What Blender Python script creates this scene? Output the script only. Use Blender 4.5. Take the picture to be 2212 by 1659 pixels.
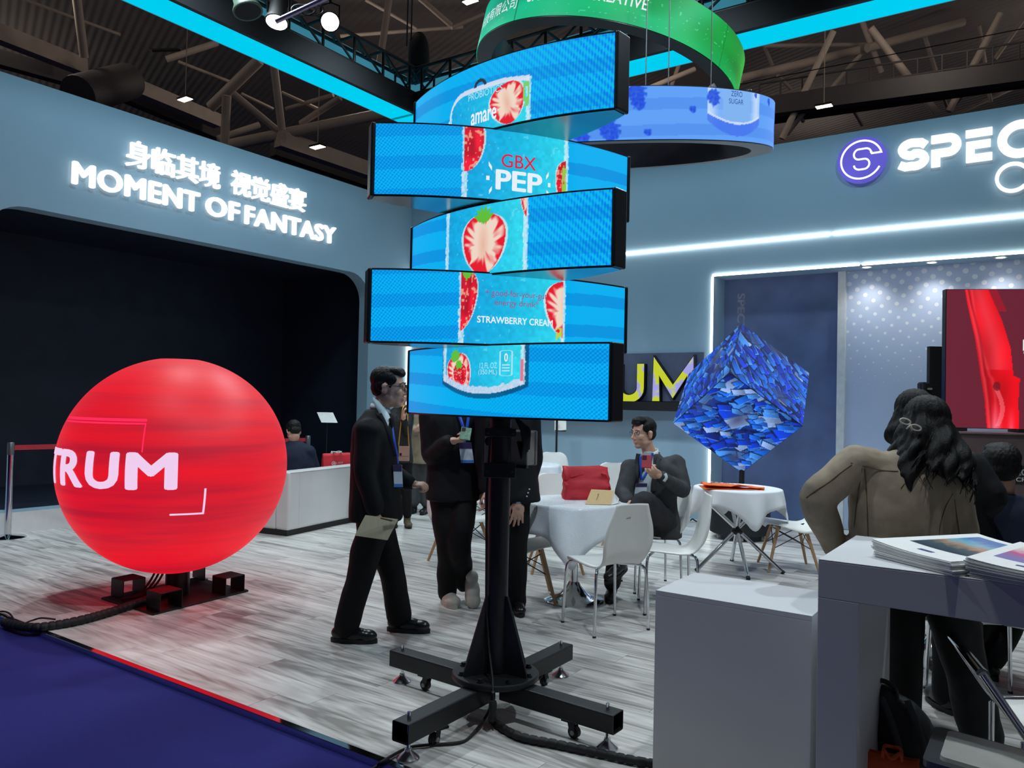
import bpy, math, random
import numpy as np
from mathutils import Vector, Matrix, noise as mnoise
from mathutils.geometry import tessellate_polygon

for o in list(bpy.data.objects):
    bpy.data.objects.remove(o)
SC = bpy.context.scene
COL = SC.collection
PI = math.pi
rnd = random.Random(7)

# ------------------------------------------------------------------ camera
FPX, CAMZ = 1700.0, 1.5
PITCH, ROLL = math.atan(35 / 1700), math.atan(0.0215)
_f = Vector((0, math.cos(PITCH), math.sin(PITCH)))
_u = Vector((0, -math.sin(PITCH), math.cos(PITCH)))
_r = Vector((1, 0, 0))
CR = _r * math.cos(ROLL) + _u * math.sin(ROLL)
CU = _u * math.cos(ROLL) - _r * math.sin(ROLL)
CF = _f
cam_d = bpy.data.cameras.new('camera')
cam_d.sensor_width = 36
cam_d.sensor_fit = 'HORIZONTAL'
cam_d.lens = 36 * FPX / 2212
cam_d.clip_end = 300
cam = bpy.data.objects.new('camera', cam_d)
COL.objects.link(cam)
cam.matrix_world = Matrix(((CR.x, CU.x, -CF.x, 0), (CR.y, CU.y, -CF.y, 0), (CR.z, CU.z, -CF.z, CAMZ), (0, 0, 0, 1)))
SC.camera = cam

# ------------------------------------------------------------------ colour management
SC.view_settings.view_transform = 'Standard'
SC.view_settings.look = 'None'
SC.view_settings.gamma = 1
SC.view_settings.use_curve_mapping = False
SC.view_settings.exposure = 0.0

# booth frame: origin = inner wall corner, a along the right wall, b along the left wall towards the aisle
BO = Vector((-1.754, 13.21, 0))
BANG = math.radians(-34.56)
BE = Vector((math.cos(BANG), math.sin(BANG), 0))
BN = Vector((math.sin(BANG), -math.cos(BANG), 0))


def BP(a, b, z=0.0):
    return BO + BE * a + BN * b + Vector((0, 0, z))


# ------------------------------------------------------------------ world + light
W = bpy.data.worlds.new('hall_air')
SC.world = W
W.use_nodes = True
W.node_tree.nodes['Background'].inputs[0].default_value = (0.75, 0.78, 0.86, 1)
W.node_tree.nodes['Background'].inputs[1].default_value = 0.08


def lamp_light(name, typ, loc, target, power, color, size=0.25, cone=100, blend=0.5):
    d = bpy.data.lights.new(name, typ)
    d.energy = power
    d.color = color
    if typ == 'SPOT':
        d.spot_size = math.radians(cone)
        d.spot_blend = blend
        d.shadow_soft_size = size
    elif typ == 'AREA':
        d.size = size
    o = bpy.data.objects.new(name, d)
    COL.objects.link(o)
    o.location = loc
    o.rotation_euler = (Vector(target) - Vector(loc)).to_track_quat('-Z', 'Y').to_euler()
    return o


WHITE = (0.88, 0.95, 1.0)
COOL = (0.76, 0.92, 1.0)
SPOTS = [  # booth (a, b), aim (a, b), watts
    ((2.5, 2.8), (3.6, 4.2), 360), ((2.5, 5.6), (4.4, 6.4), 370), ((4.2, 2.6), (4.6, 3.6), 370),
    ((7.4, 2.6), (7.2, 4.0), 420), ((9.6, 4.4), (6.6, 5.2), 430), ((8.8, 7.6), (5.6, 6.2), 400),
    ((5.2, 8.0), (4.6, 5.6), 330),
]
for i, (p, t, w) in enumerate(SPOTS):
    lamp_light('truss_spot_light', 'SPOT', BP(p[0], p[1], 5.9), BP(t[0], t[1], 0), w * 0.86, WHITE if i % 2 else COOL, 0.09, 105, 0.6)


# wall washers hung on the truss
for (p, t, w) in (((2.6, 3.0), (0.0, 3.0), 230), ((2.6, 5.4), (0.0, 5.2), 260), ((3.2, 2.8), (2.6, 0.0), 170), ((5.6, 2.8), (5.6, 0.0), 190), ((8.2, 2.8), (8.2, 0.0), 200)):
    lamp_light('wall_wash_light', 'SPOT', BP(p[0], p[1], 6.0), BP(t[0], t[1], 2.6), w * 0.5, (0.66, 0.88, 1.0), 0.2, 110, 0.9)


# the hall's own high-bay lamps, a coarse grid under the roof
for (x, y, z) in ((-13, 20, 12), (-5, 24, 11.5), (4, 22, 12), (11, 20, 11.5), (20, 26, 12), (-22, 30, 12), (0, 36, 12), (14, 38, 12), (-4, 12, 12.5), (7, 12, 12.5)):
    d = bpy.data.lights.new('high_bay_light', 'POINT')
    d.energy = 105
    d.color = (1.0, 0.86, 0.72)
    d.shadow_soft_size = 0.4
    o = bpy.data.objects.new('high_bay_light', d)
    COL.objects.link(o)
    o.location = (x, y, z)


# ------------------------------------------------------------------ materials
def S(r, g, b):
    f = lambda c: (c / 255 / 12.92) if c <= 10 else ((c / 255 + 0.055) / 1.055) ** 2.4
    return (f(r), f(g), f(b), 1)


def _mix(c, k):
    return (min(1, c[0] * k), min(1, c[1] * k), min(1, c[2] * k), 1)


MATS = {}


def mat(name, col, rough=0.5, metal=0.0, var=0.08, scale=12.0, bump=0.0, bscale=60.0, coat=0.0, spec=0.5, stretch=None):
    """principled material whose colour and relief come from noise nodes"""
    if name in MATS:
        return MATS[name]
    m = bpy.data.materials.new(name)
    m.use_nodes = True
    nt = m.node_tree
    p = nt.nodes['Principled BSDF']
    p.inputs['Roughness'].default_value = rough
    p.inputs['Metallic'].default_value = metal
    p.inputs['Coat Weight'].default_value = coat
    p.inputs['Specular IOR Level'].default_value = spec
    tc = nt.nodes.new('ShaderNodeTexCoord')
    vec = tc.outputs['Object']
    if stretch:
        mp = nt.nodes.new('ShaderNodeMapping')
        mp.inputs['Scale'].default_value = stretch
        nt.links.new(vec, mp.inputs['Vector'])
        vec = mp.outputs['Vector']
    n = nt.nodes.new('ShaderNodeTexNoise')
    n.inputs['Scale'].default_value = scale
    n.inputs['Detail'].default_value = 4
    nt.links.new(vec, n.inputs['Vector'])
    r = nt.nodes.new('ShaderNodeValToRGB')
    r.color_ramp.elements[0].position = 0.3
    r.color_ramp.elements[1].position = 0.7
    r.color_ramp.elements[0].color = _mix(col, 1 - var)
    r.color_ramp.elements[1].color = _mix(col, 1 + var)
    nt.links.new(n.outputs['Fac'], r.inputs['Fac'])
    nt.links.new(r.outputs['Color'], p.inputs['Base Color'])
    if bump:
        n2 = nt.nodes.new('ShaderNodeTexNoise')
        n2.inputs['Scale'].default_value = bscale
        n2.inputs['Detail'].default_value = 3
        nt.links.new(vec, n2.inputs['Vector'])
        b = nt.nodes.new('ShaderNodeBump')
        b.inputs['Strength'].default_value = bump
        b.inputs['Distance'].default_value = 0.01
        nt.links.new(n2.outputs['Fac'], b.inputs['Height'])
        nt.links.new(b.outputs['Normal'], p.inputs['Normal'])
    MATS[name] = m
    return m


def emit(name, col, strength=1.0, var=0.04, scale=6.0):
    if name in MATS:
        return MATS[name]
    m = bpy.data.materials.new(name)
    m.use_nodes = True
    nt = m.node_tree
    nt.nodes.clear()
    out = nt.nodes.new('ShaderNodeOutputMaterial')
    e = nt.nodes.new('ShaderNodeEmission')
    tc = nt.nodes.new('ShaderNodeTexCoord')
    n = nt.nodes.new('ShaderNodeTexNoise')
    n.inputs['Scale'].default_value = scale
    r = nt.nodes.new('ShaderNodeValToRGB')
    r.color_ramp.elements[0].color = _mix(col, 1 - var)
    r.color_ramp.elements[1].color = _mix(col, 1 + var)
    e.inputs['Strength'].default_value = strength
    nt.links.new(tc.outputs['Object'], n.inputs['Vector'])
    nt.links.new(n.outputs['Fac'], r.inputs['Fac'])
    nt.links.new(r.outputs['Color'], e.inputs['Color'])
    nt.links.new(e.outputs[0], out.inputs[0])
    MATS[name] = m
    return m


def screen_mat(name, strength=1.0, gloss=0.12):
    """LED face: every pixel of the picture is a colour stored on the panel's own grid"""
    if name in MATS:
        return MATS[name]
    m = bpy.data.materials.new(name)
    m.use_nodes = True
    nt = m.node_tree
    p = nt.nodes['Principled BSDF']
    p.inputs['Base Color'].default_value = (0.01, 0.01, 0.012, 1)
    p.inputs['Roughness'].default_value = 0.45
    a = nt.nodes.new('ShaderNodeVertexColor')
    a.layer_name = 'picture'
    nt.links.new(a.outputs['Color'], p.inputs['Emission Color'])
    p.inputs['Emission Strength'].default_value = strength
    p.inputs['Specular IOR Level'].default_value = gloss
    MATS[name] = m
    return m


# ------------------------------------------------------------------ mesh helpers
def new_obj(name, me, parent=None):
    o = bpy.data.objects.new(name, me)
    COL.objects.link(o)
    if parent is not None:
        o.parent = parent
    return o


def tag(o, label=None, cat=None, group=None, kind=None):
    if label:
        o['label'] = label
    if cat:
        o['category'] = cat
    if group:
        o['group'] = group
    if kind:
        o['kind'] = kind
    return o


def thing(name, label, cat, loc=(0, 0, 0), rz=0.0, group=None):
    o = bpy.data.objects.new(name, None)
    o.empty_display_size = 0.1
    COL.objects.link(o)
    o.location = loc
    o.rotation_euler = (0, 0, rz)
    return tag(o, label, cat, group)


def copy_tree(o, parent=None):
    c = o.copy()
    COL.objects.link(c)
    c.parent = parent
    for ch in list(o.children):
        copy_tree(ch, c)
    return c


def frame(fwd, up=(0, 0, 1)):
    """3x3 with columns x (side), y (fwd), z (up-ish)"""
    y = Vector(fwd).normalized()
    x = y.cross(Vector(up))
    if x.length < 1e-6:
        x = y.cross(Vector((1, 0, 0)))
    x.normalize()
    z = x.cross(y)
    return Matrix((x, y, z)).transposed()


class MB:
    def __init__(self):
        self.v = []
        self.f = []

    def add(self, vs, fs):
        k = len(self.v)
        self.v.extend([tuple(p) for p in vs])
        self.f.extend([tuple(i + k for i in f) for f in fs])
        return self

    def box(self, c, s, R=None):
        c = Vector(c)
        h = Vector(s) / 2
        vs = []
        for x, y, z in ((-1, -1, -1), (1, -1, -1), (1, 1, -1), (-1, 1, -1), (-1, -1, 1), (1, -1, 1), (1, 1, 1), (-1, 1, 1)):
            p = Vector((x * h.x, y * h.y, z * h.z))
            vs.append(c + (R @ p if R else p))
        return self.add(vs, [(0, 3, 2, 1), (4, 5, 6, 7), (0, 1, 5, 4), (1, 2, 6, 5), (2, 3, 7, 6), (3, 0, 4, 7)])

    def bar(self, p0, p1, w, h, up=(0, 0, 1)):
        p0, p1 = Vector(p0), Vector(p1)
        d = p1 - p0
        return self.box((p0 + p1) / 2, (w, d.length, h), frame(d, up))

    def cyl(self, p0, p1, r0, r1=None, n=14):
        r1 = r0 if r1 is None else r1
        p0, p1 = Vector(p0), Vector(p1)
        F = frame(p1 - p0)
        x, z = F.col[0], F.col[2]
        vs = []
        for p, r in ((p0, r0), (p1, r1)):
            for i in range(n):
                t = 2 * PI * i / n
                vs.append(p + x * (r * math.cos(t)) + z * (r * math.sin(t)))
        fs = [(i, (i + 1) % n, n + (i + 1) % n, n + i) for i in range(n)]
        fs += [tuple(range(n - 1, -1, -1)), tuple(range(n, 2 * n))]
        return self.add(vs, fs)

    def tube(self, pts, r, n=8, closed=False, flat=1.0):
        pts = [Vector(p) for p in pts]
        m = len(pts)
        rs = r if isinstance(r, (list, tuple)) else [r] * m
        vs = []
        up = None
        for i, p in enumerate(pts):
            a = pts[i - 1] if (i > 0 or closed) else p
            b = pts[(i + 1) % m] if (i < m - 1 or closed) else p
            d = (b - a).normalized()
            if up is None:
                up = Vector((0, 0, 1)) if abs(d.z) < 0.9 else Vector((1, 0, 0))
            x = d.cross(up).normalized()
            z = x.cross(d)
            up = z
            for j in range(n):
                t = 2 * PI * j / n
                vs.append(p + x * (rs[i] * math.cos(t)) + z * (rs[i] * flat * math.sin(t)))
        fs = []
        for i in range(m if closed else m - 1):
            for j in range(n):
                a, b = i * n + j, i * n + (j + 1) % n
                c, d = ((i + 1) % m) * n + (j + 1) % n, ((i + 1) % m) * n + j
                fs.append((a, b, c, d))
        if not closed:
            fs += [tuple(range(n - 1, -1, -1)), tuple(range((m - 1) * n, m * n))]
        return self.add(vs, fs)

    def lathe(self, prof, n=24, c=(0, 0, 0), sx=1.0, sy=1.0):
        c = Vector(c)
        vs = []
        for r, z in prof:
            for i in range(n):
                t = 2 * PI * i / n
                vs.append(c + Vector((r * sx * math.cos(t), r * sy * math.sin(t), z)))
        fs = []
        for k in range(len(prof) - 1):
            for i in range(n):
                a, b = k * n + i, k * n + (i + 1) % n
                fs.append((a, b, b + n, a + n))
        fs += [tuple(range(n - 1, -1, -1)), tuple(range((len(prof) - 1) * n, len(prof) * n))]
        return self.add(vs, fs)

    def loft(self, secs, caps=True):
        n = len(secs[0])
        vs = [p for s in secs for p in s]
        fs = []
        for k in range(len(secs) - 1):
            for i in range(n):
                a, b = k * n + i, k * n + (i + 1) % n
                fs.append((a, b, b + n, a + n))
        if caps:
            fs += [tuple(range(n - 1, -1, -1)), tuple(range((len(secs) - 1) * n, len(secs) * n))]
        return self.add(vs, fs)

    def sheet(self, grid):
        """open surface from rows of points"""
        nu = len(grid[0])
        vs = [p for row in grid for p in row]
        fs = []
        for j in range(len(grid) - 1):
            for i in range(nu - 1):
                a = j * nu + i
                fs.append((a, a + 1, a + nu + 1, a + nu))
        return self.add(vs, fs)

    def ell(self, c, r, R=None, nu=14, nv=9):
        c = Vector(c)
        vs = []
        for j in range(nv + 1):
            ph = -PI / 2 + PI * j / nv
            for i in range(nu):
                t = 2 * PI * i / nu
                cz = max(1e-3, math.cos(ph))
                p = Vector((r[0] * cz * math.cos(t), r[1] * cz * math.sin(t), r[2] * math.sin(ph)))
                vs.append(c + (R @ p if R else p))
        fs = []
        for j in range(nv):
            for i in range(nu):
                a, b = j * nu + i, j * nu + (i + 1) % nu
                fs.append((a, b, b + nu, a + nu))
        fs += [tuple(range(nu - 1, -1, -1)), tuple(range(nv * nu, (nv + 1) * nu))]
        return self.add(vs, fs)

    def prism(self, outer, holes, M, t0, t1):
        """2-D polygon with holes, extruded along the third axis; M maps (u, v, w) to a point"""
        loops = [outer] + list(holes)
        flat = [p for lp in loops for p in lp]
        tris = tessellate_polygon([[Vector((p[0], p[1], 0)) for p in lp] for lp in loops])
        k = len(flat)
        vs = [M(p[0], p[1], t0) for p in flat] + [M(p[0], p[1], t1) for p in flat]
        fs = []
        for a, b, c in tris:
            fs.append((a, b, c))
            fs.append((c + k, b + k, a + k))
        s = 0
        for lp in loops:
            for i in range(len(lp)):
                a, b = s + i, s + (i + 1) % len(lp)
                fs.append((a, b, b + k, a + k))
            s += len(lp)
        return self.add(vs, fs)

    def mesh(self, name, m=None, smooth=None):
        me = bpy.data.meshes.new(name)
        me.from_pydata(self.v, [], self.f)
        me.update()
        if m:
            me.materials.append(m)
        if smooth is not None:
            me.polygons.foreach_set('use_smooth', [True] * len(me.polygons))
            if smooth < 180:
                me.set_sharp_from_angle(angle=math.radians(smooth))
        return me

    def build(self, name, m, parent=None, smooth=None, bevel=0.0, seg=2, thick=0.0, sub=0):
        me = self.mesh(name, m, smooth)
        o = new_obj(name, me, parent)
        if thick:
            s = o.modifiers.new('shell', 'SOLIDIFY')
            s.thickness = thick
            s.offset = 0
        if bevel:
            b = o.modifiers.new('edge', 'BEVEL')
            b.width = bevel
            b.segments = seg
            b.limit_method = 'ANGLE'
        if sub:
            s = o.modifiers.new('round', 'SUBSURF')
            s.levels = sub
            s.render_levels = sub
        return o


def fix_normals(o):
    import bmesh
    bm = bmesh.new()
    bm.from_mesh(o.data)
    bmesh.ops.recalc_face_normals(bm, faces=bm.faces)
    bm.to_mesh(o.data)
    bm.free()
    return o


def rrect(x0, y0, x1, y1, r, n=6):
    out = []
    for cx, cy, a in ((x1 - r, y1 - r, 0), (x0 + r, y1 - r, 90), (x0 + r, y0 + r, 180), (x1 - r, y0 + r, 270)):
        for i in range(n + 1):
            t = math.radians(a + 90 * i / n)
            out.append((cx + r * math.cos(t), cy + r * math.sin(t)))
    return out


def text_geo(s, size=1.0, depth=0.0, bold=0.0, align='LEFT', spacing=1.0, sx=1.0):
    """letters as (verts, faces): x right, y up, z = depth"""
    cu = bpy.data.curves.new('lettering', 'FONT')
    cu.body = s
    cu.size = size
    cu.extrude = depth / 2
    cu.align_x = align
    cu.space_character = spacing
    cu.resolution_u = 4
    ob = bpy.data.objects.new('lettering', cu)
    COL.objects.link(ob)
    dg = bpy.context.evaluated_depsgraph_get()
    me = bpy.data.meshes.new_from_object(ob.evaluated_get(dg))
    v = np.array([tuple(p.co) for p in me.vertices])
    f = [tuple(p.vertices) for p in me.polygons]
    bpy.data.objects.remove(ob)
    bpy.data.curves.remove(cu)
    bpy.data.meshes.remove(me)
    if len(v):
        v[:, 0] *= sx
    if bold and len(v):
        n0, f0 = len(v), list(f)
        w = [v]
        for i, (dx, dy) in enumerate(((1, 0), (-1, 0), (0, .7), (0, -.7), (.7, .5), (-.7, .5), (.7, -.5), (-.7, -.5))):
            w.append(v + np.array([dx * bold, dy * bold, 0.0]))
            f += [tuple(q + n0 * (i + 1) for q in p) for p in f0]
        v = np.concatenate(w)
    return v, f


def text_fit(s, x0, x1, y0, y1, depth=0.0, bold=0.0, spacing=1.0):
    """lettering scaled to fill a box exactly"""
    v, f = text_geo(s, 1.0, 0.02 if depth else 0.0, bold, 'LEFT', spacing)
    lo, hi = v.min(0), v.max(0)
    v[:, 0] = x0 + (v[:, 0] - lo[0]) / (hi[0] - lo[0]) * (x1 - x0)
    v[:, 1] = y0 + (v[:, 1] - lo[1]) / (hi[1] - lo[1]) * (y1 - y0)
    if depth:
        v[:, 2] = (v[:, 2] - lo[2]) / (hi[2] - lo[2]) * depth
    return v, f


def text_obj(name, vf, fn, m, parent):
    mb = MB()
    mb.add([fn(*p) for p in vf[0]], vf[1])
    return mb.build(name, m, parent)


def remesh(mb, voxel, smooth_it=3, fac=0.5):
    """weld overlapping closed shapes into one continuous skin; returns (verts, faces)"""
    me = mb.mesh('weld')
    ob = bpy.data.objects.new('weld', me)
    COL.objects.link(ob)
    r = ob.modifiers.new('r', 'REMESH')
    r.mode = 'VOXEL'
    r.voxel_size = voxel
    if smooth_it:
        s = ob.modifiers.new('s', 'SMOOTH')
        s.factor = fac
        s.iterations = smooth_it
    dg = bpy.context.evaluated_depsgraph_get()
    m2 = bpy.data.meshes.new_from_object(ob.evaluated_get(dg))
    v = np.empty(len(m2.vertices) * 3)
    m2.vertices.foreach_get('co', v)
    f = [tuple(p.vertices) for p in m2.polygons]
    bpy.data.objects.remove(ob)
    bpy.data.meshes.remove(me)
    bpy.data.meshes.remove(m2)
    return v.reshape(-1, 3), f


def srgb2lin(c):
    c = np.clip(c, 0, 1)
    return np.where(c <= 0.04045, c / 12.92, ((c + 0.055) / 1.055) ** 2.4)


def picture_mesh(name, nu, nv, pos, paint, m, parent):
    """LED face with nu x nv pixels; pos(U, V) -> xyz arrays, paint(U, V) -> sRGB 0..1"""
    u, v = np.meshgrid(np.linspace(0, 1, nu), np.linspace(0, 1, nv))
    P = np.stack(pos(u, v), -1).reshape(-1, 3)
    idx = np.arange(nu * nv).reshape(nv, nu)
    F = np.stack([idx[:-1, :-1], idx[:-1, 1:], idx[1:, 1:], idx[1:, :-1]], -1).reshape(-1, 4)
    me = bpy.data.meshes.new(name)
    me.vertices.add(len(P))
    me.vertices.foreach_set('co', P.ravel())
    me.loops.add(F.size)
    me.loops.foreach_set('vertex_index', F.ravel().astype(np.int32))
    me.polygons.add(len(F))
    me.polygons.foreach_set('loop_start', np.arange(0, F.size, 4, dtype=np.int32))
    me.update(calc_edges=True)
    ca = me.color_attributes.new('picture', 'FLOAT_COLOR', 'POINT')
    rgb = srgb2lin(paint(u, v).reshape(-1, 3))
    ca.data.foreach_set('color', np.c_[rgb, np.ones(len(rgb))].ravel().astype(np.float32))
    me.polygons.foreach_set('use_smooth', [True] * len(F))
    me.materials.append(m)
    return new_obj(name, me, parent)


def vnoise(x, y, seed=0):
    """cheap value noise on arrays"""
    xi, yi = np.floor(x).astype(np.int64), np.floor(y).astype(np.int64)
    xf, yf = x - xi, y - yi

    def h(i, j):
        n = (i * 374761393 + j * 668265263 + seed * 974634777) & 0xffffffff
        n = ((n ^ (n >> 13)) * 1274126177) & 0xffffffff
        return ((n ^ (n >> 16)) & 0xffff) / 65535.0
    sx, sy = xf * xf * (3 - 2 * xf), yf * yf * (3 - 2 * yf)
    return (h(xi, yi) * (1 - sx) + h(xi + 1, yi) * sx) * (1 - sy) + (h(xi, yi + 1) * (1 - sx) + h(xi + 1, yi + 1) * sx) * sy


def PX(x, y, Y):
    """point at depth Y that a survey of the photograph puts at pixel (x, y)"""
    d = CF + CR * ((x - 1106) / FPX) - CU * ((y - 829.5) / FPX)
    return Vector((0, 0, CAMZ)) + d * (Y / d.y)


def PG(x, y, z=0.0):
    d = CF + CR * ((x - 1106) / FPX) - CU * ((y - 829.5) / FPX)
    return Vector((0, 0, CAMZ)) + d * ((z - CAMZ) / d.z)


# shared materials
M_BLACK = mat('black_powder_coat', S(28, 30, 34), 0.45, 0.2, 0.15, 40, 0.05, 200)
M_BLACKM = mat('black_matte', S(16, 17, 20), 0.7, 0, 0.15, 30)
M_CHROME = mat('polished_chrome', S(215, 218, 222), 0.08, 1.0, 0.03, 8)
M_WHITEP = mat('white_plastic', S(232, 232, 228), 0.32, 0, 0.02, 6)
M_RUBBER = mat('black_rubber', S(20, 20, 22), 0.65, 0, 0.1, 60)
# ------------------------------------------------------------------ floor, carpet, trim
def wood_mat():
    m = bpy.data.materials.new('grey_oak_vinyl')
    m.use_nodes = True
    nt = m.node_tree
    p = nt.nodes['Principled BSDF']
    tc = nt.nodes.new('ShaderNodeTexCoord')
    oi = nt.nodes.new('ShaderNodeObjectInfo')
    off = nt.nodes.new('ShaderNodeVectorMath')
    off.operation = 'SCALE'
    off.inputs[0].default_value = (37.0, 11.0, 5.0)
    nt.links.new(oi.outputs['Random'], off.inputs['Scale'])
    addv = nt.nodes.new('ShaderNodeVectorMath')
    nt.links.new(tc.outputs['Object'], addv.inputs[0])
    nt.links.new(off.outputs[0], addv.inputs[1])
    mp = nt.nodes.new('ShaderNodeMapping')
    mp.inputs['Scale'].default_value = (0.9, 11, 1)
    nt.links.new(addv.outputs[0], mp.inputs['Vector'])
    n1 = nt.nodes.new('ShaderNodeTexNoise')
    n1.inputs['Scale'].default_value = 1.3
    n1.inputs['Detail'].default_value = 6
    n1.inputs['Roughness'].default_value = 0.55
    n1.inputs['Distortion'].default_value = 0.25
    nt.links.new(mp.outputs[0], n1.inputs['Vector'])
    # cathedral figure: long rings centred somewhere on each plank
    off2 = nt.nodes.new('ShaderNodeVectorMath')
    off2.operation = 'MULTIPLY_ADD'
    off2.inputs[1].default_value = (1.3, 0.11, 0.0)
    off2.inputs[2].default_value = (-0.65, -0.055, 0.0)
    nt.links.new(oi.outputs['Random'], off2.inputs[0])
    add2 = nt.nodes.new('ShaderNodeVectorMath')
    nt.links.new(tc.outputs['Object'], add2.inputs[0])
    nt.links.new(off2.outputs[0], add2.inputs[1])
    mp2 = nt.nodes.new('ShaderNodeMapping')
    mp2.inputs['Scale'].default_value = (0.13, 1.0, 1)
    nt.links.new(add2.outputs[0], mp2.inputs['Vector'])
    wv = nt.nodes.new('ShaderNodeTexWave')
    wv.wave_type = 'RINGS'
    wv.rings_direction = 'Z'
    wv.inputs['Scale'].default_value = 11.0
    wv.inputs['Distortion'].default_value = 3.0
    wv.inputs['Detail'].default_value = 2
    wv.inputs['Detail Scale'].default_value = 1.5
    nt.links.new(mp2.outputs[0], wv.inputs['Vector'])
    mx = nt.nodes.new('ShaderNodeMix')
    mx.data_type = 'FLOAT'
    mx.inputs[0].default_value = 0.08
    nt.links.new(n1.outputs['Fac'], mx.inputs[2])
    nt.links.new(wv.outputs['Fac'], mx.inputs[3])
    tone = nt.nodes.new('ShaderNodeMath')
    tone.operation = 'MULTIPLY_ADD'
    tone.inputs[1].default_value = 0.12
    nt.links.new(oi.outputs['Random'], tone.inputs[0])
    nt.links.new(mx.outputs[0], tone.inputs[2])
    sub = nt.nodes.new('ShaderNodeMath')
    sub.operation = 'SUBTRACT'
    sub.inputs[1].default_value = 0.06
    nt.links.new(tone.outputs[0], sub.inputs[0])
    r = nt.nodes.new('ShaderNodeValToRGB')
    e = r.color_ramp.elements
    e[0].position, e[0].color = 0.33, S(140, 137, 133)
    e[1].position, e[1].color = 0.66, S(222, 220, 215)
    x = e.new(0.47)
    x.color = S(192, 189, 184)
    nt.links.new(sub.outputs[0], r.inputs['Fac'])
    nt.links.new(r.outputs['Color'], p.inputs['Base Color'])
    p.inputs['Roughness'].default_value = 0.36
    b = nt.nodes.new('ShaderNodeBump')
    b.inputs['Strength'].default_value = 0.12
    b.inputs['Distance'].default_value = 0.002
    nt.links.new(mx.outputs[0], b.inputs['Height'])
    nt.links.new(b.outputs['Normal'], p.inputs['Normal'])
    return m


M_WOOD = wood_mat()
FRONT = 7.475
mb = MB()
mb.prism([(-3.2, -0.5), (11, -0.5), (11, FRONT - 0.002), (-3.2, FRONT - 0.002)], [], lambda a, b, w: BP(a, b, w), -0.028, -0.005)
floor = tag(mb.build('floor', mat('floor_underlay', S(90, 88, 85), 0.6)), kind='structure')
PW, PL = 0.187, 1.25
mb = MB()
mb.box((0, 0, -0.0028), (PL - 0.0022, PW - 0.0018, 0.0056))
plank_me = mb.mesh('plank', M_WOOD)
planks = []
row = 0
b = FRONT - 0.036 - PW / 2
while b > -0.45:
    a = -0.1 - rnd.random() * PL
    while a < 9.6:
        planks.append((a + PL / 2, b))
        a += PL
    b -= PW
    row += 1
camab = (Vector((0, 0, 0)) - BO)
ca, cb = camab.dot(BE), camab.dot(BN)
planks.sort(key=lambda q: (q[0] - ca) ** 2 + (q[1] - cb) ** 2)
far = MB()
for i, (a, b) in enumerate(planks):
    if i < 300:
        o = new_obj('plank', plank_me, floor)
        o.location = BP(a, b, 0)
        o.rotation_euler = (0, 0, BANG)
    else:
        far.box(BP(a, b, -0.0028), (PL - 0.0022, PW - 0.0018, 0.0056), Matrix.Rotation(BANG, 3, 'Z'))
tag(far.build('far_planks', M_WOOD, floor), kind='stuff')

mb = MB()
mb.add([(-40, -40, -0.032), (40, -40, -0.032), (40, 60, -0.032), (-40, 60, -0.032)], [(0, 1, 2, 3)])
tag(mb.build('ground', mat('blue_needle_carpet', S(28, 28, 116), 0.95, 0, 0.22, 260, 0.5, 900)), kind='structure')

trim = MB()
prof = [(FRONT - 0.034, 0.001), (FRONT, 0.001), (FRONT + 0.002, -0.001), (FRONT + 0.002, -0.031), (FRONT, -0.031), (FRONT, -0.002), (FRONT - 0.034, -0.002)]
trim.loft([[BP(-3.0, b, z) for b, z in prof], [BP(11, b, z) for b, z in prof]])
tag(fix_normals(trim.build('trim_1', mat('mirror_edge_trim', S(200, 202, 205), 0.06, 1.0, 0.02, 3))), kind='structure')

# ------------------------------------------------------------------ left wall with the wide dark opening
M_WALL = mat('painted_booth_wall', S(158, 188, 205), 0.55, 0, 0.025, 1.1)
ZT = 4.767
OP = rrect(0.94, 0.22, 6.42, 3.427, 0.42, 8)
mb = MB()
mb.prism([(0, 0), (9.5, 0), (9.5, ZT), (0, ZT)], [OP], lambda u, v, w: BP(w, u, v), -0.22, 0.0)
wall_left = tag(fix_normals(mb.build('wall_left', M_WALL)), kind='structure')
M_VOID = mat('unlit_black_screen', S(34, 42, 60), 0.6, 0, 0.2, 3)
mb = MB()
a0, a1 = -2.6, -0.221
for q in ([(a1, .5, .2), (a0, .5, .2), (a0, 7.2, .2), (a1, 7.2, .2)], [(a0, .5, .2), (a0, .5, 3.6), (a0, 7.2, 3.6), (a0, 7.2, .2)],
          [(a1, .5, 3.6), (a0, .5, 3.6), (a0, .5, .2), (a1, .5, .2)], [(a1, 7.2, .2), (a0, 7.2, .2), (a0, 7.2, 3.6), (a1, 7.2, 3.6)],
          [(a0, .5, 3.6), (a1, .5, 3.6), (a1, 7.2, 3.6), (a0, 7.2, 3.6)]):
    k = len(mb.v)
    mb.add([BP(*p) for p in q], [(0, 1, 2, 3)])
tag(mb.build('wall_recess', M_VOID), kind='structure')
mb = MB()
mb.box(BP(0.012, 4.7, 0.11), (0.03, 9.5, 0.22), Matrix.Rotation(BANG, 3, 'Z'))
tag(mb.build('baseboard_left', mat('white_plinth', S(205, 205, 205), 0.5, 0, 0.03)), kind='structure')

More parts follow.
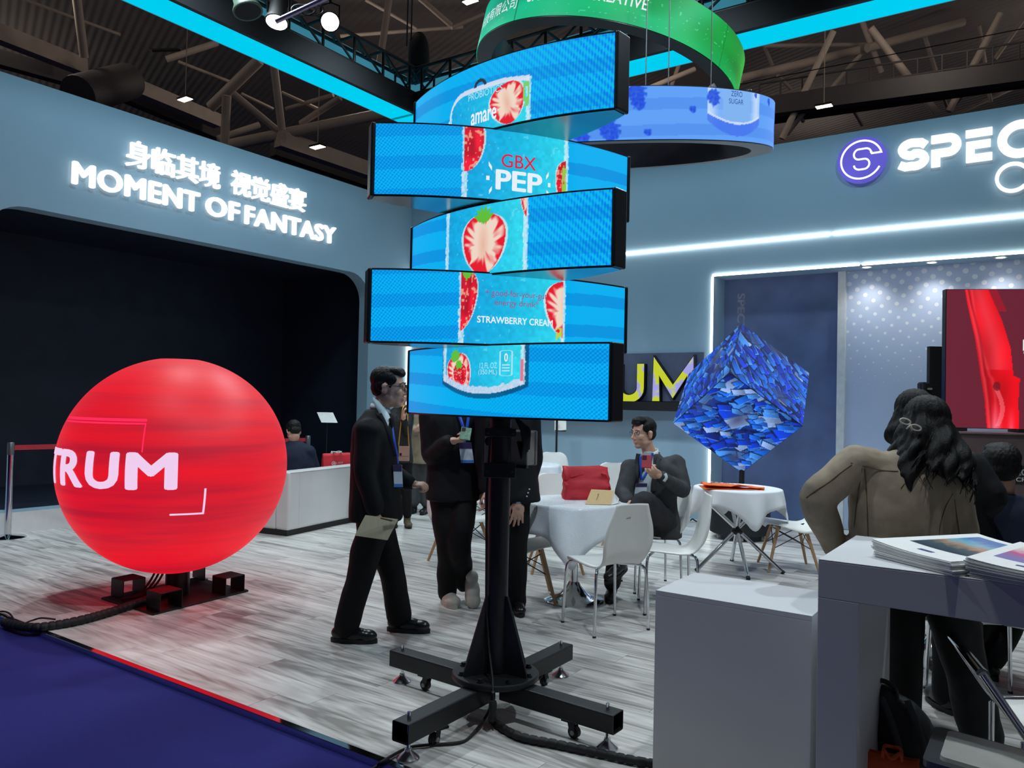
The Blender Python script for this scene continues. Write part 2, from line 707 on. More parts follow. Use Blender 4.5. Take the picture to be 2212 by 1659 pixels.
# ------------------------------------------------------------------ right wall with lit alcove
AC, ZA, DEP = 5.27, 3.18, 0.45
mb = MB()
mb.prism([(-0.22, 0), (AC, 0), (AC, ZA), (13, ZA), (13, ZT), (-0.22, ZT)], [], lambda u, v, w: BP(u, w, v), -DEP, 0.0)
wall_right = tag(fix_normals(mb.build('wall_right', M_WALL)), kind='structure')
M_SLATE = mat('slate_blue_stone_panel', S(84, 104, 144), 0.6, 0, 0.2, 2.2, 0.08, 30)
mb = MB()
mb.box(BP(5.97, -DEP - 0.03, 1.6), (1.5, 0.06, 3.2), Matrix.Rotation(BANG, 3, 'Z'))
panel = tag(mb.build('wall_alcove_panel', M_SLATE), kind='structure')
mb = MB()
mb.box(BP(6.775, -DEP + 0.01, 1.6), (0.09, 0.12, 3.2), Matrix.Rotation(BANG, 3, 'Z'))
tag(mb.build('trim_2', mat('white_post', S(205, 212, 215), 0.5)), kind='structure')


def dotted_mat():
    m = mat('dotted_alcove_print', S(180, 198, 226), 0.55, 0, 0.03, 2)
    nt = m.node_tree
    p = nt.nodes['Principled BSDF']
    src = p.inputs['Base Color'].links[0].from_socket
    uv = nt.nodes.new('ShaderNodeUVMap')
    uv.uv_map = 'panel'
    mp = nt.nodes.new('ShaderNodeMapping')
    mp.inputs['Rotation'].default_value = (0, 0, math.radians(38))
    mp.inputs['Scale'].default_value = (8.5, 8.5, 1)
    nt.links.new(uv.outputs[0], mp.inputs['Vector'])
    fr = nt.nodes.new('ShaderNodeVectorMath')
    fr.operation = 'FRACTION'
    nt.links.new(mp.outputs[0], fr.inputs[0])
    sb = nt.nodes.new('ShaderNodeVectorMath')
    sb.operation = 'SUBTRACT'
    sb.inputs[1].default_value = (0.5, 0.5, 0)
    nt.links.new(fr.outputs[0], sb.inputs[0])
    ln = nt.nodes.new('ShaderNodeVectorMath')
    ln.operation = 'LENGTH'
    nt.links.new(sb.outputs[0], ln.inputs[0])
    sx = nt.nodes.new('ShaderNodeSeparateXYZ')
    nt.links.new(uv.outputs[0], sx.inputs[0])
    # dot size fades to nothing towards the floor and towards the post
    rad = nt.nodes.new('ShaderNodeMapRange')
    rad.inputs['From Min'].default_value = 1.55
    rad.inputs['From Max'].default_value = 3.2
    rad.inputs['To Min'].default_value = 0.0
    rad.inputs['To Max'].default_value = 0.27
    nt.links.new(sx.outputs['Y'], rad.inputs['Value'])
    lt = nt.nodes.new('ShaderNodeMath')
    lt.operation = 'LESS_THAN'
    nt.links.new(ln.outputs['Value'], lt.inputs[0])
    nt.links.new(rad.outputs[0], lt.inputs[1])
    mx = nt.nodes.new('ShaderNodeMix')
    mx.data_type = 'RGBA'
    mx.inputs[7].default_value = S(222, 230, 242)
    nt.links.new(lt.outputs[0], mx.inputs[0])
    nt.links.new(src, mx.inputs[6])
    nt.links.new(mx.outputs[2], p.inputs['Base Color'])
    return m


mb = MB()
mb.add([BP(6.8, -DEP, 0), BP(13, -DEP, 0), BP(13, -DEP, 3.2), BP(6.8, -DEP, 3.2)], [(0, 1, 2, 3)])
o = tag(mb.build('wall_alcove_print', dotted_mat()), kind='structure')
uvl = o.data.uv_layers.new(name='panel')
for i, (x, y) in enumerate(((0, 0), (6.2, 0), (6.2, 3.2), (0, 3.2))):
    uvl.data[i].uv = (x, y)

# LED strip lights on the wall
M_STRIP = emit('led_strip_white', (1.0, 0.98, 0.93, 1), 7.0, 0.02)
M_STRIPW = emit('led_strip_warm', (1.0, 0.97, 0.86, 1), 6.0, 0.02)


def strip(label, segs, m=None, w=0.03):
    t = thing('led_strip_light', label, 'strip light', BP(*segs[0][0]), 0, 'white linear wall lights')
    inv = Vector(t.location)
    for p, q in segs:
        p, q = BP(*p), BP(*q)
        b1 = MB()
        b1.bar(p - inv, q - inv, w, w)
        b1.build('diffuser', m or M_STRIP, t)
    return t


strip('long white light line running under the illuminated wall name', [((0.05, 0.015, 3.576), (3.3, 0.015, 3.576)), ((3.31, 0.015, 3.576), (6.72, 0.015, 3.576)), ((6.75, 0.015, 3.576), (9.9, 0.015, 3.576))])
strip('white light line along the top edge of the slate alcove', [((AC, 0.012, ZA - 0.0), (7.05, 0.012, ZA)), ((7.08, 0.012, ZA), (10.4, 0.012, ZA))], None, 0.026)
strip('upright light line on the left edge of the slate alcove', [((AC, 0.012, 0.02), (AC, 0.012, ZA - 0.02))], M_STRIPW, 0.026)
strip('upright light line in the corner beside the dark opening', [((0.03, 0.03, 0.3), (0.03, 0.03, 2.6))], M_STRIPW, 0.022)

# downlights in the alcove soffit
for i, (a, lab) in enumerate(((7.09, 'small recessed downlight nearest the slate panel'), (7.78, 'middle recessed downlight above the dotted print'), (8.45, 'recessed downlight above the red screen'))):
    t = thing('recessed_downlight', lab, 'downlight', BP(a, -0.2, ZA - 0.001), 0, 'alcove downlights')
    b1 = MB()
    b1.lathe([(0.052, -0.004), (0.06, -0.008), (0.06, 0.0), (0.04, 0.0)], 20)
    b1.build('bezel', M_WHITEP, t, 40)
    b1 = MB()
    b1.lathe([(0.001, -0.004), (0.045, -0.005), (0.045, 0.0)], 20)
    b1.build('lens', emit('downlight_glow', (1, 0.97, 0.9, 1), 9.0), t, 40)
    lamp_light('downlight_beam', 'SPOT', BP(a, -0.2, ZA - 0.03), BP(a, -0.3, 1.6), 20, (1, 0.95, 0.86), 0.06, 125, 1.0)

# ------------------------------------------------------------------ illuminated lettering
M_LET = emit("white_letter_face", (1, 1, 1, 1), 1.3, 0.01)
M_LETSIDE = mat('violet_letter_return', S(120, 115, 200), 0.5)


def wall_letters(name, label, pieces, mapper, base, m=None):
    """pieces: (text, x0, x1, y0, y1, bold); each character is its own part"""
    t = thing(name, label, 'sign', base)
    inv = Vector(base)
    for s, x0, x1, y0, y1, bold, depth in pieces:
        v, f = text_fit(s, x0, x1, y0, y1, depth, bold)
        # split the run into its separate letters by face islands grouped on x gaps
        text_obj('letters', (v, f), lambda x, y, z: mapper(x, y, z) - inv, m or M_LET, t)
    return t


def left_map(x, y, z):
    # x measured along the wall from left to right as read
    return BP(0.02 + z, -x, y)


t = thing('wall_sign', 'white glowing slogan in Chinese and English above the dark opening', 'sign', BP(0.02, 3.6, 3.75))
inv = Vector(t.location)
cjk = '身临其境视觉盛宴'
xs = [-4.975, -4.655, -4.335, -4.02, -3.55, -3.235, -2.92, -2.605]
for ch, x in zip(cjk, xs):
    v, f = text_fit(ch, x, x + 0.305, 4.135, 4.455, 0.035, 0.022)
    text_obj('letter', (v, f), lambda x, y, z: left_map(x, y, z) - inv, M_LET, t)
for word, x0, x1 in (('MOMENT', -5.57, -4.0), ('OF', -3.915, -3.41), ('FANTASY', -3.325, -1.715)):
    # measure glyph advances once, then place every glyph by itself
    full, _ = text_geo(word, 1.0, 0, 0.02)
    k = (x1 - x0) / (full[:, 0].max() - full[:, 0].min())
    off = full[:, 0].min()
    for i, ch in enumerate(word):
        pre, _f1 = text_geo(word[:i + 1], 1.0, 0, 0.02)
        g, gf = text_geo(ch, 1.0, 0.02, 0.03)
        gw = g[:, 0].max() - g[:, 0].min()
        right = pre[:, 0].max()
        g0, _f2 = text_geo(ch, 1.0, 0, 0.02)
        left = right - (g0[:, 0].max() - g0[:, 0].min())
        xa, xb = x0 + (left - off) * k, x0 + (right - off) * k
        v, f = text_fit(ch, xa, xb, 3.778, 4.03, 0.035, 0.036)
        text_obj('letter', (v, f), lambda x, y, z: left_map(x, y, z) - inv, M_LET, t)


def right_map(x, y, z):
    return BP(x, 0.015 + z, y)


def stroke(mb, pts, w, d, fn, closed=False):
    """flat ribbon of width w through 2-D points, raised d from the wall"""
    pts = [Vector((p[0], p[1])) for p in pts]
    L, Rr = [], []
    n = len(pts)
    for i in range(n):
        a = pts[i - 1] if (i or closed) else pts[i]
        b = pts[(i + 1) % n] if (i < n - 1 or closed) else pts[i]
        d0 = (pts[i] - a).normalized() if (pts[i] - a).length > 1e-9 else (b - pts[i]).normalized()
        d1 = (b - pts[i]).normalized() if (b - pts[i]).length > 1e-9 else d0
        tn = (d0 + d1).normalized()
        nn = Vector((-tn.y, tn.x))
        c = max(0.4, nn.dot(Vector((-d0.y, d0.x))))
        L.append(pts[i] + nn * (w / 2 / c))
        Rr.append(pts[i] - nn * (w / 2 / c))
    for i in range(n if closed else n - 1):
        j = (i + 1) % n
        q = [L[i], Rr[i], Rr[j], L[j]]
        vs = [fn(p.x, p.y, 0) for p in q] + [fn(p.x, p.y, d) for p in q]
        mb.add(vs, [(3, 2, 1, 0), (4, 5, 6, 7), (0, 1, 5, 4), (1, 2, 6, 5), (2, 3, 7, 6), (3, 0, 4, 7)])
    return mb


def arc(cx, cy, rx, ry, a0, a1, n=14):
    return [(cx + rx * math.cos(math.radians(a0 + (a1 - a0) * i / n)), cy + ry * math.sin(math.radians(a0 + (a1 - a0) * i / n))) for i in range(n + 1)]


t = thing('wall_sign', 'large white glowing company name SPEC beside the round emblem', 'sign', BP(7.3, 0.015, 4.2))
inv = Vector(t.location)
fn = lambda x, y, z: right_map(x, y, z) - inv
Z0, Z1, SW = 4.205, 4.56, 0.088
h = Z1 - Z0
# S
mb = MB()
x0 = 7.47
sp = [(x0 - 0.0, Z0 + 0.075), (x0 + 0.06, Z0 + 0.045)] + arc(x0 + 0.155, Z0 + 0.115, 0.1, 0.072, -110, 90, 12) + arc(x0 + 0.125, Z1 - 0.115, 0.1, 0.072, 270, 80, 12) + [(x0 + 0.22, Z1 - 0.055), (x0 + 0.265, Z1 - 0.09)]
stroke(mb, sp, SW, 0.04, fn)
mb.build('letter', M_LET, t)
# P
mb = MB()
x0 = 7.79
stroke(mb, [(x0, Z1 - 0.045), (x0 + 0.17, Z1 - 0.045)] + arc(x0 + 0.17, Z1 - 0.125, 0.08, 0.08, 90, -90, 12) + [(x0 + 0.045, Z1 - 0.205), (x0 + 0.045, Z0)], SW, 0.04, fn)
mb.build('letter', M_LET, t)
# E with its detached top bar
mb = MB()
x0 = 8.125
stroke(mb, [(x0, Z1 - 0.042), (x0 + 0.25, Z1 - 0.042)], 0.08, 0.04, fn)
stroke(mb, [(x0 + 0.235, Z1 - 0.17), (x0 + 0.045, Z1 - 0.17), (x0 + 0.045, Z0 + 0.04), (x0 + 0.25, Z0 + 0.04)], 0.08, 0.04, fn)
mb.build('letter', M_LET, t)
# C
mb = MB()
stroke(mb, arc(8.63, (Z0 + Z1) / 2 + 0.005, 0.165, 0.155, 45, 315, 24), SW, 0.04, fn)
mb.build('letter', M_LET, t)
mb = MB()
stroke(mb, arc(8.565, 3.985, 0.145, 0.145, 42, 318, 24), 0.034, 0.04, fn)
mb.build('letter', M_LET, t)

t = thing('emblem_disc', 'round violet emblem with a white line monogram on the wall', 'emblem', BP(7.067, 0.015, 4.4))
inv = Vector(t.location)
mb = MB()
mb.prism(arc(7.067, 4.40, 0.268, 0.268, 0, 352.5, 47), [], fn2 := (lambda x, y, z: right_map(x, y, z) - inv), 0, 0.05)


def emblem_mat():
    m = emit('violet_lightbox', S(96, 92, 205), 1.0, 0.22, 3.0)
    return m


fix_normals(mb.build('disc', emblem_mat(), t))
mb = MB()
stroke(mb, arc(7.067, 4.40, 0.222, 0.222, -28, -345, 40)[::1] + [(7.18, 4.457), (7.175, 4.475)] + arc(7.115, 4.475, 0.055, 0.05, 0, 90, 6) + [(7.04, 4.525)] + arc(7.04, 4.465, 0.055, 0.06, 90, 270, 10) + arc(7.10, 4.345, 0.055, 0.06, 90, -90, 10) + [(7.06, 4.285)] + arc(7.05, 4.34, 0.062, 0.055, 270, 180, 6), 0.019, 0.058, fn2)
mb.build('monogram', emit('emblem_line', (1, 1, 1, 1), 1.6, 0.01), t)

# print on the slate panel
t = thing('panel_lettering', 'grey sideways SPEC lettering on the slate panel behind the cube', 'lettering', BP(5.49, -DEP + 0.003, 2.0))
inv = Vector(t.location)
v, f = text_fit('SPECTRUM', 0, 0.88, 0, 0.1, 0.004, 0.03)
text_obj('letters', (v, f), lambda x, y, z: BP(5.45 + y, -DEP + 0.001 + z, 2.99 - x) - inv, mat('pale_grey_vinyl', S(190, 200, 220), 0.5), t)
# ------------------------------------------------------------------ spiral LED column
TX, TY = -0.05, 3.815
ML, MH, MSG = 0.647, 0.333, 0.137
MR = (ML * ML + MSG * MSG) / (2 * MSG)
MTH = math.asin(ML / MR)
CAPW = 0.085
MODS = [(1, 2.771), (-1, 2.435), (1, 2.088), (-1, 1.757), (1, 1.421)]
MC = {1: (-0.069, 3.806, math.radians(41.6)), -1: (-0.043, 3.824, math.radians(18.9))}
AW = 2 * MTH * MR   # arc length of one face


def mod_pos(i, u, v, off=0.0, back=False):
    s, z = MODS[i]
    cx, cy, a = MC[s]
    yaw = -a * s
    dx, dy = math.cos(yaw), math.sin(yaw)
    nx, ny = math.sin(yaw), -math.cos(yaw)
    t = (2 * u - 1) * MTH
    q = MR * np.cos(t) - MR * math.cos(MTH) + off
    l = MR * np.sin(t)
    if back:
        q = -CAPW - q
    return cx + dx * l + nx * q - TX, cy + dy * l + ny * q - TY, z + v * MH + 0 * u


def lerp(a, b, t):
    return a + (b - a) * t


def over(img, mask, col):
    m = np.clip(mask, 0, 1)[..., None]
    return img * (1 - m) + np.asarray(col, float) / (255 if np.max(col) > 1.5 else 1) * m if not isinstance(col, np.ndarray) or col.ndim < 3 else img * (1 - m) + col * m


def berry(img, X, Y, cx, cy, w, h, ang, cut, clip=None, leaf=None):
    c, s = math.cos(ang), math.sin(ang)
    x = ((X - cx) * c + (Y - cy) * s) / w
    y = (-(X - cx) * s + (Y - cy) * c) / h
    top = y > 0.3
    yy = np.where(top, (y - 0.3) / 0.7, (y - 0.3) / 1.3)
    hw = np.sqrt(np.clip(1 - yy ** 2, 0, 1)) ** np.where(top, 0.8, 1.15)
    d = np.abs(x) / np.maximum(hw, 1e-3)
    inside = (np.abs(yy) < 1) & (d < 1)
    if clip is not None:
        inside &= clip
    rad = np.maximum(d, np.abs(yy))
    th = np.arctan2(y + 0.05, x)
    if cut:
        streak = vnoise(th * 7, rad * 2.2, 3)
        k = np.clip((rad + 0.55 * (streak - 0.5) - 0.62) / 0.2, 0, 1)[..., None]
        core = np.clip(1 - (np.hypot(x * 3.2, y * 1.1)), 0, 1)[..., None]
        cream = np.array([238, 214, 196]) / 255 * (1 - 0.35 * core) + np.array([214, 120, 96]) / 255 * 0.35 * core
        col = cream * (1 - k) + np.array([228, 30, 48]) / 255 * k
    else:
        seeds = (vnoise(x * 9, y * 9, 5) > 0.74)[..., None]
        sh = (0.78 + 0.35 * vnoise(x * 3, y * 3, 8))[..., None]
        col = np.array([222, 26, 52]) / 255 * sh
        col = np.where(seeds, np.array([235, 150, 130]) / 255, col)
    halo = ((np.abs(yy) < 1.06) & (d < 1.1) & ~inside)
    if clip is not None:
        halo &= clip
    img = over(img, halo * 0.75, (240, 235, 235))
    img = np.where(inside[..., None], col, img)
    if leaf:
        for a in np.linspace(-1.2, 1.2, 6):
            ax, ay = math.sin(a), math.cos(a)
            lx = (x - 0) * ay - (y - 0.8) * ax
            ly = (x - 0) * ax + (y - 0.8) * ay
            m = (np.abs(lx) < 0.13 * np.clip(1 - np.abs(ly - 0.18) / 0.34, 0, 1) * leaf)
            if clip is not None:
                m &= clip
            img = over(img, m * 1.0, (96, 190, 60))
    return img


def tower_paint(i, front=True):
    s = MODS[i][0]

    def paint(U, V):
        X, Y = U * AW, V * MH
        b = np.array([0, 174, 240]) / 255
        img = np.ones(U.shape + (3,)) * b
        # broad darker bands of the backdrop
        ph = (V * 2.15 + 0.37 * i + 0.22 * np.sin((U - 0.4) * 2.6) * s) % 1.0
        band = np.clip((0.40 - np.abs(ph - 0.5)) * 12, 0, 1) * (np.abs(ph - 0.5) < 0.2)
        img = over(img, band * 0.8, (0, 140, 220))
        img = over(img, np.clip(0.5 - np.abs(U - 0.5), 0, 1) * 0.18, (40, 200, 245))
        # beating of the LED dots, strongest at the near end
        near = U if s > 0 else 1 - U
        k = np.clip((near - 0.30) / 0.7, 0, 1) * 0.85
        if s > 0:
            g = np.sin(X * 300 + Y * 60 * (1 if i < 4 else 0)) * np.sin((Y * 330 + X * 22) if i == 4 else (Y * 90 - X * 150))
        else:
            g = np.sin(X * 330 + Y * 60) * np.sin(Y * 340 - X * 50)
        img = over(img, np.clip(g * 2.2 - 0.1, 0, 1) * k, (0, 112, 238))
        img = over(img, np.clip(-g * 1.8 - 0.1, 0, 1) * k * 0.75, (10, 200, 226))
        if not front:
            return img
        # the can
        cl, cr = 0.308, 0.699
        body = (U > cl) & (U < cr)
        vt = 9.0 + 0 * U
        if i == 0:
            sh = np.clip((U - cl) / 0.085, 0, 1)
            vt = 0.29 + 0.35 * np.sqrt(1 - (1 - sh) ** 2) - 0.05 * np.clip((U - 0.6) / 0.1, 0, 1)
            body &= V < vt
        vb = -9.0 + 0 * U
        if i == 4:
            vb = 0.315 + 0.16 * ((U - 0.517) / 0.19) ** 2
            body &= V > vb
            shd = (U > cl - 0.01) & (U < cr + 0.02) & (V > vb - 0.07) & ~body
            img = over(img, shd * 0.55, (10, 40, 70))
        tone = np.clip((U - cl) / (cr - cl), 0, 1)[..., None]
        cc = lerp(np.array([20, 165, 222]) / 255, np.array([60, 226, 238]) / 255, tone ** 1.3)
        cc = cc * (0.94 + 0.12 * vnoise(X * 60, Y * 60, 11)[..., None])
        cc = over(cc, (vnoise(X * 70, Y * 70, 21) > 0.9) * 0.4, (170, 240, 250))
        img = np.where(body[..., None], over(img, 0.88 + 0 * U, cc), img)
        # frosty edges
        jag = 0.006 * vnoise(Y * 90, X * 20, 4)
        for e, sg in ((cl, 1), (cr, -1)):
            m = (np.abs(U - e - sg * 0.004) < 0.006 + jag) & (V < vt + 0.02) & (V > vb - 0.01)
            img = over(img, m * (0.55 + 0.4 * vnoise(X * 200, Y * 120, 9)), (222, 236, 244))
        if i == 0:
            m = (np.abs(V - vt) < 0.035) & (U > cl - 0.005) & (U < cr)
            img = over(img, m * 0.9, (226, 224, 240))
            tb = np.hypot((X - 0.478 * AW) / 0.042, (Y - 0.655 * MH) / 0.042)
            img = over(img, (np.abs(tb - 0.82) < 0.2) & (V > vt + 0.03), (40, 52, 70))
            img = berry(img, X, Y, 0.607 * AW, 0.30 * MH, 0.098, 0.1, 0.25, True, (U < cr) & (V < vt + 0.0))
            img = over(img, (np.abs(U - 0.685) < 0.012) & (vnoise(X * 60, Y * 60, 2) > 0.35) & (V > 0.2) & (V < 0.55), (120, 205, 110))
        elif i == 1:
            img = berry(img, X, Y, 0.315 * AW, 0.77 * MH, 0.085, 0.135, 0.0, False, U > cl)
            img = berry(img, X, Y, 0.70 * AW, 0.33 * MH, 0.06, 0.12, 0.0, False, U < cr - 0.004)
            img = over(img, (np.abs(U - 0.688) < 0.01) & (V > 0.2) & (V < 0.62) & (vnoise(X * 70, Y * 50, 6) > 0.35), (150, 200, 70))
        elif i == 2:
            img = berry(img, X, Y, 0.51 * AW, 0.43 * MH, 0.136, 0.145, 0.0, True, None, 1.0)
            img = berry(img, X, Y, 0.70 * AW, 0.98 * MH, 0.035, 0.09, 0.1, True, U < cr)
        elif i == 3:
            img = berry(img, X, Y, 0.318 * AW, 0.60 * MH, 0.058, 0.145, -0.12, False, U > cl, 0.9)
            img = berry(img, X, Y, 0.71 * AW, 0.54 * MH, 0.112, 0.145, 0.12, True, U < cr - 0.003)
            img = over(img, (np.abs(U - 0.678) < 0.012) & (V > 0.1) & (V < 0.28) & (vnoise(X * 70, Y * 50, 6) > 0.45), (190, 205, 80))
        elif i == 4:
            img = berry(img, X, Y, 0.40 * AW, 0.60 * MH, 0.082, 0.1, 0.35, True, (U > cl) & (V > vb + 0.09), 1.6)
            img = berry(img, X, Y, 0.405 * AW, 0.58 * MH, 0.05, 0.06, 0.2, False, (U > cl) & (V > vb + 0.09), 3.2)
            fr = (V > vb) & (V < vb + 0.1 + 0.05 * (vnoise(X * 60, Y * 40, 12) - 0.5)) & (U > cl + 0.004) & (U < cr)
            img = over(img, fr * (0.7 + 0.3 * vnoise(X * 140, Y * 140, 13)), (214, 214, 236))
            img = over(img, (np.abs(U - 0.692) < 0.006) & (V > 0.5) & (V < 0.8), (226, 120, 150))
        return img
    return paint


tower = thing('led_column_display', 'tall spiral column of five curved blue LED screens on a black wheeled base', 'LED display', (TX, TY, 0))
M_LED = screen_mat('led_tower_face', 1.0)
M_LEDB = screen_mat('led_tower_back', 0.8)
M_CAP = mat('satin_black_shell', S(14, 17, 22), 0.35, 0.0, 0.1, 20)
M_UNDER = mat('dark_gloss_underside', S(150, 158, 160), 0.24, 0.85, 0.05, 4)
LETW = emit('screen_text_white', S(232, 240, 248), 1.0, 0.05, 60)
LETR = emit('screen_text_red', S(216, 44, 74), 1.0, 0.05, 60)
LETP = emit('screen_text_plum', S(150, 76, 130), 1.0, 0.1, 60)
LETC = emit('screen_text_pale', S(176, 226, 240), 1.0, 0.1, 60)
WORDS = {0: [('PROBIOTICS', .419, .585, .50, .60, 0.0, LETC), ('amare', .435, .56, .13, .30, 0.02, LETW)],
         1: [('GBX', .442, .572, .475, .665, 0.006, LETR), ('PEP', .422, .598, .15, .435, 0.03, LETW)],
         3: [('+ good-for-your-gut', .394, .626, .655, .775, 0.0, LETP), ('energy drink*', .428, .594, .53, .645, 0.0, LETP), ('STRAWBERRY CREAM', .367, .652, .30, .395, 0.02, LETW)],
         4: [('12 FL OZ', .508, .588, .675, .755, 0.0, LETC), ('(350 ML)', .502, .588, .57, .66, 0.0, LETC), ('0', .619, .634, .765, .88, 0.02, LETW)]}
for i in range(5):
    mod = thing('display_module', None, None)
    mod.parent = tower
    NUU = 36
    ring = []
    for k in range(NUU + 1):
        x, y, z = mod_pos(i, np.float64(k / NUU), 0.0, -0.004)
        ring.append((x, y))
    for k in range(NUU, -1, -1):
        x, y, z = mod_pos(i, np.float64(k / NUU), 0.0, -0.004, True)
        ring.append((x, y))
    z0 = MODS[i][1]
    b1 = MB()
    b1.loft([[(x, y, z0 - 0.006) for x, y in ring], [(x, y, z0 + MH + 0.006) for x, y in ring]])
    body = fix_normals(b1.build('housing', M_CAP, mod))
    b1 = MB()
    b1.add([(x, y, z0 - 0.0065) for x, y in ring], [tuple(range(len(ring) - 1, -1, -1))])
    b1.build('underside', M_UNDER, mod)
    picture_mesh('led_face', 330, 84, lambda u, v: mod_pos(i, u, 0.008 + v * 0.984, 0.001), tower_paint(i), M_LED, mod)
    picture_mesh('led_face', 120, 30, lambda u, v: mod_pos(i, 1 - u, 0.008 + v * 0.984, 0.001, True), tower_paint(i, False), M_LEDB, mod)
    for uu in (0.0, 1.0):
        p = Vector([float(q) for q in mod_pos(i, np.float64(uu), 0.0, 0.004)])
        q = Vector([float(w) for w in mod_pos(i, np.float64(uu), 0.0, 0.004, True)])
        b1 = MB()
        d = (Vector([float(w) for w in mod_pos(i, np.float64(1.0), 0.0)]) - Vector([float(w) for w in mod_pos(i, np.float64(0.0), 0.0)])).normalized() * (0.02 if uu else -0.02)
        loop = [p, p + d, q + d, q]
        b1.loft([[(w.x, w.y, z0 - 0.006) for w in loop], [(w.x, w.y, z0 + MH + 0.006) for w in loop]])
        fix_normals(b1.build('end_cap', M_CAP, mod, None, 0.008, 3))
    for s, u0, u1, v0, v1, bd, m in WORDS.get(i, []):
        vf = text_fit(s, u0, u1, v0, v1, 0, bd)
        text_obj('lettering', vf, lambda x, y, z: [float(w) for w in mod_pos(i, np.float64(x), np.float64(y), 0.0025)], m, mod)
    if i == 1:
        for du, dv, tu, tv in ((.402, .47, .012, -.07), (.394, .30, .012, 0), (.404, .13, .01, .06), (.618, .43, .01, .06), (.626, .30, .01, 0), (.622, .17, .012, -.05)):
            a = [(du - tu / 2, dv - tv / 2), (du + tu / 2, dv + tv / 2)]
            w = 0.03
            q = [(a[0][0], a[0][1] - w), (a[1][0], a[1][1] - w), (a[1][0], a[1][1] + w), (a[0][0], a[0][1] + w)]
            b1 = MB()
            b1.add([[float(c) for c in mod_pos(i, np.float64(x), np.float64(y), 0.0025)] for x, y in q], [(0, 1, 2, 3)])
            b1.build('burst_mark', LETW, mod)
    if i == 4:
        b1 = MB()
        stroke(b1, rrect(.601, .57, .652, .92, .02, 5), 0.006, 0.0, lambda x, y, z: [float(c) for c in mod_pos(i, np.float64(x), np.float64(y), 0.0025 + z)], True)
        for vv in (.64, .68, .72):
            stroke(b1, [(.61, vv), (.643, vv)], 0.018, 0.0, lambda x, y, z: [float(c) for c in mod_pos(i, np.float64(x), np.float64(y), 0.0025 + z)])
        b1.build('badge_outline', LETC, mod)

# stand
b1 = MB()
b1.cyl((0, 0, 0.2), (0, 0, 3.09), 0.052, None, 28)
b1.build('pole', M_BLACK, tower, 40)
b1 = MB()
b1.lathe([(0.05, 0.168), (0.205, 0.168), (0.21, 0.172), (0.21, 0.19), (0.205, 0.196), (0.05, 0.196)], 40)
b1.build('flange', M_BLACK, tower, 40)
for k in range(8):
    t_ = math.radians(22 + 45 * k)
    b1 = MB()
    c = Vector((0.172 * math.cos(t_), 0.172 * math.sin(t_), 0.196))
    b1.cyl(c, c + Vector((0, 0, 0.006)), 0.017, None, 12)
    b1.cyl(c + Vector((0, 0, 0.006)), c + Vector((0, 0, 0.016)), 0.012, None, 6)
    b1.build('bolt', M_BLACK, tower)
for ang in (-148, -32, 35, 145):
    t_ = math.radians(ang)
    d = Vector((math.cos(t_), math.sin(t_), 0))
    w = Vector((-d.y, d.x, 0)) * 0.006
    tri = [d * 0.045 + Vector((0, 0, .196)), d * 0.175 + Vector((0, 0, .196)), d * 0.175 + Vector((0, 0, .215)), d * 0.062 + Vector((0, 0, .56)), d * 0.045 + Vector((0, 0, .56))]
    b1 = MB()
    b1.loft([[p - w for p in tri], [p + w for p in tri]])
    fix_normals(b1.build('gusset', M_BLACK, tower, None, 0.002))
M_ARMIN = mat('tube_inside', S(8, 8, 9), 0.7)
for k, ang in enumerate((-124.2, -36.9, 55.8, 143.2)):
    t_ = math.radians(ang)
    d = Vector((math.cos(t_), math.sin(t_), 0))
    sd = Vector((-d.y, d.x, 0))
    arm = thing('support_arm', None, None)
    arm.parent = tower
    prof_o = rrect(-0.045, 0.083, 0.045, 0.168, 0.007, 3)
    prof_i = rrect(-0.041, 0.087, 0.041, 0.164, 0.005, 3)
    b1 = MB()
    b1.prism(prof_o, [prof_i], lambda u, v, w: d * w + sd * u + Vector((0, 0, v)), 0.06, 0.672)
    fix_normals(b1.build('square_tube', M_BLACK, arm))
    c = d * 0.62
    b1 = MB()
    b1.cyl(c + Vector((0, 0, 0.03)), c + Vector((0, 0, 0.195)), 0.0085, None, 12)
    b1.build('threaded_rod', M_CHROME, arm, 60)
    b1 = MB()
    b1.lathe([(0.049, 0), (0.05, 0.004), (0.046, 0.01), (0.016, 0.034), (0.014, 0.046), (0.0085, 0.046)], 28, c)
    b1.build('levelling_foot', mat('zinc_foot', S(225, 228, 230), 0.22, 1.0, 0.03, 8), arm, 50)
    c = d * 0.44
    b1 = MB()
    b1.box(c + Vector((0, 0, 0.078)), (0.07, 0.075, 0.008), Matrix((sd, d, Vector((0, 0, 1)))).transposed())
    for sg in (-1, 1):
        b1.bar(c + sd * 0.017 * sg + Vector((0, 0, 0.076)), c + sd * 0.017 * sg + d * 0.012 + Vector((0, 0, 0.024)), 0.003, 0.03, d)
    b1.build('caster_fork', M_BLACK, arm)
    c2 = c + d * 0.012 + Vector((0, 0, 0.027))
    b1 = MB()
    b1.cyl(c2 - sd * 0.012, c2 + sd * 0.012, 0.027, None, 24)
    b1.build('caster_wheel', M_RUBBER, arm, 40)
    b1 = MB()
    b1.cyl(c2 - sd * 0.021, c2 + sd * 0.021, 0.011, None, 14)
    b1.build('hub', mat('grey_hub', S(150, 150, 150), 0.4), arm, 40)
    if k in (0, 2):
        b1 = MB()
        b1.bar(c + d * -0.02 + Vector((0, 0, 0.06)), c + d * -0.075 + Vector((0, 0, 0.052)), 0.028, 0.012)
        b1.build('brake_lever', M_RUBBER, arm, None, 0.003)
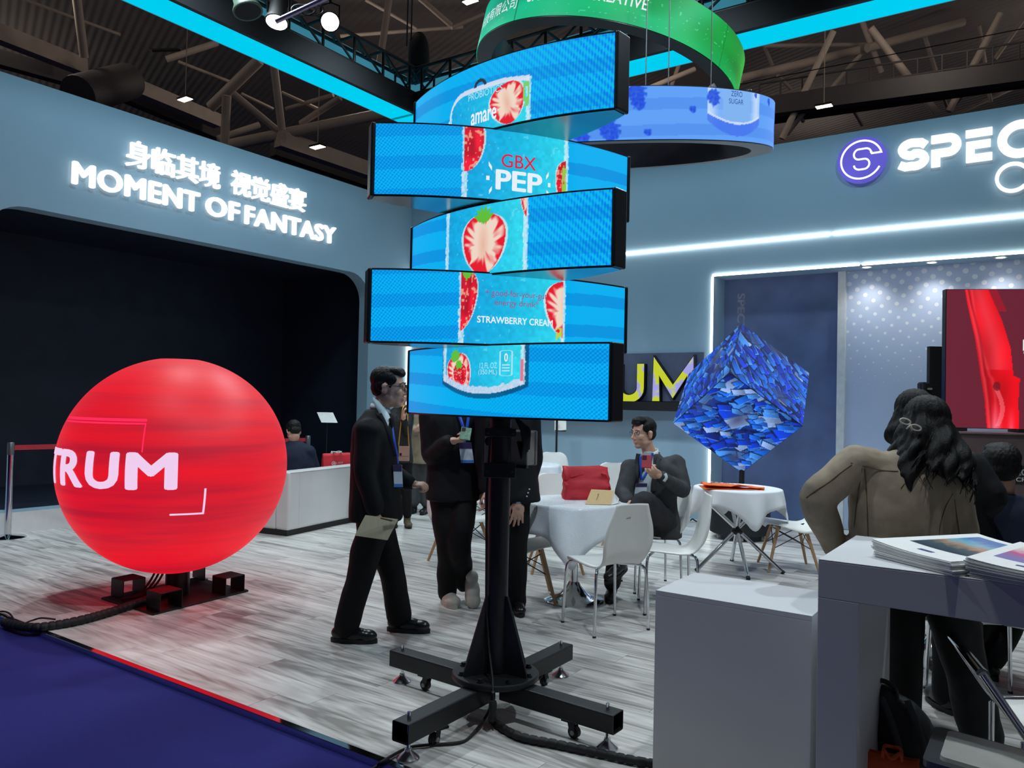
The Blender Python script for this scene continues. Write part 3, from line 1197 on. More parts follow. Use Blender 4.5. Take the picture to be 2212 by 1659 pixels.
for z, h in ((1.165, 0.07), (1.345, 0.04)):
    b1 = MB()
    b1.lathe([(0.052, -h / 2), (0.066, -h / 2), (0.066, h / 2), (0.052, h / 2)], 28, (0, 0, z))
    b1.box((0.0, -0.062, z), (0.15, 0.022, h))
    for sx in (-1, 1):
        b1.cyl((sx * 0.058, -0.06, z), (sx * 0.058, -0.082, z), 0.009, None, 8)
    b1.build('pole_clamp', M_BLACK, tower, 40, 0.003)
bx = thing('power_box', None, None)
bx.parent = tower
Rb = Matrix.Rotation(math.radians(-24), 3, 'Z')
cbx = Vector((0.045, 0.145, 1.262))
b1 = MB()
b1.box(cbx, (0.235, 0.1, 0.165), Rb)
b1.build('enclosure', mat('grey_enclosure', S(146, 142, 136), 0.5), bx, None, 0.006)
b1 = MB()
b1.box(cbx + Rb @ Vector((0, 0.062, 0)), (0.245, 0.024, 0.175), Rb)
b1.build('lid', mat('grey_enclosure', S(146, 142, 136), 0.5), bx, None, 0.008, 3)
b1 = MB()
b1.box(cbx + Rb @ Vector((0.03, -0.05, -0.088)), (0.18, 0.03, 0.012), Rb)
b1.build('bracket', M_BLACK, bx)
b1 = MB()
b1.cyl(cbx + Rb @ Vector((-0.09, -0.05, 0.03)), cbx + Rb @ Vector((-0.09, -0.058, 0.03)), 0.022, None, 16)
b1.build('cable_gland', M_BLACKM, bx, 40)
for k in range(5):
    pts = [(0.07 + 0.012 * k, 0.0, 1.42 - 0.01 * k), (0.10 + 0.01 * k, -0.02, 1.36), (0.115 + 0.006 * k, -0.03, 1.29 + 0.01 * k), (0.105 + 0.008 * k, -0.01, 1.22 + 0.012 * k), (0.085 + 0.012 * k, 0.02, 1.30)]
    b1 = MB()
    b1.tube([sum((Vector(pts[min(len(pts) - 1, j + q)]) * w for q, w in ((0, 1 - f), (1, f))), Vector()) for j in range(4) for f in (0, .25, .5, .75)] + [Vector(pts[-1])], 0.007, 6)
    b1.build('looped_cable', M_RUBBER, bx, 60)
b1 = MB()
b1.tube([(-0.048, -0.035, 1.33), (-0.062, -0.03, 1.05), (-0.055, -0.04, 0.8), (-0.05, -0.035, 0.5), (-0.03, -0.06, 0.3), (-0.01, -0.165, 0.21), (-0.008, -0.215, 0.19), (-0.006, -0.217, 0.1)], 0.006, 8)
b1.build('pole_cable', M_RUBBER, tower, 60)
# ------------------------------------------------------------------ cables of the column on the floor
def spiral_wrap(name, label, pts, r, group=None):
    """ribbed cable sleeve following smooth points"""
    pts = [Vector(p) for p in pts]
    dense = []
    for i in range(len(pts) - 1):
        p0, p1, p2, p3 = pts[max(0, i - 1)], pts[i], pts[i + 1], pts[min(len(pts) - 1, i + 2)]
        n = max(4, int((p2 - p1).length / 0.006))
        for k in range(n):
            t = k / n
            dense.append(0.5 * ((2 * p1) + (p2 - p0) * t + (2 * p0 - 5 * p1 + 4 * p2 - p3) * t * t + (3 * p1 - p0 - 3 * p2 + p3) * t ** 3))
    dense.append(pts[-1])
    rs = [r * (1.0 if (k % 7) > 1 else 0.84) for k in range(len(dense))]
    b1 = MB()
    b1.tube(dense, rs, 10)
    return tag(b1.build(name, M_RUBBER, None, 60), label, 'cable', group)


def smooth_path(pts, n=8):
    pts = [Vector(p) for p in pts]
    out = []
    for i in range(len(pts) - 1):
        p0, p1, p2, p3 = pts[max(0, i - 1)], pts[i], pts[i + 1], pts[min(len(pts) - 1, i + 2)]
        for k in range(n):
            t = k / n
            out.append(0.5 * ((2 * p1) + (p2 - p0) * t + (2 * p0 - 5 * p1 + 4 * p2 - p3) * t * t + (3 * p1 - p0 - 3 * p2 + p3) * t ** 3))
    out.append(pts[-1])
    return out


c0 = Vector((TX - 0.005, TY - 0.23, 0.12))
spiral_wrap('cable_sleeve', 'thick black spiral-wrapped cable running right from the column base', [c0 + Vector((0, 0, 0.02)), c0 + Vector((0, 0, -0.05)), PG(1068, 1560, .02), PG(1120, 1590, .02), PG(1200, 1607, .02), PG(1300, 1628, .02), PG(1360, 1641, .02), PG(1412, 1650, .02)], 0.019)
b1 = MB()
b1.tube(smooth_path([c0 + Vector((0, 0, .06)), PG(1054, 1540, .05), PG(1015, 1592, .009), PG(985, 1605, .009), PG(925, 1609, .009), PG(880, 1616, .009), PG(826, 1645, .009), PG(812, 1656, -.02), PG(760, 1690, -.024)], 6), 0.0065, 8)
tag(b1.build('power_cable', M_RUBBER, None, 60), 'thin black cable crossing from the column base to the carpet edge', 'cable')

# ------------------------------------------------------------------ LED sphere
SPC, SPR = Vector((-2.485, 5.87, 0.969)), 0.7926


def sphere_mat():
    m = bpy.data.materials.new('led_sphere_red')
    m.use_nodes = True
    nt = m.node_tree
    p = nt.nodes['Principled BSDF']
    p.inputs['Base Color'].default_value = (0.03, 0.004, 0.006, 1)
    p.inputs['Roughness'].default_value = 0.5
    p.inputs['Specular IOR Level'].default_value = 0.3
    tc = nt.nodes.new('ShaderNodeTexCoord')
    mp = nt.nodes.new('ShaderNodeMapping')
    mp.inputs['Scale'].default_value = (0.3, 0.3, 5.5)
    mp.inputs['Rotation'].default_value = (math.radians(4), math.radians(-5), 0)
    nt.links.new(tc.outputs['Object'], mp.inputs['Vector'])
    n = nt.nodes.new('ShaderNodeTexNoise')
    n.inputs['Scale'].default_value = 1.6
    n.inputs['Detail'].default_value = 3
    nt.links.new(mp.outputs[0], n.inputs['Vector'])
    r = nt.nodes.new('ShaderNodeValToRGB')
    e = r.color_ramp.elements
    e[0].position, e[0].color = 0.32, S(196, 22, 48)
    e[1].position, e[1].color = 0.62, S(245, 22, 42)
    x = e.new(0.45)
    x.color = S(226, 24, 46)
    nt.links.new(n.outputs['Fac'], r.inputs['Fac'])
    # LED rows
    sx = nt.nodes.new('ShaderNodeSeparateXYZ')
    nt.links.new(tc.outputs['Object'], sx.inputs[0])
    sn = nt.nodes.new('ShaderNodeMath')
    sn.operation = 'MULTIPLY'
    sn.inputs[1].default_value = 620
    nt.links.new(sx.outputs['Z'], sn.inputs[0])
    s2 = nt.nodes.new('ShaderNodeMath')
    s2.operation = 'SINE'
    nt.links.new(sn.outputs[0], s2.inputs[0])
    s3 = nt.nodes.new('ShaderNodeMath')
    s3.operation = 'MULTIPLY_ADD'
    s3.inputs[1].default_value = 0.07
    s3.inputs[2].default_value = 0.86
    nt.links.new(s2.outputs[0], s3.inputs[0])
    nt.links.new(r.outputs['Color'], p.inputs['Emission Color'])
    nt.links.new(s3.outputs[0], p.inputs['Emission Strength'])
    return m


M_SPH = sphere_mat()
sph = thing('led_sphere', 'large glowing red LED globe with white letters on a black floor stand', 'LED display', (SPC.x, SPC.y, 0))
prof = []
N = 60
for k in range(N + 1):
    ph = -PI / 2 + 0.16 + (PI - 0.16 - 0.17) * k / N
    prof.append((SPR * math.cos(ph), SPR * math.sin(ph)))
b1 = MB()
b1.lathe(prof, 96)
o = b1.build('globe', M_SPH, sph, 60)
o.location = (0, 0, SPC.z)


def sph_map(off=0.003):
    def f(x, y, z):
        # x = longitude in degrees, y = height above the centre
        r = math.sqrt(max(0.0, SPR * SPR - y * y)) + off
        t_ = math.radians(x)
        return (r * math.cos(t_), r * math.sin(t_), SPC.z + y * (1 + off / SPR))
    return f


def dense_text(s, x0, x1, y0, y1, bold, fn, m, parent, name='letter'):
    v, f = text_fit(s, x0, x1, y0, y1, 0, bold)
    b2 = MB()
    b2.add([(p[0], p[1], 0) for p in v], f)
    me = b2.mesh('tmp')
    import bmesh
    bm = bmesh.new()
    bm.from_mesh(me)
    bmesh.ops.triangulate(bm, faces=bm.faces)
    for _ in range(2):
        bmesh.ops.subdivide_edges(bm, edges=[e for e in bm.edges if abs(e.verts[0].co.x - e.verts[1].co.x) > 1.5 or abs(e.verts[0].co.y - e.verts[1].co.y) > 0.03], cuts=1)
        bmesh.ops.triangulate(bm, faces=bm.faces)
    for w in bm.verts:
        w.co = fn(*w.co)
    bm.to_mesh(me)
    bm.free()
    me.materials.append(m)
    me.name = name
    return new_obj(name, me, parent)


M_SLET = emit('globe_letter_white', S(240, 205, 238), 1.0, 0.04, 20)
M_SLINE = emit('globe_line_pink', S(255, 44, 88), 1.1, 0.05)
for ch, x0, x1 in (('T', -152, -130.5), ('R', -131, -112), ('U', -110.5, -92.5), ('M', -89.5, -66.3)):
    dense_text(ch, x0, x1, -0.1, 0.142, 0.04, sph_map(), M_SLET, sph)
b1 = MB()
stroke(b1, [(-69.5, -0.266)] + [(-69.5 + 1.57 * k, -0.266) for k in range(1, 11)] + [(-53.9, -0.22), (-53.9, -0.16), (-53.9, -0.1)], 0.0, 0.0, sph_map()) if False else None
for k in range(10):
    a0_, a1_ = -69.5 + 1.58 * k, -69.5 + 1.58 * (k + 1)
    f3 = sph_map()
    b1.add([f3(a0_, -0.272, 0), f3(a1_, -0.272, 0), f3(a1_, -0.26, 0), f3(a0_, -0.26, 0)], [(0, 1, 2, 3)])
for k in range(5):
    y0_, y1_ = -0.272 + 0.035 * k, -0.272 + 0.035 * (k + 1)
    b1.add([f3(-54.2, y0_, 0), f3(-53.2, y0_, 0), f3(-53.2, y1_, 0), f3(-54.2, y1_, 0)], [(0, 1, 2, 3)])
b1.build('corner_mark', M_SLET, sph)
b1 = MB()
for k in range(30):
    a0_, a1_ = -142 + 2 * k, -142 + 2 * (k + 1)
    b1.add([f3(a0_, 0.318, 0), f3(a1_, 0.318, 0), f3(a1_, 0.33, 0), f3(a0_, 0.33, 0)], [(0, 1, 2, 3)])
    b1.add([f3(a0_, 0.337, 0), f3(a1_, 0.337, 0), f3(a1_, 0.356, 0), f3(a0_, 0.356, 0)], [(0, 1, 2, 3)])
for k in range(7):
    y0_, y1_ = 0.142 + 0.026 * k, 0.142 + 0.026 * (k + 1)
    b1.add([f3(-82.7, y0_, 0), f3(-82.0, y0_, 0), f3(-82.0, y1_, 0), f3(-82.7, y1_, 0)], [(0, 1, 2, 3)])
b1.build('frame_mark', M_SLINE, sph)
# stand
near, left, right_ = Vector((-2.38, 5.32, 0)) - Vector((SPC.x, SPC.y, 0)), Vector((-2.93, 5.71, 0)) - Vector((SPC.x, SPC.y, 0)), Vector((-1.97, 6.02, 0)) - Vector((SPC.x, SPC.y, 0))
ev, eu = (left - near), (right_ - near)
M_STEELBLK = mat('black_steel_plate', S(30, 28, 30), 0.4, 0.3, 0.15, 25)
b1 = MB()
q = [near, near + eu, near + eu + ev, near + ev]
b1.loft([[p + Vector((0, 0, 0.0)) for p in q], [p + Vector((0, 0, 0.014)) for p in q]])
fix_normals(b1.build('base_plate', M_STEELBLK, sph, None, 0.003))
b1 = MB()
b1.cyl((0.035, 0.0, 0.012), (0.035, 0.0, 0.24), 0.085, None, 24)
b1.build('post', M_STEELBLK, sph, 40)
un, vn = eu.normalized(), ev.normalized()
for fu, fv in ((0.16, 0.1), (0.84, 0.12), (0.2, 0.88), (0.86, 0.9)):
    c = near + eu * fu + ev * fv + Vector((0, 0, 0.014))
    b1 = MB()
    w, l, h, t_ = 0.085, 0.085, 0.125, 0.006
    Rm = Matrix((un, vn, Vector((0, 0, 1)))).transposed()
    b1.box(c + Vector((0, 0, h)), (2 * w, 2 * l, t_), Rm)
    b1.box(c + un * w + Vector((0, 0, h / 2)), (t_, 2 * l, h), Rm)
    b1.box(c - un * w + Vector((0, 0, h / 2)), (t_, 2 * l, h), Rm)
    b1.box(c + un * (w + 0.015) + Vector((0, 0, 0.004)), (0.035, 2 * l, t_), Rm)
    b1.build('steel_bracket', M_STEELBLK, sph, None, 0.004)
for k in range(3):
    b1 = MB()
    b1.tube(smooth_path([(-0.03 * k - 0.01, -0.09, 0.24), (-0.06 - 0.03 * k, -0.12, 0.12), (-0.14 - 0.02 * k, -0.17, 0.04), (-0.25, -0.26, 0.03)], 5), 0.008, 6)
    b1.build('loose_cable', M_RUBBER, sph, 60)
spiral_wrap('cable_sleeve', 'black wrapped cable bundle trailing from the globe stand to the carpet', [PG(395, 1262, .05), PG(330, 1290, .04), PG(250, 1318, .03), PG(180, 1338, .03), PG(110, 1352, .025), PG(60, 1355, .02), PG(10, 1345, .0)], 0.028)
b1 = MB()
b1.tube(smooth_path([PG(120, 1338, .02), PG(90, 1335, .04), PG(70, 1340, .02), PG(40, 1348, .02), PG(20, 1325, .02), PG(0, 1321, .01), PG(-30, 1330, .01)], 6), 0.006, 6)
tag(b1.build('loose_wire', M_RUBBER, None, 60), 'thin wire tail at the end of the globe cable bundle', 'cable')

# ------------------------------------------------------------------ hanging LED rings
def ring_display(name, label, c, n, R_, H_, rim, paint, wires, rim_mat):
    t = thing(name, label, 'LED ring', c)
    q = Vector((0, 0, 1)).rotation_difference(Vector(n).normalized())
    t.rotation_mode = 'QUATERNION'
    t.rotation_quaternion = q
    pm = screen_mat(name + '_face', 1.0)
    for nu, s0, s1 in ((560, 0.5, 1.0), (110, 0.0, 0.5)):   # aisle-side half, far half
        picture_mesh('led_face', nu, 56 if nu > 200 else 24, lambda u, v: (R_ * np.cos(2 * PI * (s0 + u * (s1 - s0))), R_ * np.sin(2 * PI * (s0 + u * (s1 - s0))), 0.006 + v * (H_ - 0.012)), lambda u, v: paint(s0 + u * (s1 - s0), v), pm, t)
    b2 = MB()
    k = 96
    b2.lathe([(R_ - 0.004, 0.0), (R_ - 0.004, H_), (R_ - rim, H_), (R_ - rim, 0.0), (R_ - 0.004, 0.0)], k)
    # drop the two lathe caps so that the middle stays open
    b2.f = b2.f[:-2]
    fix_normals(b2.build('housing', rim_mat, t, 40))
    for ang in (20, 80, 140, 200, 260, 320):
        tt = math.radians(ang)
        b3 = MB()
        p = Vector(((R_ - rim / 2) * math.cos(tt), (R_ - rim / 2) * math.sin(tt), H_))
        b3.tube([p + Vector((0.018 * math.cos(w), 0, 0.02 + 0.018 * math.sin(w))) for w in np.linspace(0, 2 * PI, 13)[:-1]], 0.005, 6, True)
        b3.build('eye_bolt', M_CHROME, t, 60)
    iv = q.inverted()
    for ang in wires:
        tt = math.radians(ang)
        p = Vector(((R_ - rim / 2) * math.cos(tt), (R_ - rim / 2) * math.sin(tt), H_))
        top = iv @ (Vector((0, 0, 7.2)) - Vector((0, 0, c[2]))) + (p - (iv @ Vector((0, 0, 1))) * (iv @ Vector((0, 0, 1))).dot(p))
        b3 = MB()
        b3.cyl(p, top, 0.0035, None, 6)
        b3.build('steel_wire', mat('steel_wire', S(120, 125, 128), 0.4, 0.8), t, 60)
    return t


def green_paint(U, V):
    ang = U * 360
    a = ((ang - 180) % 360)   # 0 at the far left limb, rising to the right along the near side
    k = np.clip(a / 180, 0, 1)[..., None]
    img = lerp(np.array([16, 196, 160]) / 255, np.array([22, 176, 44]) / 255, np.clip(k * 1.35 - 0.2, 0, 1))
    img = img * (0.72 + 0.34 * V[..., None] * 0 + 0.3 * vnoise(a * 0.06, V * 3, 3)[..., None])
    ray = np.exp(-((a - 112 - 22 * (V - 0.5)) / 9) ** 2) + 0.5 * np.exp(-((a - 90 + 30 * (V - 0.5)) / 5) ** 2)
    img = over(img, np.clip(ray, 0, 1) * 0.4, (60, 230, 170))
    img = over(img, np.clip(1 - V * 2.2, 0, 1) * 0.35, (30, 214, 150))
    sp = vnoise(a * 0.9, V * 24, 8) > 0.93
    img = over(img, sp * 0.55, (120, 245, 200))
    img = over(img, ((np.abs(a - 135.9) < 0.25) | (np.abs(a - 45) < 0.25)) * 0.5, (5, 60, 30))
    return img


green = ring_display('green_led_ring', 'tilted hanging ring screen glowing green at the top', (0.708, 6.5, 4.13), (0.204, 0.005, 1), 1.085, 0.333, 0.13, green_paint, (200, 262, 300), M_CAP)
f4 = lambda R_: (lambda x, y, z: ((R_ + 0.004) * math.cos(math.radians(x)), (R_ + 0.004) * math.sin(math.radians(x)), y))
dense_text('科技有限公司', -166, -135.5, 0.10, 0.20, 0.0, f4(1.085), LETW, green, 'lettering')
dense_text('SPECTRUM CREATIVE', -130, -82, 0.125, 0.21, 0.01, f4(1.085), LETW, green, 'lettering')


def blue_paint(U, V):
    ang = ((U * 360 + 180) % 360) - 180
    img = np.ones(U.shape + (3,)) * np.array([96, 160, 246]) / 255
    ph = (V * 2.0 + 0.12 * np.sin(np.radians(ang) * 2) + 0.2) % 1
    img = over(img, (np.abs(ph - 0.5) < 0.22) * 0.4, (66, 126, 230))
    x, y = np.radians(ang + 52.3) * 1.338, V * 0.333
    body = (np.abs(x) < 0.278) & (y > 0.03 + 0.18 * (x * 2.6) ** 2)
    tone = np.clip(1 - np.abs(x + 0.02) / 0.3, 0, 1)
    img = over(img, body * (0.55 + 0.3 * np.sin(tone * 9)), (205, 226, 250))
    img = over(img, body & (np.abs(x) < 0.14), (128, 178, 240))
    base = body & (y < 0.115 + 0.12 * (x * 2.6) ** 2)
    img = over(img, base * 0.85, (60, 110, 236))
    img = over(img, (body & (np.abs(y - 0.115 - 0.12 * (x * 2.6) ** 2) < 0.007)) * 0.8, (225, 232, 252))
    for a, v, r in ((-62.1, .82, .055), (-85.6, .86, .065), (-85.0, .68, .045), (-69.1, .57, .026), (-92.8, .17, .07), (-82.4, .13, .026), (-100.3, .08, .05), (-32.5, .9, .03), (-43, .95, .02), (-108, .8, .07), (-118, .3, .06), (-128, .7, .07), (-20, .4, .06), (-5, .75, .07), (20, .3, .06), (-145, .4, .07)):
        bx_, by_ = np.radians(ang - a) * 1.338, (V - v) * 0.333
        rr = np.hypot(bx_, by_) / r * (1 + 0.5 * (vnoise(bx_ * 60 + 40, by_ * 60 + 40, 5) - 0.5))
        img = over(img, np.clip((1 - rr) * 5, 0, 1) * 0.9, np.stack([0.08 + 0.1 * vnoise(bx_ * 90, by_ * 90, 2), 0.22 + 0.18 * vnoise(bx_ * 90, by_ * 90, 2), 0.86 + 0 * bx_], -1))
    return img


blue = ring_display('blue_led_ring', 'wide hanging ring screen with pale blue picture of a can and berries', (0.645, 6.26, 3.443), (-0.051, -0.219, 1), 1.338, 0.333, 0.16, blue_paint, (278, 285, 300), mat('ring_underside_grey', S(44, 48, 54), 0.4, 0.0, 0.1, 10))
dense_text('ZERO', -55.6, -50.6, 0.285, 0.318, 0.0, f4(1.338), emit('ring_text_navy', S(40, 70, 150), 1.0), blue, 'lettering')
dense_text('SUGAR', -56.4, -50.0, 0.238, 0.27, 0.0, f4(1.338), emit('ring_text_navy', S(40, 70, 150), 1.0), blue, 'lettering')

# ------------------------------------------------------------------ LED cube standing on its corner
P0 = Vector((2.2536, 8.1737, 1.8353))
AX = [Vector((.33363, .72484, .60275)), Vector((.82755, .08104, -.55551)), Vector((-.4515, .68414, -.5728))]
CS = 0.975
cube = thing('led_cube', 'blue LED cube balanced on one corner above a black post', 'LED display', (2.61, 8.93, 0))
inv = Vector((2.61, 8.93, 0))


def shard_paint(seed):
    def paint(U, V):
        img = np.zeros(U.shape + (3,))
        img[...] = np.array([14, 30, 92]) / 255
        rs = np.random.RandomState(seed)
        order = []
        for k in range(170):
            sz = 0.05 + 0.2 * rs.rand() ** 2
            order.append((sz, rs.rand(), rs.rand(), rs.normal() * 0.35 + (0.5 if seed % 2 else -0.4), rs.rand(), rs.rand()))
        order.sort(key=lambda q: -q[0] - 0.04 * q[5])
        for sz, cx, cy, an, tn, kk in order:
            c, s = math.cos(an), math.sin(an)
            x = ((U - cx) * c + (V - cy) * s) / (sz * 1.1)
            y = (-(U - cx) * s + (V - cy) * c + 0.25 * sz * x) / (sz * 0.55)
            ins = (np.abs(x) < 1) & (np.abs(y) < 1)
            shd = (np.abs(x - 0.12) < 1.05) & (np.abs(y + 0.45) < 1.05) & ~ins
            img = over(img, shd * 0.6, (6, 12, 48))
            base = np.array([[10, 66, 226], [26, 112, 246], [70, 150, 250], [150, 184, 246], [12, 40, 150]][0 if tn < .3 else 1 if tn < .64 else 2 if tn < .8 else 3 if tn < .9 else 4]) / 255
            g = 0.78 + 0.22 * x + 0.12 * ((y * 4) % 1 > 0.5)
            col = np.clip(base * g[..., None], 0, 1)
            img = np.where(ins[..., None], col, img)
            img = over(img, (ins & (y > 0.86)) * 0.55, (150, 205, 255))
        for k in range(3):
            cx, cy = rs.rand(), rs.rand()
            d = np.hypot((U - cx) / 0.24, (V - cy) / 0.12) + 0.5 * (vnoise(U * 9, V * 9, seed) - 0.5)
            img = over(img, np.clip(1 - d, 0, 1) * 0.8, (60, 66, 100))
        return img
    return paint


M_CUBE = screen_mat('led_cube_face', 1.0)
for k, (o_, e1, e2) in enumerate((((0, 0, 0), 1, 0), ((0, 0, 0), 0, 2), ((0, 0, 0), 2, 1), ((1, 1, 1), 1, 0), ((1, 1, 1), 0, 2), ((1, 1, 1), 2, 1))):
    org = P0 + AX[0] * CS * o_[0] + AX[1] * CS * o_[1] + AX[2] * CS * o_[2] - inv
    sg = 1 if o_ == (0, 0, 0) else -1
    A, B = AX[e1] * CS * sg, AX[e2] * CS * sg
    nu = 150 if sg == 1 else 24
    g = 0.006
    picture_mesh('led_panel', nu, nu, lambda u, v: tuple(org[c] + A[c] * (g + u * (1 - 2 * g)) + B[c] * (g + v * (1 - 2 * g)) for c in range(3)), shard_paint(k + 2), M_CUBE, cube)
core = P0 + (AX[0] + AX[1] + AX[2]) * CS / 2 - inv
b1 = MB()
b1.box(core, (CS - 0.004,) * 3, Matrix(AX).transposed())
b1.build('frame', M_CAP, cube)
bot = P0 + (AX[1] + AX[2]) * CS - inv
b1 = MB()
b1.cyl((bot.x, bot.y, 0.3), (bot.x, bot.y, bot.z + 0.06), 0.03, None, 16)
b1.build('post', M_BLACKM, cube, 40)
b1 = MB()
b1.lathe([(0.31, 0.06), (0.33, 0.07), (0.33, 0.37), (0.31, 0.385), (0.02, 0.385)], 40)
b1.build('drum_base', M_BLACKM, cube, 40)
for k in range(6):
    t_ = 2 * PI * k / 6 + 0.3
    b1 = MB()
    c = Vector((0.27 * math.cos(t_), 0.27 * math.sin(t_), 0.03))
    b1.cyl(c - Vector((0.015, 0, 0)), c + Vector((0.015, 0, 0)), 0.03, None, 14)
    b1.box(c + Vector((0, 0, 0.035)), (0.05, 0.06, 0.012))
    b1.build('caster', mat('pale_caster', S(150, 150, 150), 0.4), cube, 40)

# ------------------------------------------------------------------ UM channel letters on the shelf
sgn = thing('channel_letter_sign', 'yellow and lilac LED letters UM on a black shelf against the wall', 'sign', BP(3.9, 0.0, 1.4))
inv = Vector(sgn.location)
fnu = lambda x, y, z: BP(x, 0.02 + z, y) - inv
b1 = MB()
b1.prism([(2.0, 1.53), (5.18, 1.53), (5.18, 2.18), (2.0, 2.18)], [], fnu, -0.018, 0.012)
fix_normals(b1.build('back_board', mat('blue_grey_board', S(98, 106, 130), 0.5), sgn))
b1 = MB()
b1.prism([(2.0, 1.40), (5.1, 1.40), (5.1, 1.52), (2.0, 1.52)], [], fnu, -0.018, 0.2)
fix_normals(b1.build('shelf', M_BLACKM, sgn))


def um_mat():
    m = emit('letter_led_yellow_lilac', S(190, 205, 60), 1.0, 0.1, 5.0)
    nt = m.node_tree
    r = [n for n in nt.nodes if n.type == 'VALTORGB'][0]
    r.color_ramp.elements[0].color = S(160, 160, 226)
    r.color_ramp.elements[1].color = S(196, 206, 50)
    r.color_ramp.elements[0].position = 0.44
    r.color_ramp.elements[1].position = 0.52
    return m


um = um_mat()
for pts in ([(3.98, 2.03), (3.98, 1.70)] + arc(4.15, 1.70, 0.17, 0.145, 180, 360, 12) + [(4.32, 2.03)], [(4.55, 1.53), (4.55, 2.0), (4.79, 1.66), (5.03, 2.0), (5.03, 1.53)]):
    b1 = MB()
    stroke(b1, pts, 0.125, 0.09, fnu)
    b1.build('letter_return', M_BLACKM, sgn)
    b1 = MB()
    stroke(b1, pts, 0.1, 0.008, lambda x, y, z: BP(x, 0.111 + z, y) - inv)
    b1.build('letter_face', um, sgn)

# ------------------------------------------------------------------ red LED wall on a cabinet at the right
RS = thing('led_wall_panel', 'red LED picture panel standing on a dark cabinet at the right edge', 'LED display', PX(2042, 930, 6.8))
inv = Vector(RS.location)
XD = Vector((0.985, -0.17, 0))
SW_, SH_ = 1.5, 1.19


def red_paint(U, V):
    x, y = U * SW_, V * SH_
    img = np.ones(U.shape + (3,)) * np.array([104, 34, 50]) / 255
    left = np.interp(V, [0, .2, .66, .9, 1], [.33, .31, .227, .165, .146])
    right = np.interp(V, [0, .2, .36, .38, .42, .58, .78, .92, 1], [.58, .575, .585, .535, .53, .51, .44, .37, .33])
    m = (x > left) & (x < right)
    f = np.clip((x - left) / (right - left), 0, 1)
    cloth = np.array([240, 14, 28]) / 255 * (0.78 + 0.3 * vnoise(x * 9, y * 3.2, 4))[..., None]
    img = np.where(m[..., None], np.clip(cloth, 0, 1), img)
    sheer = m & (V > 0.42)
    img = over(img, sheer * np.clip(1.1 - np.abs(f - 0.55) * 2.2, 0, 1) * 0.32, (255, 120, 130))
    fold = np.exp(-((f - 0.08) / 0.05) ** 2) + 0.8 * np.exp(-((f - 0.22 - 0.1 * np.sin(V * 7)) / 0.05) ** 2)
    img = over(img, m * np.clip(fold, 0, 1) * 0.4, (255, 110, 120))
    img = over(img, m * np.exp(-((f - 0.15) / 0.04) ** 2) * 0.5, (130, 10, 24))
    img = over(img, ((x > right) & (x < right + 0.07) & (V > 0.84)) * 0.5, (190, 20, 34))
    fg = np.hypot((x - 0.405) / 0.03, (y - 0.36) / 0.04) < 1
    leaf = (np.abs(x - 0.40 - 0.05 * np.sin((0.34 - y) * 9)) < 0.018) & (y < 0.34) & (y > 0.02)
    img = over(img, leaf * 0.5, (255, 140, 150))
    img = over(img, fg * 0.75, (112, 20, 32))
    pink = np.exp(-((x - 0.40) / 0.04) ** 2) * np.clip(1 - V * 5, 0, 1) + 0.7 * np.exp(-((x - 0.52) / 0.025) ** 2) * np.clip(1 - V * 6, 0, 1)
    img = over(img, m * np.clip(pink, 0, 1) * 0.6, (250, 160, 180))
    img = over(img, (x > 0.68) * 0.6, (130, 26, 38))
    for x0, x1, y0, y1 in ((.605, .618, .67, .76), (.618, .628, .748, .76), (.612, .655, .64, .66), (.645, .656, .555, .66), (.655, .664, .44, .55)):
        img = over(img, ((x > x0) & (x < x1) & (y > y0) & (y < y1)) * 1.0, (236, 245, 250))
    return img


z_b = 0.03
picture_mesh('led_face', 250, 230, lambda u, v: tuple(XD[c] * u ** 1.6 * SW_ + (0, 0, 1)[c] * (z_b + v * SH_) + Vector((-0.17, -0.985, 0))[c] * 0.0 for c in range(3)), lambda u, v: red_paint(u ** 1.6, v), screen_mat('led_wall_face', 1.0), RS)
b1 = MB()
Rm = frame(Vector((0.17, 0.985, 0)))
b1.box(XD * SW_ / 2 + Vector((0.17, 0.985, 0)) * 0.045 + Vector((0, 0, z_b + SH_ / 2)), (SW_ + 0.01, 0.08, SH_ + 0.01), Rm)
b1.build('frame', M_CAP, RS)
for q in (0.1, 0.62, 1.2):
    b1 = MB()
    b1.box(XD * q + Vector((0.17, 0.985, 0)) * 0.06 + Vector((0, 0, z_b / 2)), (0.12, 0.2, z_b), Rm)
    b1.build('foot', M_BLACK, RS)
cab = thing('display_cabinet', 'dark brown cabinet carrying the red LED panel', 'cabinet', (RS.location.x, RS.location.y, 0))
hz = RS.location.z - 0.002
b1 = MB()
b1.box(XD * 0.7 + Vector((0.17, 0.985, 0)) * 0.1 + Vector((0, 0, hz / 2)), (1.9, 0.55, hz - 0.02), Rm)
b1.build('body', mat('brown_laminate', S(92, 76, 76), 0.45), cab, None, 0.004)
b1 = MB()
b1.box(XD * 0.7 + Vector((0.17, 0.985, 0)) * 0.1 + Vector((0, 0, hz - 0.007)), (1.94, 0.59, 0.013), Rm)
b1.build('top', mat('brown_laminate_top', S(120, 100, 100), 0.35), cab)
plq = XD * 0.585 - Vector((0.17, 0.985, 0)) * 0.178 + Vector((0, 0, hz - 0.345))
b1 = MB()
b1.box(plq, (0.36, 0.006, 0.15), Rm)
pl = b1.build('name_plate', M_BLACKM, cab)
vf = text_fit('SPECTRUM', -0.16, 0.16, -0.005, 0.05, 0.002, 0.03)
text_obj('lettering', vf, lambda x, y, z: plq + XD * x + Vector((0, 0, y)) - Vector((0.17, 0.985, 0)) * (0.0035 + z), mat('white_vinyl_print', S(215, 215, 215), 0.5), pl)
vf = text_fit('CREATIVE', -0.1, 0.16, -0.055, -0.022, 0.002, 0.0)
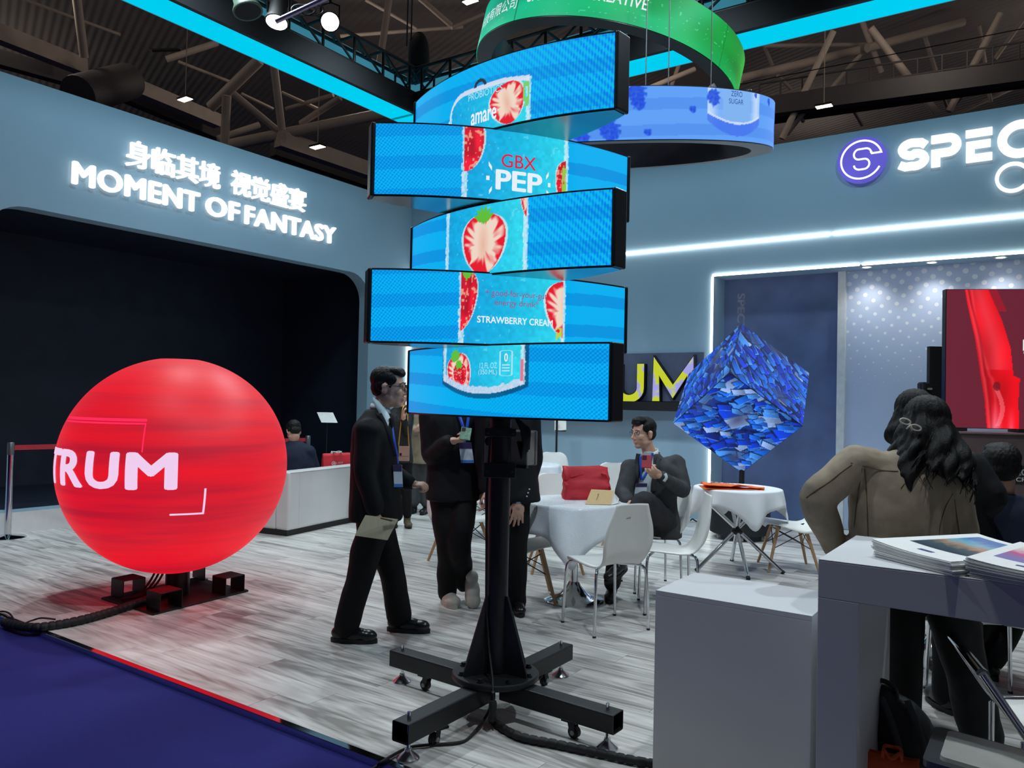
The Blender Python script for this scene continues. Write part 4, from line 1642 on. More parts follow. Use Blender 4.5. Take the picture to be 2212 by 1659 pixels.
text_obj('lettering', vf, lambda x, y, z: plq + XD * x + Vector((0, 0, y)) - Vector((0.17, 0.985, 0)) * (0.0035 + z), mat('white_vinyl_print', S(215, 215, 215), 0.5), pl)
# bare LED cabinet behind it
rk = thing('led_module_rack', 'open black electronics frame peeking out left of the red panel', 'equipment', PX(2022, 935, 7.2))
b1 = MB()
for (x, z, w, h) in ((0.02, 0.62, 0.2, 0.34), (-0.03, 0.25, 0.27, 0.40)):
    b1.box((x, 0, z), (w, 0.05, h))
b1.build('panel_back', M_BLACKM, rk, None, 0.004)
b1 = MB()
b1.box((-0.14, -0.02, 0.3), (0.03, 0.09, 0.32))
b1.build('side_post', mat('dark_grey_alu', S(44, 47, 52), 0.4, 0.4), rk, None, 0.003)
for (x, z) in ((-0.08, 0.40), (-0.05, 0.33), (-0.03, 0.30)):
    b1 = MB()
    b1.box((x, -0.035, z), (0.035, 0.02, 0.018))
    b1.build('connector', mat('pale_connector', S(170, 170, 150), 0.4), rk)
# ------------------------------------------------------------------ hall ceiling
def deck_mat():
    m = mat('corrugated_roof_deck', S(150, 144, 142), 0.7, 0, 0.1, 0.6)
    nt = m.node_tree
    p = nt.nodes['Principled BSDF']
    tc = [n for n in nt.nodes if n.type == 'TEX_COORD'][0]
    mp = nt.nodes.new('ShaderNodeMapping')
    mp.inputs['Rotation'].default_value = (0, 0, BANG)
    w = nt.nodes.new('ShaderNodeTexWave')
    w.inputs['Scale'].default_value = 1.1
    nt.links.new(tc.outputs['Object'], mp.inputs['Vector'])
    nt.links.new(mp.outputs[0], w.inputs['Vector'])
    b = nt.nodes.new('ShaderNodeBump')
    b.inputs['Strength'].default_value = 1.0
    b.inputs['Distance'].default_value = 0.04
    nt.links.new(w.outputs['Fac'], b.inputs['Height'])
    nt.links.new(b.outputs['Normal'], p.inputs['Normal'])
    return m


b1 = MB()
b1.add([(-60, -20, 15.5), (60, -20, 15.5), (60, 75, 15.5), (-60, 75, 15.5)], [(3, 2, 1, 0)])
ceil = tag(b1.build('ceiling', deck_mat()), kind='structure')
b1 = MB()
b1.box((0, 74, 7.7), (120, 0.4, 15.6))
tag(b1.build('wall_far', mat('far_hall_wall', S(70, 68, 68), 0.8)), kind='structure')

M_STEEL = mat('painted_roof_steel', S(186, 172, 162), 0.6, 0, 0.08, 3)
M_STEELD = mat('dark_roof_steel', S(62, 60, 64), 0.65, 0, 0.08, 3)
TUBES = [  # pixel ends in the survey, apparent width, depth, name
    (1800, 68, 1689, 300, 14, 23), (1880, 60, 2023, 244, 16, 23), (1860, 40, 1904, 156, 12, 25), (2162, 30, 2049, 241, 15, 23),
    (2212, 40, 2149, 127, 10, 26), (1600, 170, 1873, 104, 19, 25), (1873, 104, 2080, 48, 19, 25), (1653, 99, 1873, 96, 9, 26),
    (1873, 101, 1793, 194, 10, 25.5), (1650, 97, 1668, 140, 8, 27), (1680, 162, 1708, 192, 8, 27), (1995, 70, 2022, 155, 9, 27),
    (2115, 55, 2128, 135, 8, 27), (1735, 245, 1700, 290, 10, 23.5), (1720, 240, 1735, 262, 8, 23.5), (2080, 200, 2212, 165, 10, 24), (2090, 190, 2052, 240, 10, 24), (2060, 250, 2212, 180, 8, 25),
    (1845, 240, 1862, 270, 8, 24), (2130, 160, 2140, 220, 8, 24), (2030, 190, 2045, 232, 8, 24),
    (560, 130, 455, 232, 24, 22), (590, 130, 609, 281, 17, 21), (490, 206, 484, 330, 19, 21), (505, 203, 600, 282, 15, 21.5), (521, 203, 590, 236, 8, 23),
    (608, 200, 690, 237, 8, 23), (735, 211, 650, 267, 14, 22), (720, 205, 618, 235, 9, 23), (490, 314, 830, 245, 24, 22),
    (165, -10, 182, 125, 19, 20), (43, -5, 260, 75, 7, 26), (385, 133, 500, 178, 7, 25), (360, 128, 470, 92, 14, 24), (470, 300, 560, 270, 14, 23),
    (842, -10, 818, 150, 15, 22), (900, -10, 975, 55, 12, 23), (790, 0, 900, 62, 7, 25), (735, 78, 1000, 58, 8, 26), (975, 60, 1045, 30, 8, 25), (1400, 130, 1480, 20, 10, 24),
    (1380, 200, 1500, 150, 12, 24), (1440, 215, 1470, 130, 9, 25), (1500, 60, 1540, 20, 10, 24),
]
trussg = 'roof truss members of the hall'
for k, (x0, y0, x1, y1, wpx, Y) in enumerate(TUBES):
    b1 = MB()
    p, q = PX(x0, y0, Y), PX(x1, y1, Y + 0.6)
    b1.cyl(p, q, wpx / 2 / FPX * Y, None, 14)
    b1.build('roof_tube', M_STEEL, ceil, 40)
# long box girders
for (x0, y0, Y0, x1, y1, Y1, hpx, m) in ((-60, 50, 19, 180, 145, 22, 0.42, M_STEEL), (262, 175, 23, 470, 262, 26, 0.42, M_STEEL), (600, 300, 22, 830, 380, 25, 0.45, M_STEEL),
                                         (-60, 110, 20, 180, 178, 23, 0.4, M_STEELD), (270, 205, 24, 470, 290, 27, 0.4, M_STEELD), (590, 322, 23, 830, 405, 26, 0.4, M_STEELD),
                                         (1600, 240, 24, 2260, 150, 21, 0.55, M_STEELD), (1640, 262, 24.5, 2260, 172, 21.5, 0.2, M_BLACKM), (1990, 205, 24, 2260, 160, 22, 0.25, M_STEEL)):
    b1 = MB()
    b1.bar(PX(x0, y0, Y0), PX(x1, y1, Y1), 0.35, hpx)
    b1.build('roof_girder', m, ceil)
# catwalk railing
p0, p1 = PX(1640, 213, 24), PX(2260, 118, 21)
for dz in (0.0, 0.45):
    b1 = MB()
    b1.cyl(p0 + Vector((0, 0, dz)), p1 + Vector((0, 0, dz)), 0.03, None, 8)
    b1.build('catwalk_rail', M_STEELD, ceil, 40)
for k in range(13):
    p = p0.lerp(p1, k / 12)
    b1 = MB()
    b1.cyl(p - Vector((0, 0, 0.5)), p + Vector((0, 0, 0.45)), 0.025, None, 6)
    b1.build('catwalk_post', M_STEELD, ceil, 40)
# round ventilation duct and louvre
b1 = MB()
d0, d1 = PX(168, 205, 20), PX(278, 175, 22)
pts = [d0.lerp(d1, k / 24) for k in range(25)]
b1.tube(pts, [0.5 * (1.0 if k % 2 else 0.96) for k in range(25)], 20)
b1.build('ventilation_duct', mat('dark_duct', S(84, 82, 86), 0.55, 0.0), ceil, 60)
b1 = MB()
b1.box(PX(355, 108, 22), (0.75, 0.5, 0.06), Matrix.Rotation(0.5, 3, 'X') @ Matrix.Rotation(0.6, 3, 'Z'))
b1.build('louvre', M_BLACKM, ceil)
# high-bay hall lamps
for (x, y, Y, lab) in ((400, 215, 20, 'hanging warm hall lamp at the left above the slogan wall'), (686, 318, 22, 'hanging warm hall lamp low beside the blue column'), (1780, 230, 21, 'hanging warm hall lamp above the right wall'), (1016, 3, 14, 'hanging warm hall lamp at the top edge left of the green ring')):
    p = PX(x, y, Y)
    t = thing('high_bay_lamp', lab, 'ceiling lamp', p, BANG, 'hall ceiling lamps')
    k = Y / 20
    b1 = MB()
    b1.box((0, 0, 0.03 * k), (0.42 * k, 0.22 * k, 0.05 * k))
    b1.build('housing', M_BLACKM, t)
    for sx in (-1, 1):
        b1 = MB()
        b1.box((sx * 0.1 * k, 0, 0), (0.18 * k, 0.19 * k, 0.012))
        b1.build('lamp_lens', emit('high_bay_glow', (1, 0.86, 0.6, 1), 9.0), t)
    b1 = MB()
    b1.cyl((0, 0, 0.05), (0, 0, min(15.4 - p.z, 5)), 0.012 * k, None, 6)
    b1.build('suspension_rod', M_STEEL, t, 40)
# stay wires
b1 = MB()
b1.cyl(PX(1560, 190, 19), PX(2260, 52, 18), 0.012, None, 5)
tag(b1.build('stay_wire', M_BLACKM, None, 40), 'thin dark stay wire stretched across the right side of the roof', 'wire')

# ------------------------------------------------------------------ hanging lightbox truss
TZ = 5.5
M_CYAN = emit('cyan_lightbox_fabric', S(0, 205, 240), 1.0, 0.10, 0.5)
M_CYAN2 = emit('cyan_fabric_through', S(70, 150, 175), 0.6, 0.2, 2.0)


def truss(name, label, p, q, inn):
    """p, q: ends of the outer lower edge, inn: horizontal unit vector towards the inside"""
    t = thing(name, label, 'truss', p, 0, 'hanging truss frame sides')
    o = Vector(p)
    L = Vector(q) - o
    d = L.normalized()
    Zv = Vector((0, 0, 1))

    def slab(nm, m, c0, c1, z0, z1):
        b2 = MB()
        cc = inn * ((c0 + c1) / 2) + L / 2 + Zv * ((z0 + z1) / 2)
        b2.box(cc, (abs(c1 - c0), L.length, z1 - z0), Matrix((inn, d, Zv)).transposed())
        return b2.build(nm, m, t)
    slab('fabric_underside', M_CYAN, 0.0, 0.40, 0.0, 0.02)
    slab('fabric_fascia', M_CYAN2, -0.015, 0.0, 0.0, 0.72)
    slab('black_skirt', M_BLACKM, 0.40, 0.46, 0.0, 0.27)
    for c, z in ((0.04, 0.30), (0.40, 0.30), (0.04, 0.66), (0.40, 0.66)):
        b2 = MB()
        b2.cyl(inn * c + Zv * z, inn * c + Zv * z + L, 0.025, None, 10)
        b2.build('chord', M_BLACK, t, 40)
    n = int(L.length / 0.5)
    for face, (c0, z0, c1, z1) in enumerate(((0.40, 0.30, 0.40, 0.66), (0.04, 0.66, 0.40, 0.66), (0.04, 0.30, 0.40, 0.30))):
        b2 = MB()
        st = L / n
        A, B = inn * c0 + Zv * z0, inn * c1 + Zv * z1
        b2.cyl(A, B + st, 0.016, None, 8)
        me = b2.mesh('brace', M_BLACK, 40)
        b3 = MB()
        b3.cyl(A, B, 0.02, None, 8)
        me2 = b3.mesh('upright', M_BLACK, 40)
        for k in range(n):
            br = new_obj('brace', me, t)
            br.location = st * k
            br = new_obj('upright', me2, t)
            br.location = st * k
    return t


ccor = BP(1.08, 1.22, TZ)
truss('truss_beam', 'black lattice truss with cyan lightbox running along the left', ccor, BP(1.08, 8.6, TZ), BE)
truss('truss_beam', 'black lattice truss with cyan lightbox running along the back right', ccor, BP(9.8, 1.22, TZ), BN)

# spotlights hung on the truss
M_GLOW = emit('spot_lens_glow', (1, 0.99, 0.95, 1), 14.0)


def par_lamp(label, pos, aim, lit=True, size=1.0, body=None):
    t = thing('truss_spotlight', label, 'spotlight', pos, 0, 'spotlights on the truss')
    d = (Vector(aim) - Vector(pos)).normalized()
    R = frame(d)
    b2 = MB()
    sec = [(0.07, -0.24), (0.085, -0.2), (0.085, -0.05), (0.105, 0.0), (0.105, 0.012)]
    b2.lathe([(r * size, z * size) for r, z in sec], 24)
    rot = Vector((0, 0, 1)).rotation_difference(d).to_matrix()
    b2.v = [tuple(rot @ Vector(p)) for p in b2.v]
    b2.build('can', body or M_BLACKM, t, 40)
    b2 = MB()
    b2.lathe([(0.001, 0.014 * size), (0.092 * size, 0.0125 * size), (0.092 * size, 0.006 * size)], 24)
    b2.v = [tuple(rot @ Vector(p)) for p in b2.v]
    b2.build('lens', M_GLOW if lit else M_BLACKM, t, 40)
    b2 = MB()
    b2.tube([(-0.1 * size, 0, 0), (-0.1 * size, 0, 0.16 * size), (0, 0, 0.2 * size), (0.1 * size, 0, 0.16 * size), (0.1 * size, 0, 0)], 0.01, 6)
    b2.v = [tuple(Vector(p) - d * 0.1 * size) for p in b2.v]
    b2.build('yoke', M_BLACK, t, 60)
    b2 = MB()
    b2.cyl((0, 0, 0.18 * size), (0, 0, 0.36 * size), 0.016, None, 8)
    b2.v = [tuple(Vector(p) - d * 0.1 * size) for p in b2.v]
    b2.build('clamp', M_BLACK, t, 60)
    return t


par_lamp('blazing round spotlight on the left truss facing the aisle', PX(713, 47, 8.3), PX(760, 500, 3.0))
par_lamp('black spotlight with a bright slit seen from the side on the left truss', PX(598, 46, 7.6), PX(560, 240, 7.3), True, 1.1)
par_lamp('unlit green cased spotlight at the top of the left truss', PX(535, 22, 7.25), PX(590, 250, 7.1), False, 1.3, mat('dull_green_case', S(70, 100, 84), 0.5))
# chain hoist over the corner
ho = thing('chain_hoist', 'dark chain hoist with slack bag above the truss corner', 'hoist', PX(905, 130, 11.2))
b2 = MB()
b2.ell((0, 0, 0.05), (0.16, 0.16, 0.36))
b2.build('chain_bag', M_BLACKM, ho, 60)
for dx in (-0.1, -0.04):
    b2 = MB()
    b2.cyl((dx - 0.08, 0, 0.2), (dx - 0.06, 0, 6), 0.012, None, 6)
    b2.build('chain', M_STEELD, ho, 60)
b2 = MB()
b2.bar((-0.14, 0, 0.3), (-0.16, 0, -0.35), 0.05, 0.01)
b2.build('sling', mat('white_sling', S(150, 150, 150), 0.7), ho)
# people-height frame continues: inner support truss crossing above the rings
tube_t = thing('cross_pipe', 'pale pipe with coiled cable clamped across the top of the truss', 'pipe', PX(620, 35, 7.2))
b2 = MB()
b2.cyl((-0.1, 0, -0.05), (0.7, -0.2, 0.22), 0.024, None, 10)
b2.build('pipe', mat('pale_alu_pipe', S(130, 135, 165), 0.35, 0.7), tube_t, 40)
b2 = MB()
b2.tube([(0.1 + 0.09 * math.cos(t) + 0.012 * t, -0.02, 0.05 + 0.05 * math.sin(t)) for t in np.linspace(0, 14, 60)], 0.008, 6)
b2.build('coiled_cable', M_RUBBER, tube_t, 60)
# ------------------------------------------------------------------ white counters
M_COUNTER = mat('white_counter_laminate', S(206, 206, 208), 0.5, 0, 0.02, 3)
RB = Matrix.Rotation(BANG, 3, 'Z')


def from_ab(p):
    return Vector(p)


ped = thing('counter_pedestal', 'low white box counter left of the open-fronted desk', 'counter', (0.595, 3.18, 0), BANG)
PWd, PDp, PHt = 0.605, 0.42, 0.75
for nm, c, s in (('front_panel', (PWd / 2, 0.009, PHt / 2 - 0.01), (PWd, 0.018, PHt - 0.02)), ('back_panel', (PWd / 2, PDp - 0.009, PHt / 2 - 0.01), (PWd, 0.018, PHt - 0.02)),
                 ('side_panel', (0.009, PDp / 2, PHt / 2 - 0.01), (0.018, PDp - 0.036, PHt - 0.02)), ('side_panel', (PWd - 0.009, PDp / 2, PHt / 2 - 0.01), (0.018, PDp - 0.036, PHt - 0.02)),
                 ('top', (PWd / 2, PDp / 2, PHt - 0.01), (PWd, PDp, 0.02))):
    b1 = MB()
    b1.box(c, s)
    b1.build(nm, M_COUNTER, ped, None, 0.0015)
desk = thing('arch_desk', 'tall white open-fronted desk holding brochures', 'desk', (1.02, 2.6, 0), BANG)
DW, DD, DH, DT = 1.5, 0.6, 1.0, 0.125
for nm, c, s in (('leg_panel', (DT / 2, DD / 2, (DH - DT) / 2), (DT, DD, DH - DT)), ('leg_panel', (DW - DT / 2, DD / 2, (DH - DT) / 2), (DT, DD, DH - DT)),
                 ('beam', (DW / 2, DD / 2, DH - DT / 2 - 0.002), (DW, DD, DT - 0.004)), ('top', (DW / 2, DD / 2, DH - 0.002), (DW, DD, 0.004))):
    b1 = MB()
    b1.box(c, s)
    b1.build(nm, M_COUNTER, desk, None, 0.002)


# ------------------------------------------------------------------ brochures
def cover_mat(name, cols):
    m = mat(name, S(235, 235, 240), 0.3)
    nt = m.node_tree
    p = nt.nodes['Principled BSDF']
    uv = nt.nodes.new('ShaderNodeUVMap')
    uv.uv_map = 'page'
    n = nt.nodes.new('ShaderNodeTexNoise')
    n.inputs['Scale'].default_value = 9
    n.inputs['Detail'].default_value = 8
    nt.links.new(uv.outputs[0], n.inputs['Vector'])
    s = nt.nodes.new('ShaderNodeSeparateXYZ')
    nt.links.new(uv.outputs[0], s.inputs[0])
    ad = nt.nodes.new('ShaderNodeMath')
    ad.operation = 'MULTIPLY_ADD'
    ad.inputs[1].default_value = 0.35
    nt.links.new(n.outputs['Fac'], ad.inputs[0])
    nt.links.new(s.outputs['Y'], ad.inputs[2])
    r = nt.nodes.new('ShaderNodeValToRGB')
    el = r.color_ramp.elements
    el[0].position, el[0].color = cols[0]
    el[1].position, el[1].color = cols[-1]
    for q in cols[1:-1]:
        x = el.new(q[0])
        x.color = q[1]
    nt.links.new(ad.outputs[0], r.inputs['Fac'])
    nt.links.new(r.outputs['Color'], p.inputs['Base Color'])
    return m


M_PAPER = mat('white_paper', S(236, 236, 234), 0.55, 0, 0.03, 30)
COV1 = cover_mat('cover_landscape', [(0.2, S(44, 62, 84)), (0.42, S(70, 92, 100)), (0.62, S(186, 150, 120)), (0.8, S(120, 190, 210)), (1.1, S(60, 130, 190))])
COV2 = cover_mat('cover_pink_arc', [(0.25, S(120, 120, 190)), (0.45, S(150, 110, 170)), (0.62, S(214, 60, 130)), (0.8, S(230, 200, 205)), (1.1, S(236, 226, 214))])


def brochure_stack(fl, bl, fr, n, cov, lab_top, lab_rest, grp, curl=0.03):
    """each booklet is a thin bent sheet pack; fl, bl, fr: corner points of the stack on the desk top"""
    ex, ey = fr - fl, bl - fl
    w, d = ex.length, ey.length
    ex.normalize()
    ey.normalize()
    for k in range(n):
        t = thing('brochure', lab_top if k == n - 1 else lab_rest, 'brochure', fl + ex * (rnd.uniform(-.006, .006) + 0.0012 * (n - k)) + ey * (rnd.uniform(-.005, .005)) + Vector((0, 0, 0.0005 + k * 0.0032)), math.atan2(ex.y, ex.x), grp)
        b2 = MB()
        rows = []
        nx = 9
        hgt = lambda u: curl * (max(0, 0.75 - u) ** 2) * k / n
        lo = [[(u / (nx - 1) * w, v * d, hgt(u / (nx - 1)) + 0.0) for u in range(nx)] for v in (0, 1)]
        hi = [[(u / (nx - 1) * w, v * d, hgt(u / (nx - 1)) + 0.0028) for u in range(nx)] for v in (0, 1)]
        b2.loft([[lo[0][u], lo[1][u], hi[1][u], hi[0][u]] for u in range(nx)])
        fix_normals(b2.build('pages', M_PAPER, t))
        if k == n - 1:
            b3 = MB()
            g = [[(u / (nx - 1) * w, (0.26 + 0.66 * v) * d, hgt(u / (nx - 1)) + 0.0032) for u in range(1, nx - 1)] for v in (0, 1)]
            b3.sheet(g)
            o = b3.build('cover_picture', cov, t)
            ul = o.data.uv_layers.new(name='page')
            for lp in o.data.loops:
                co = o.data.vertices[lp.vertex_index].co
                ul.data[lp.index].uv = (co.x / w * 1.6, (co.y / d - 0.26) / 0.66)
            b3 = MB()
            b3.add([(0.42 * w, 0.12 * d, hgt(.42) + 0.0034), (0.60 * w, 0.12 * d, hgt(.6) + 0.0034), (0.60 * w, 0.16 * d, hgt(.6) + 0.0034), (0.42 * w, 0.16 * d, hgt(.42) + 0.0034)], [(0, 1, 2, 3)])
            b3.build('logo_line', mat('brochure_navy', S(60, 66, 130), 0.4), t)


zt = DH + 0.001
brochure_stack(PG(1880, 1200, zt), PG(1932, 1160, zt), PG(2050, 1243, zt), 13, COV1, 'top brochure with a landscape photo cover on the left desk stack', 'white booklet inside the left desk stack of landscape brochures', 'left stack of brochures', 0.03)
brochure_stack(PG(2082, 1244, zt), PG(2119, 1196, zt), PG(2310, 1283, zt), 13, COV2, 'top brochure with a pink arc cover on the right desk stack', 'white booklet inside the right desk stack of pink brochures', 'right stack of brochures', 0.03)


# ------------------------------------------------------------------ chairs
def shell_surface(prof, half, wrap, nu=13):
    """prof: list of (y, z, halfwidth, side lift) from the seat lip to the back top"""
    pts = smooth_path([(p[0], p[1], 0) for p in prof], 4)
    hw = smooth_path([(p[2], p[3], 0) for p in prof], 4)
    rows = []
    for i, p in enumerate(pts):
        a, b = pts[max(0, i - 1)], pts[min(len(pts) - 1, i + 1)]
        tn = (b - a).normalized()
        nrm = Vector((-tn.y, tn.x))   # points up from the seat / forward from the back
        row = []
        for k in range(nu):
            s = -1 + 2 * k / (nu - 1)
            lift = hw[i].y * abs(s) ** 2.4
            row.append((hw[i].x * s * (1 - 0.03 * abs(s)), p.x + nrm.x * lift, p.y + nrm.y * lift))
        rows.append(row)
    return rows


def chrome_chair():
    t = thing('shell_chair', 'x', 'chair')
    prof = [(0.205, 0.405, 0.16, -0.005), (0.188, 0.435, 0.19, -0.01), (0.11, 0.447, 0.205, 0.0), (0.0, 0.44, 0.205, 0.004), (-0.09, 0.44, 0.19, 0.012), (-0.15, 0.455, 0.165, 0.02), (-0.195, 0.52, 0.18, 0.03), (-0.218, 0.6, 0.198, 0.035), (-0.24, 0.7, 0.185, 0.03), (-0.262, 0.79, 0.15, 0.02), (-0.276, 0.85, 0.128, 0.012)]
    b2 = MB()
    b2.sheet(shell_surface(prof, 0, 0))
    b2.build('shell', M_WHITEP, t, 180, 0, 2, 0.011)
    for sx in (-1, 1):
        for sy, fy in ((0.185, 0.10), (-0.195, -0.06)):
            b2 = MB()
            b2.tube(smooth_path([(sx * 0.215, sy, 0.006), (sx * 0.208, sy * 0.97, 0.2), (sx * 0.2, sy * 0.93, 0.37), (sx * 0.188, sy * 0.88, 0.408), (sx * 0.165, sy * 0.75, 0.425), (sx * 0.06, fy, 0.428)], 5), 0.0105, 10)
            b2.build('leg', M_CHROME, t, 60)
            b2 = MB()
            b2.cyl((sx * 0.215, sy, 0), (sx * 0.215, sy, 0.012), 0.012, None, 10)
            b2.build('foot_cap', M_RUBBER, t, 40)
    b2 = MB()
    b2.box((0, 0.02, 0.43), (0.14, 0.2, 0.008))
    b2.build('mount_plate', M_CHROME, t)
    return t


def wood_chair():
    t = thing('bucket_chair', 'x', 'chair')
    prof = [(0.235, 0.40, 0.17, 0.0), (0.215, 0.432, 0.205, 0.0), (0.12, 0.442, 0.23, 0.02), (0.0, 0.432, 0.235, 0.045), (-0.11, 0.43, 0.232, 0.07), (-0.185, 0.47, 0.23, 0.085), (-0.215, 0.56, 0.225, 0.075), (-0.235, 0.67, 0.21, 0.05), (-0.255, 0.77, 0.185, 0.03), (-0.265, 0.815, 0.14, 0.018), (-0.266, 0.828, 0.09, 0.012)]
    b2 = MB()
    b2.sheet(shell_surface(prof, 0, 0))
    b2.build('shell', M_WHITEP, t, 180, 0, 2, 0.009)
    M_BEECH = mat('beech_leg', S(176, 140, 104), 0.45, 0, 0.15, 20, 0, 60, 0, 0.5, (6, 6, 0.8))
    tops = {}
    for sx in (-1, 1):
        for sy in (-1, 1):
            a, b = Vector((sx * 0.115, sy * 0.12 - 0.01, 0.395)), Vector((sx * 0.225, sy * 0.225 - 0.01, 0.0))
            tops[(sx, sy)] = (a, b)
            b2 = MB()
            b2.tube([b, b.lerp(a, 0.35), b.lerp(a, 0.8), a], [0.0115, 0.014, 0.0165, 0.0165], 12)
            b2.build('leg', M_BEECH, t, 60)
            b2 = MB()
            b2.bar(a + Vector((0, 0, -0.02)), a + Vector((-sx * 0.02, -sy * 0.02, 0.035)), 0.03, 0.022)
            b2.build('leg_bracket', M_BLACK, t)
    for k, (p, q) in enumerate((((-1, -1), (1, -1)), ((1, -1), (1, 1)), ((1, 1), (-1, 1)), ((-1, 1), (-1, -1)))):
        for (u, v) in ((p, q), (q, p)):
            b2 = MB()
            b2.cyl(tops[u][0].lerp(tops[u][1], 0.08), tops[v][0].lerp(tops[v][1], 0.48), 0.0042, None, 6)
            b2.build('wire_brace', M_BLACK, t, 60)
    return t


def face(dx, dy):
    """rotation that turns local +y to (dx, dy)"""
    return math.atan2(-dx, dy)


first = {}


def place(kind, x, y, d, label, group):
    if kind not in first:
        first[kind] = chrome_chair() if kind == 'c' else wood_chair()
        o = first[kind]
    else:
        o = copy_tree(first[kind])
    o.location = (x, y, 0)
    o.rotation_euler = (0, 0, face(*d))
    o['label'] = label
    o['group'] = group
    return o


GC, GWd = 'white chairs with chrome legs', 'white bucket chairs with wooden legs'
ch1 = place('c', 0.655, 5.31, (-0.47, 0.88), 'white shell chair with chrome legs, its back to us, right behind the column', GC)
place('c', 1.17, 5.80, (-1, 0.06), 'white shell chair seen side-on between the seated man and the low counter', GC)
place('c', 1.16, 6.45, (-0.95, -0.1), 'white chrome-legged chair under the seated man in the grey suit', GC)
place('c', 1.95, 4.15, (-0.25, 0.97), 'white chrome-legged chair seen through the desk opening behind the woman', GC)
place('c', 2.45, 4.05, (0.1, 1), 'white chrome-legged chair under the seated man in navy at the right', GC)
place('w', 0.13, 6.02, (1, 0.05), 'white bucket chair half hidden by the column, facing the satin tablecloth', GWd)
place('w', 0.42, 7.05, (0.05, -1), 'white bucket chair behind the red bag at the satin-covered table', GWd)
place('w', 0.52, 10.1, (-0.15, -1), 'white bucket chair far back against the wall by the music stand', GWd)
place('w', -0.42, 7.25, (0.6, -0.8), 'white bucket chair behind the standing man with the green phone', GWd)
place('w', -0.28, 8.6, (0.3, -1), 'white bucket chair deepest behind the column pole', GWd)
place('w', 2.58, 7.32, (-1, 0.1), 'white bucket chair beside the orange bag table, next to the woman in brown', GWd)
place('w', 1.18, 8.5, (0.1, -1), 'white bucket chair against the wall behind the seated man', GWd)
b2 = MB()
vf = text_fit('华耐居', -0.0275, 0.0275, 0, 0.016, 0.001, 0.004)
text_obj('maker_mark', vf, lambda x, y, z: (-x - 0.02, -0.258 - y * 0.2 - z, 0.752 + y), mat('grey_print', S(70, 72, 75), 0.5), ch1)


# ------------------------------------------------------------------ tables
def cloth_mat(name, damask):
    m = mat(name, S(226, 230, 234), 0.42 if damask else 0.7, 0, 0.02, 20)
    if damask:
        nt = m.node_tree
        p = nt.nodes['Principled BSDF']
        tc = [n for n in nt.nodes if n.type == 'TEX_COORD'][0]
        v = nt.nodes.new('ShaderNodeTexVoronoi')
        v.inputs['Scale'].default_value = 16
        w = nt.nodes.new('ShaderNodeMath')
        w.operation = 'MULTIPLY'
        w.inputs[1].default_value = 42
        s = nt.nodes.new('ShaderNodeMath')
        s.operation = 'SINE'
        mr = nt.nodes.new('ShaderNodeMapRange')
        mr.inputs['From Min'].default_value = -1
        mr.inputs['To Min'].default_value = 0.25
        mr.inputs['To Max'].default_value = 0.6
        nt.links.new(tc.outputs['Object'], v.inputs['Vector'])
        nt.links.new(v.outputs['Distance'], w.inputs[0])
        nt.links.new(w.outputs[0], s.inputs[0])
        nt.links.new(s.outputs[0], mr.inputs['Value'])
        nt.links.new(mr.outputs[0], p.inputs['Roughness'])
        b = nt.nodes.new('ShaderNodeBump')
        b.inputs['Strength'].default_value = 0.15
        b.inputs['Distance'].default_value = 0.002
        nt.links.new(s.outputs[0], b.inputs['Height'])
        nt.links.new(b.outputs['Normal'], p.inputs['Normal'])
    return m


def tablecloth(label, x, y, r, half, rot, z, damask, seed, folds=9):
    rr = random.Random(seed)
    n = 144
    ph = [rr.uniform(0, 6.28) for _ in range(4)]
    rows = []
    top = []
    for rad in (0.0015, 0.5 * r, 0.93 * r, 0.985 * r):
        rows.append([(rad * math.cos(2 * PI * k / n), rad * math.sin(2 * PI * k / n), 0.0 if rad < 0.95 * r else -0.001) for k in range(n)])
    for f in (0.0, 0.06, 0.2, 0.4, 0.6, 0.8, 1.0):
        row = []
        for k in range(n):
            t = 2 * PI * k / n
            c = max(abs(math.cos(t - rot)), abs(math.sin(t - rot)))
            ext = min(half / c, half * 1.36) - r
            ext += 0.006 * abs(math.sin(t * 40)) if not damask else 0.003 * abs(math.sin(t * 60))
            h = ext * f
            wave = math.sin(folds * t + ph[0]) * 0.6 + math.sin((folds + 4) * t + ph[1]) * 0.4
            out = r + 0.006 + min(1, h / 0.12) * (0.016 + 0.045 * wave * min(1, h / 0.25)) + 0.12 * h
            row.append((out * math.cos(t), out * math.sin(t), -0.004 - h * 0.97))
        rows.append(row)
    b2 = MB()
    b2.loft(rows, False)
    b2.f.append(tuple(range(n - 1, -1, -1)))
    o = b2.build('tablecloth', cloth_mat('white_satin_damask' if damask else 'white_nonwoven_cloth', damask), None, 180, 0, 2, 0.002)
    o.location = (x, y, z)
    return tag(o, label, 'tablecloth')


def pedestal_table(label, x, y, r):
    t = thing('pedestal_table', label, 'table', (x, y, 0))
    b2 = MB()
    b2.lathe([(r - 0.004, 0.72), (r, 0.724), (r, 0.738), (r - 0.004, 0.742)], 48)
    b2.build('table_top', M_WHITEP, t, 40)
    b2 = MB()
    b2.cyl((0, 0, 0.1), (0, 0, 0.72), 0.03, None, 20)
    b2.build('column', M_CHROME, t, 40)
    b2 = MB()
    b2.lathe([(0.225, 0.0), (0.228, 0.006), (0.222, 0.012), (0.16, 0.028), (0.1, 0.06), (0.055, 0.11), (0.04, 0.14), (0.03, 0.14)], 48)
    b2.build('trumpet_base', M_CHROME, t, 60)
    return t


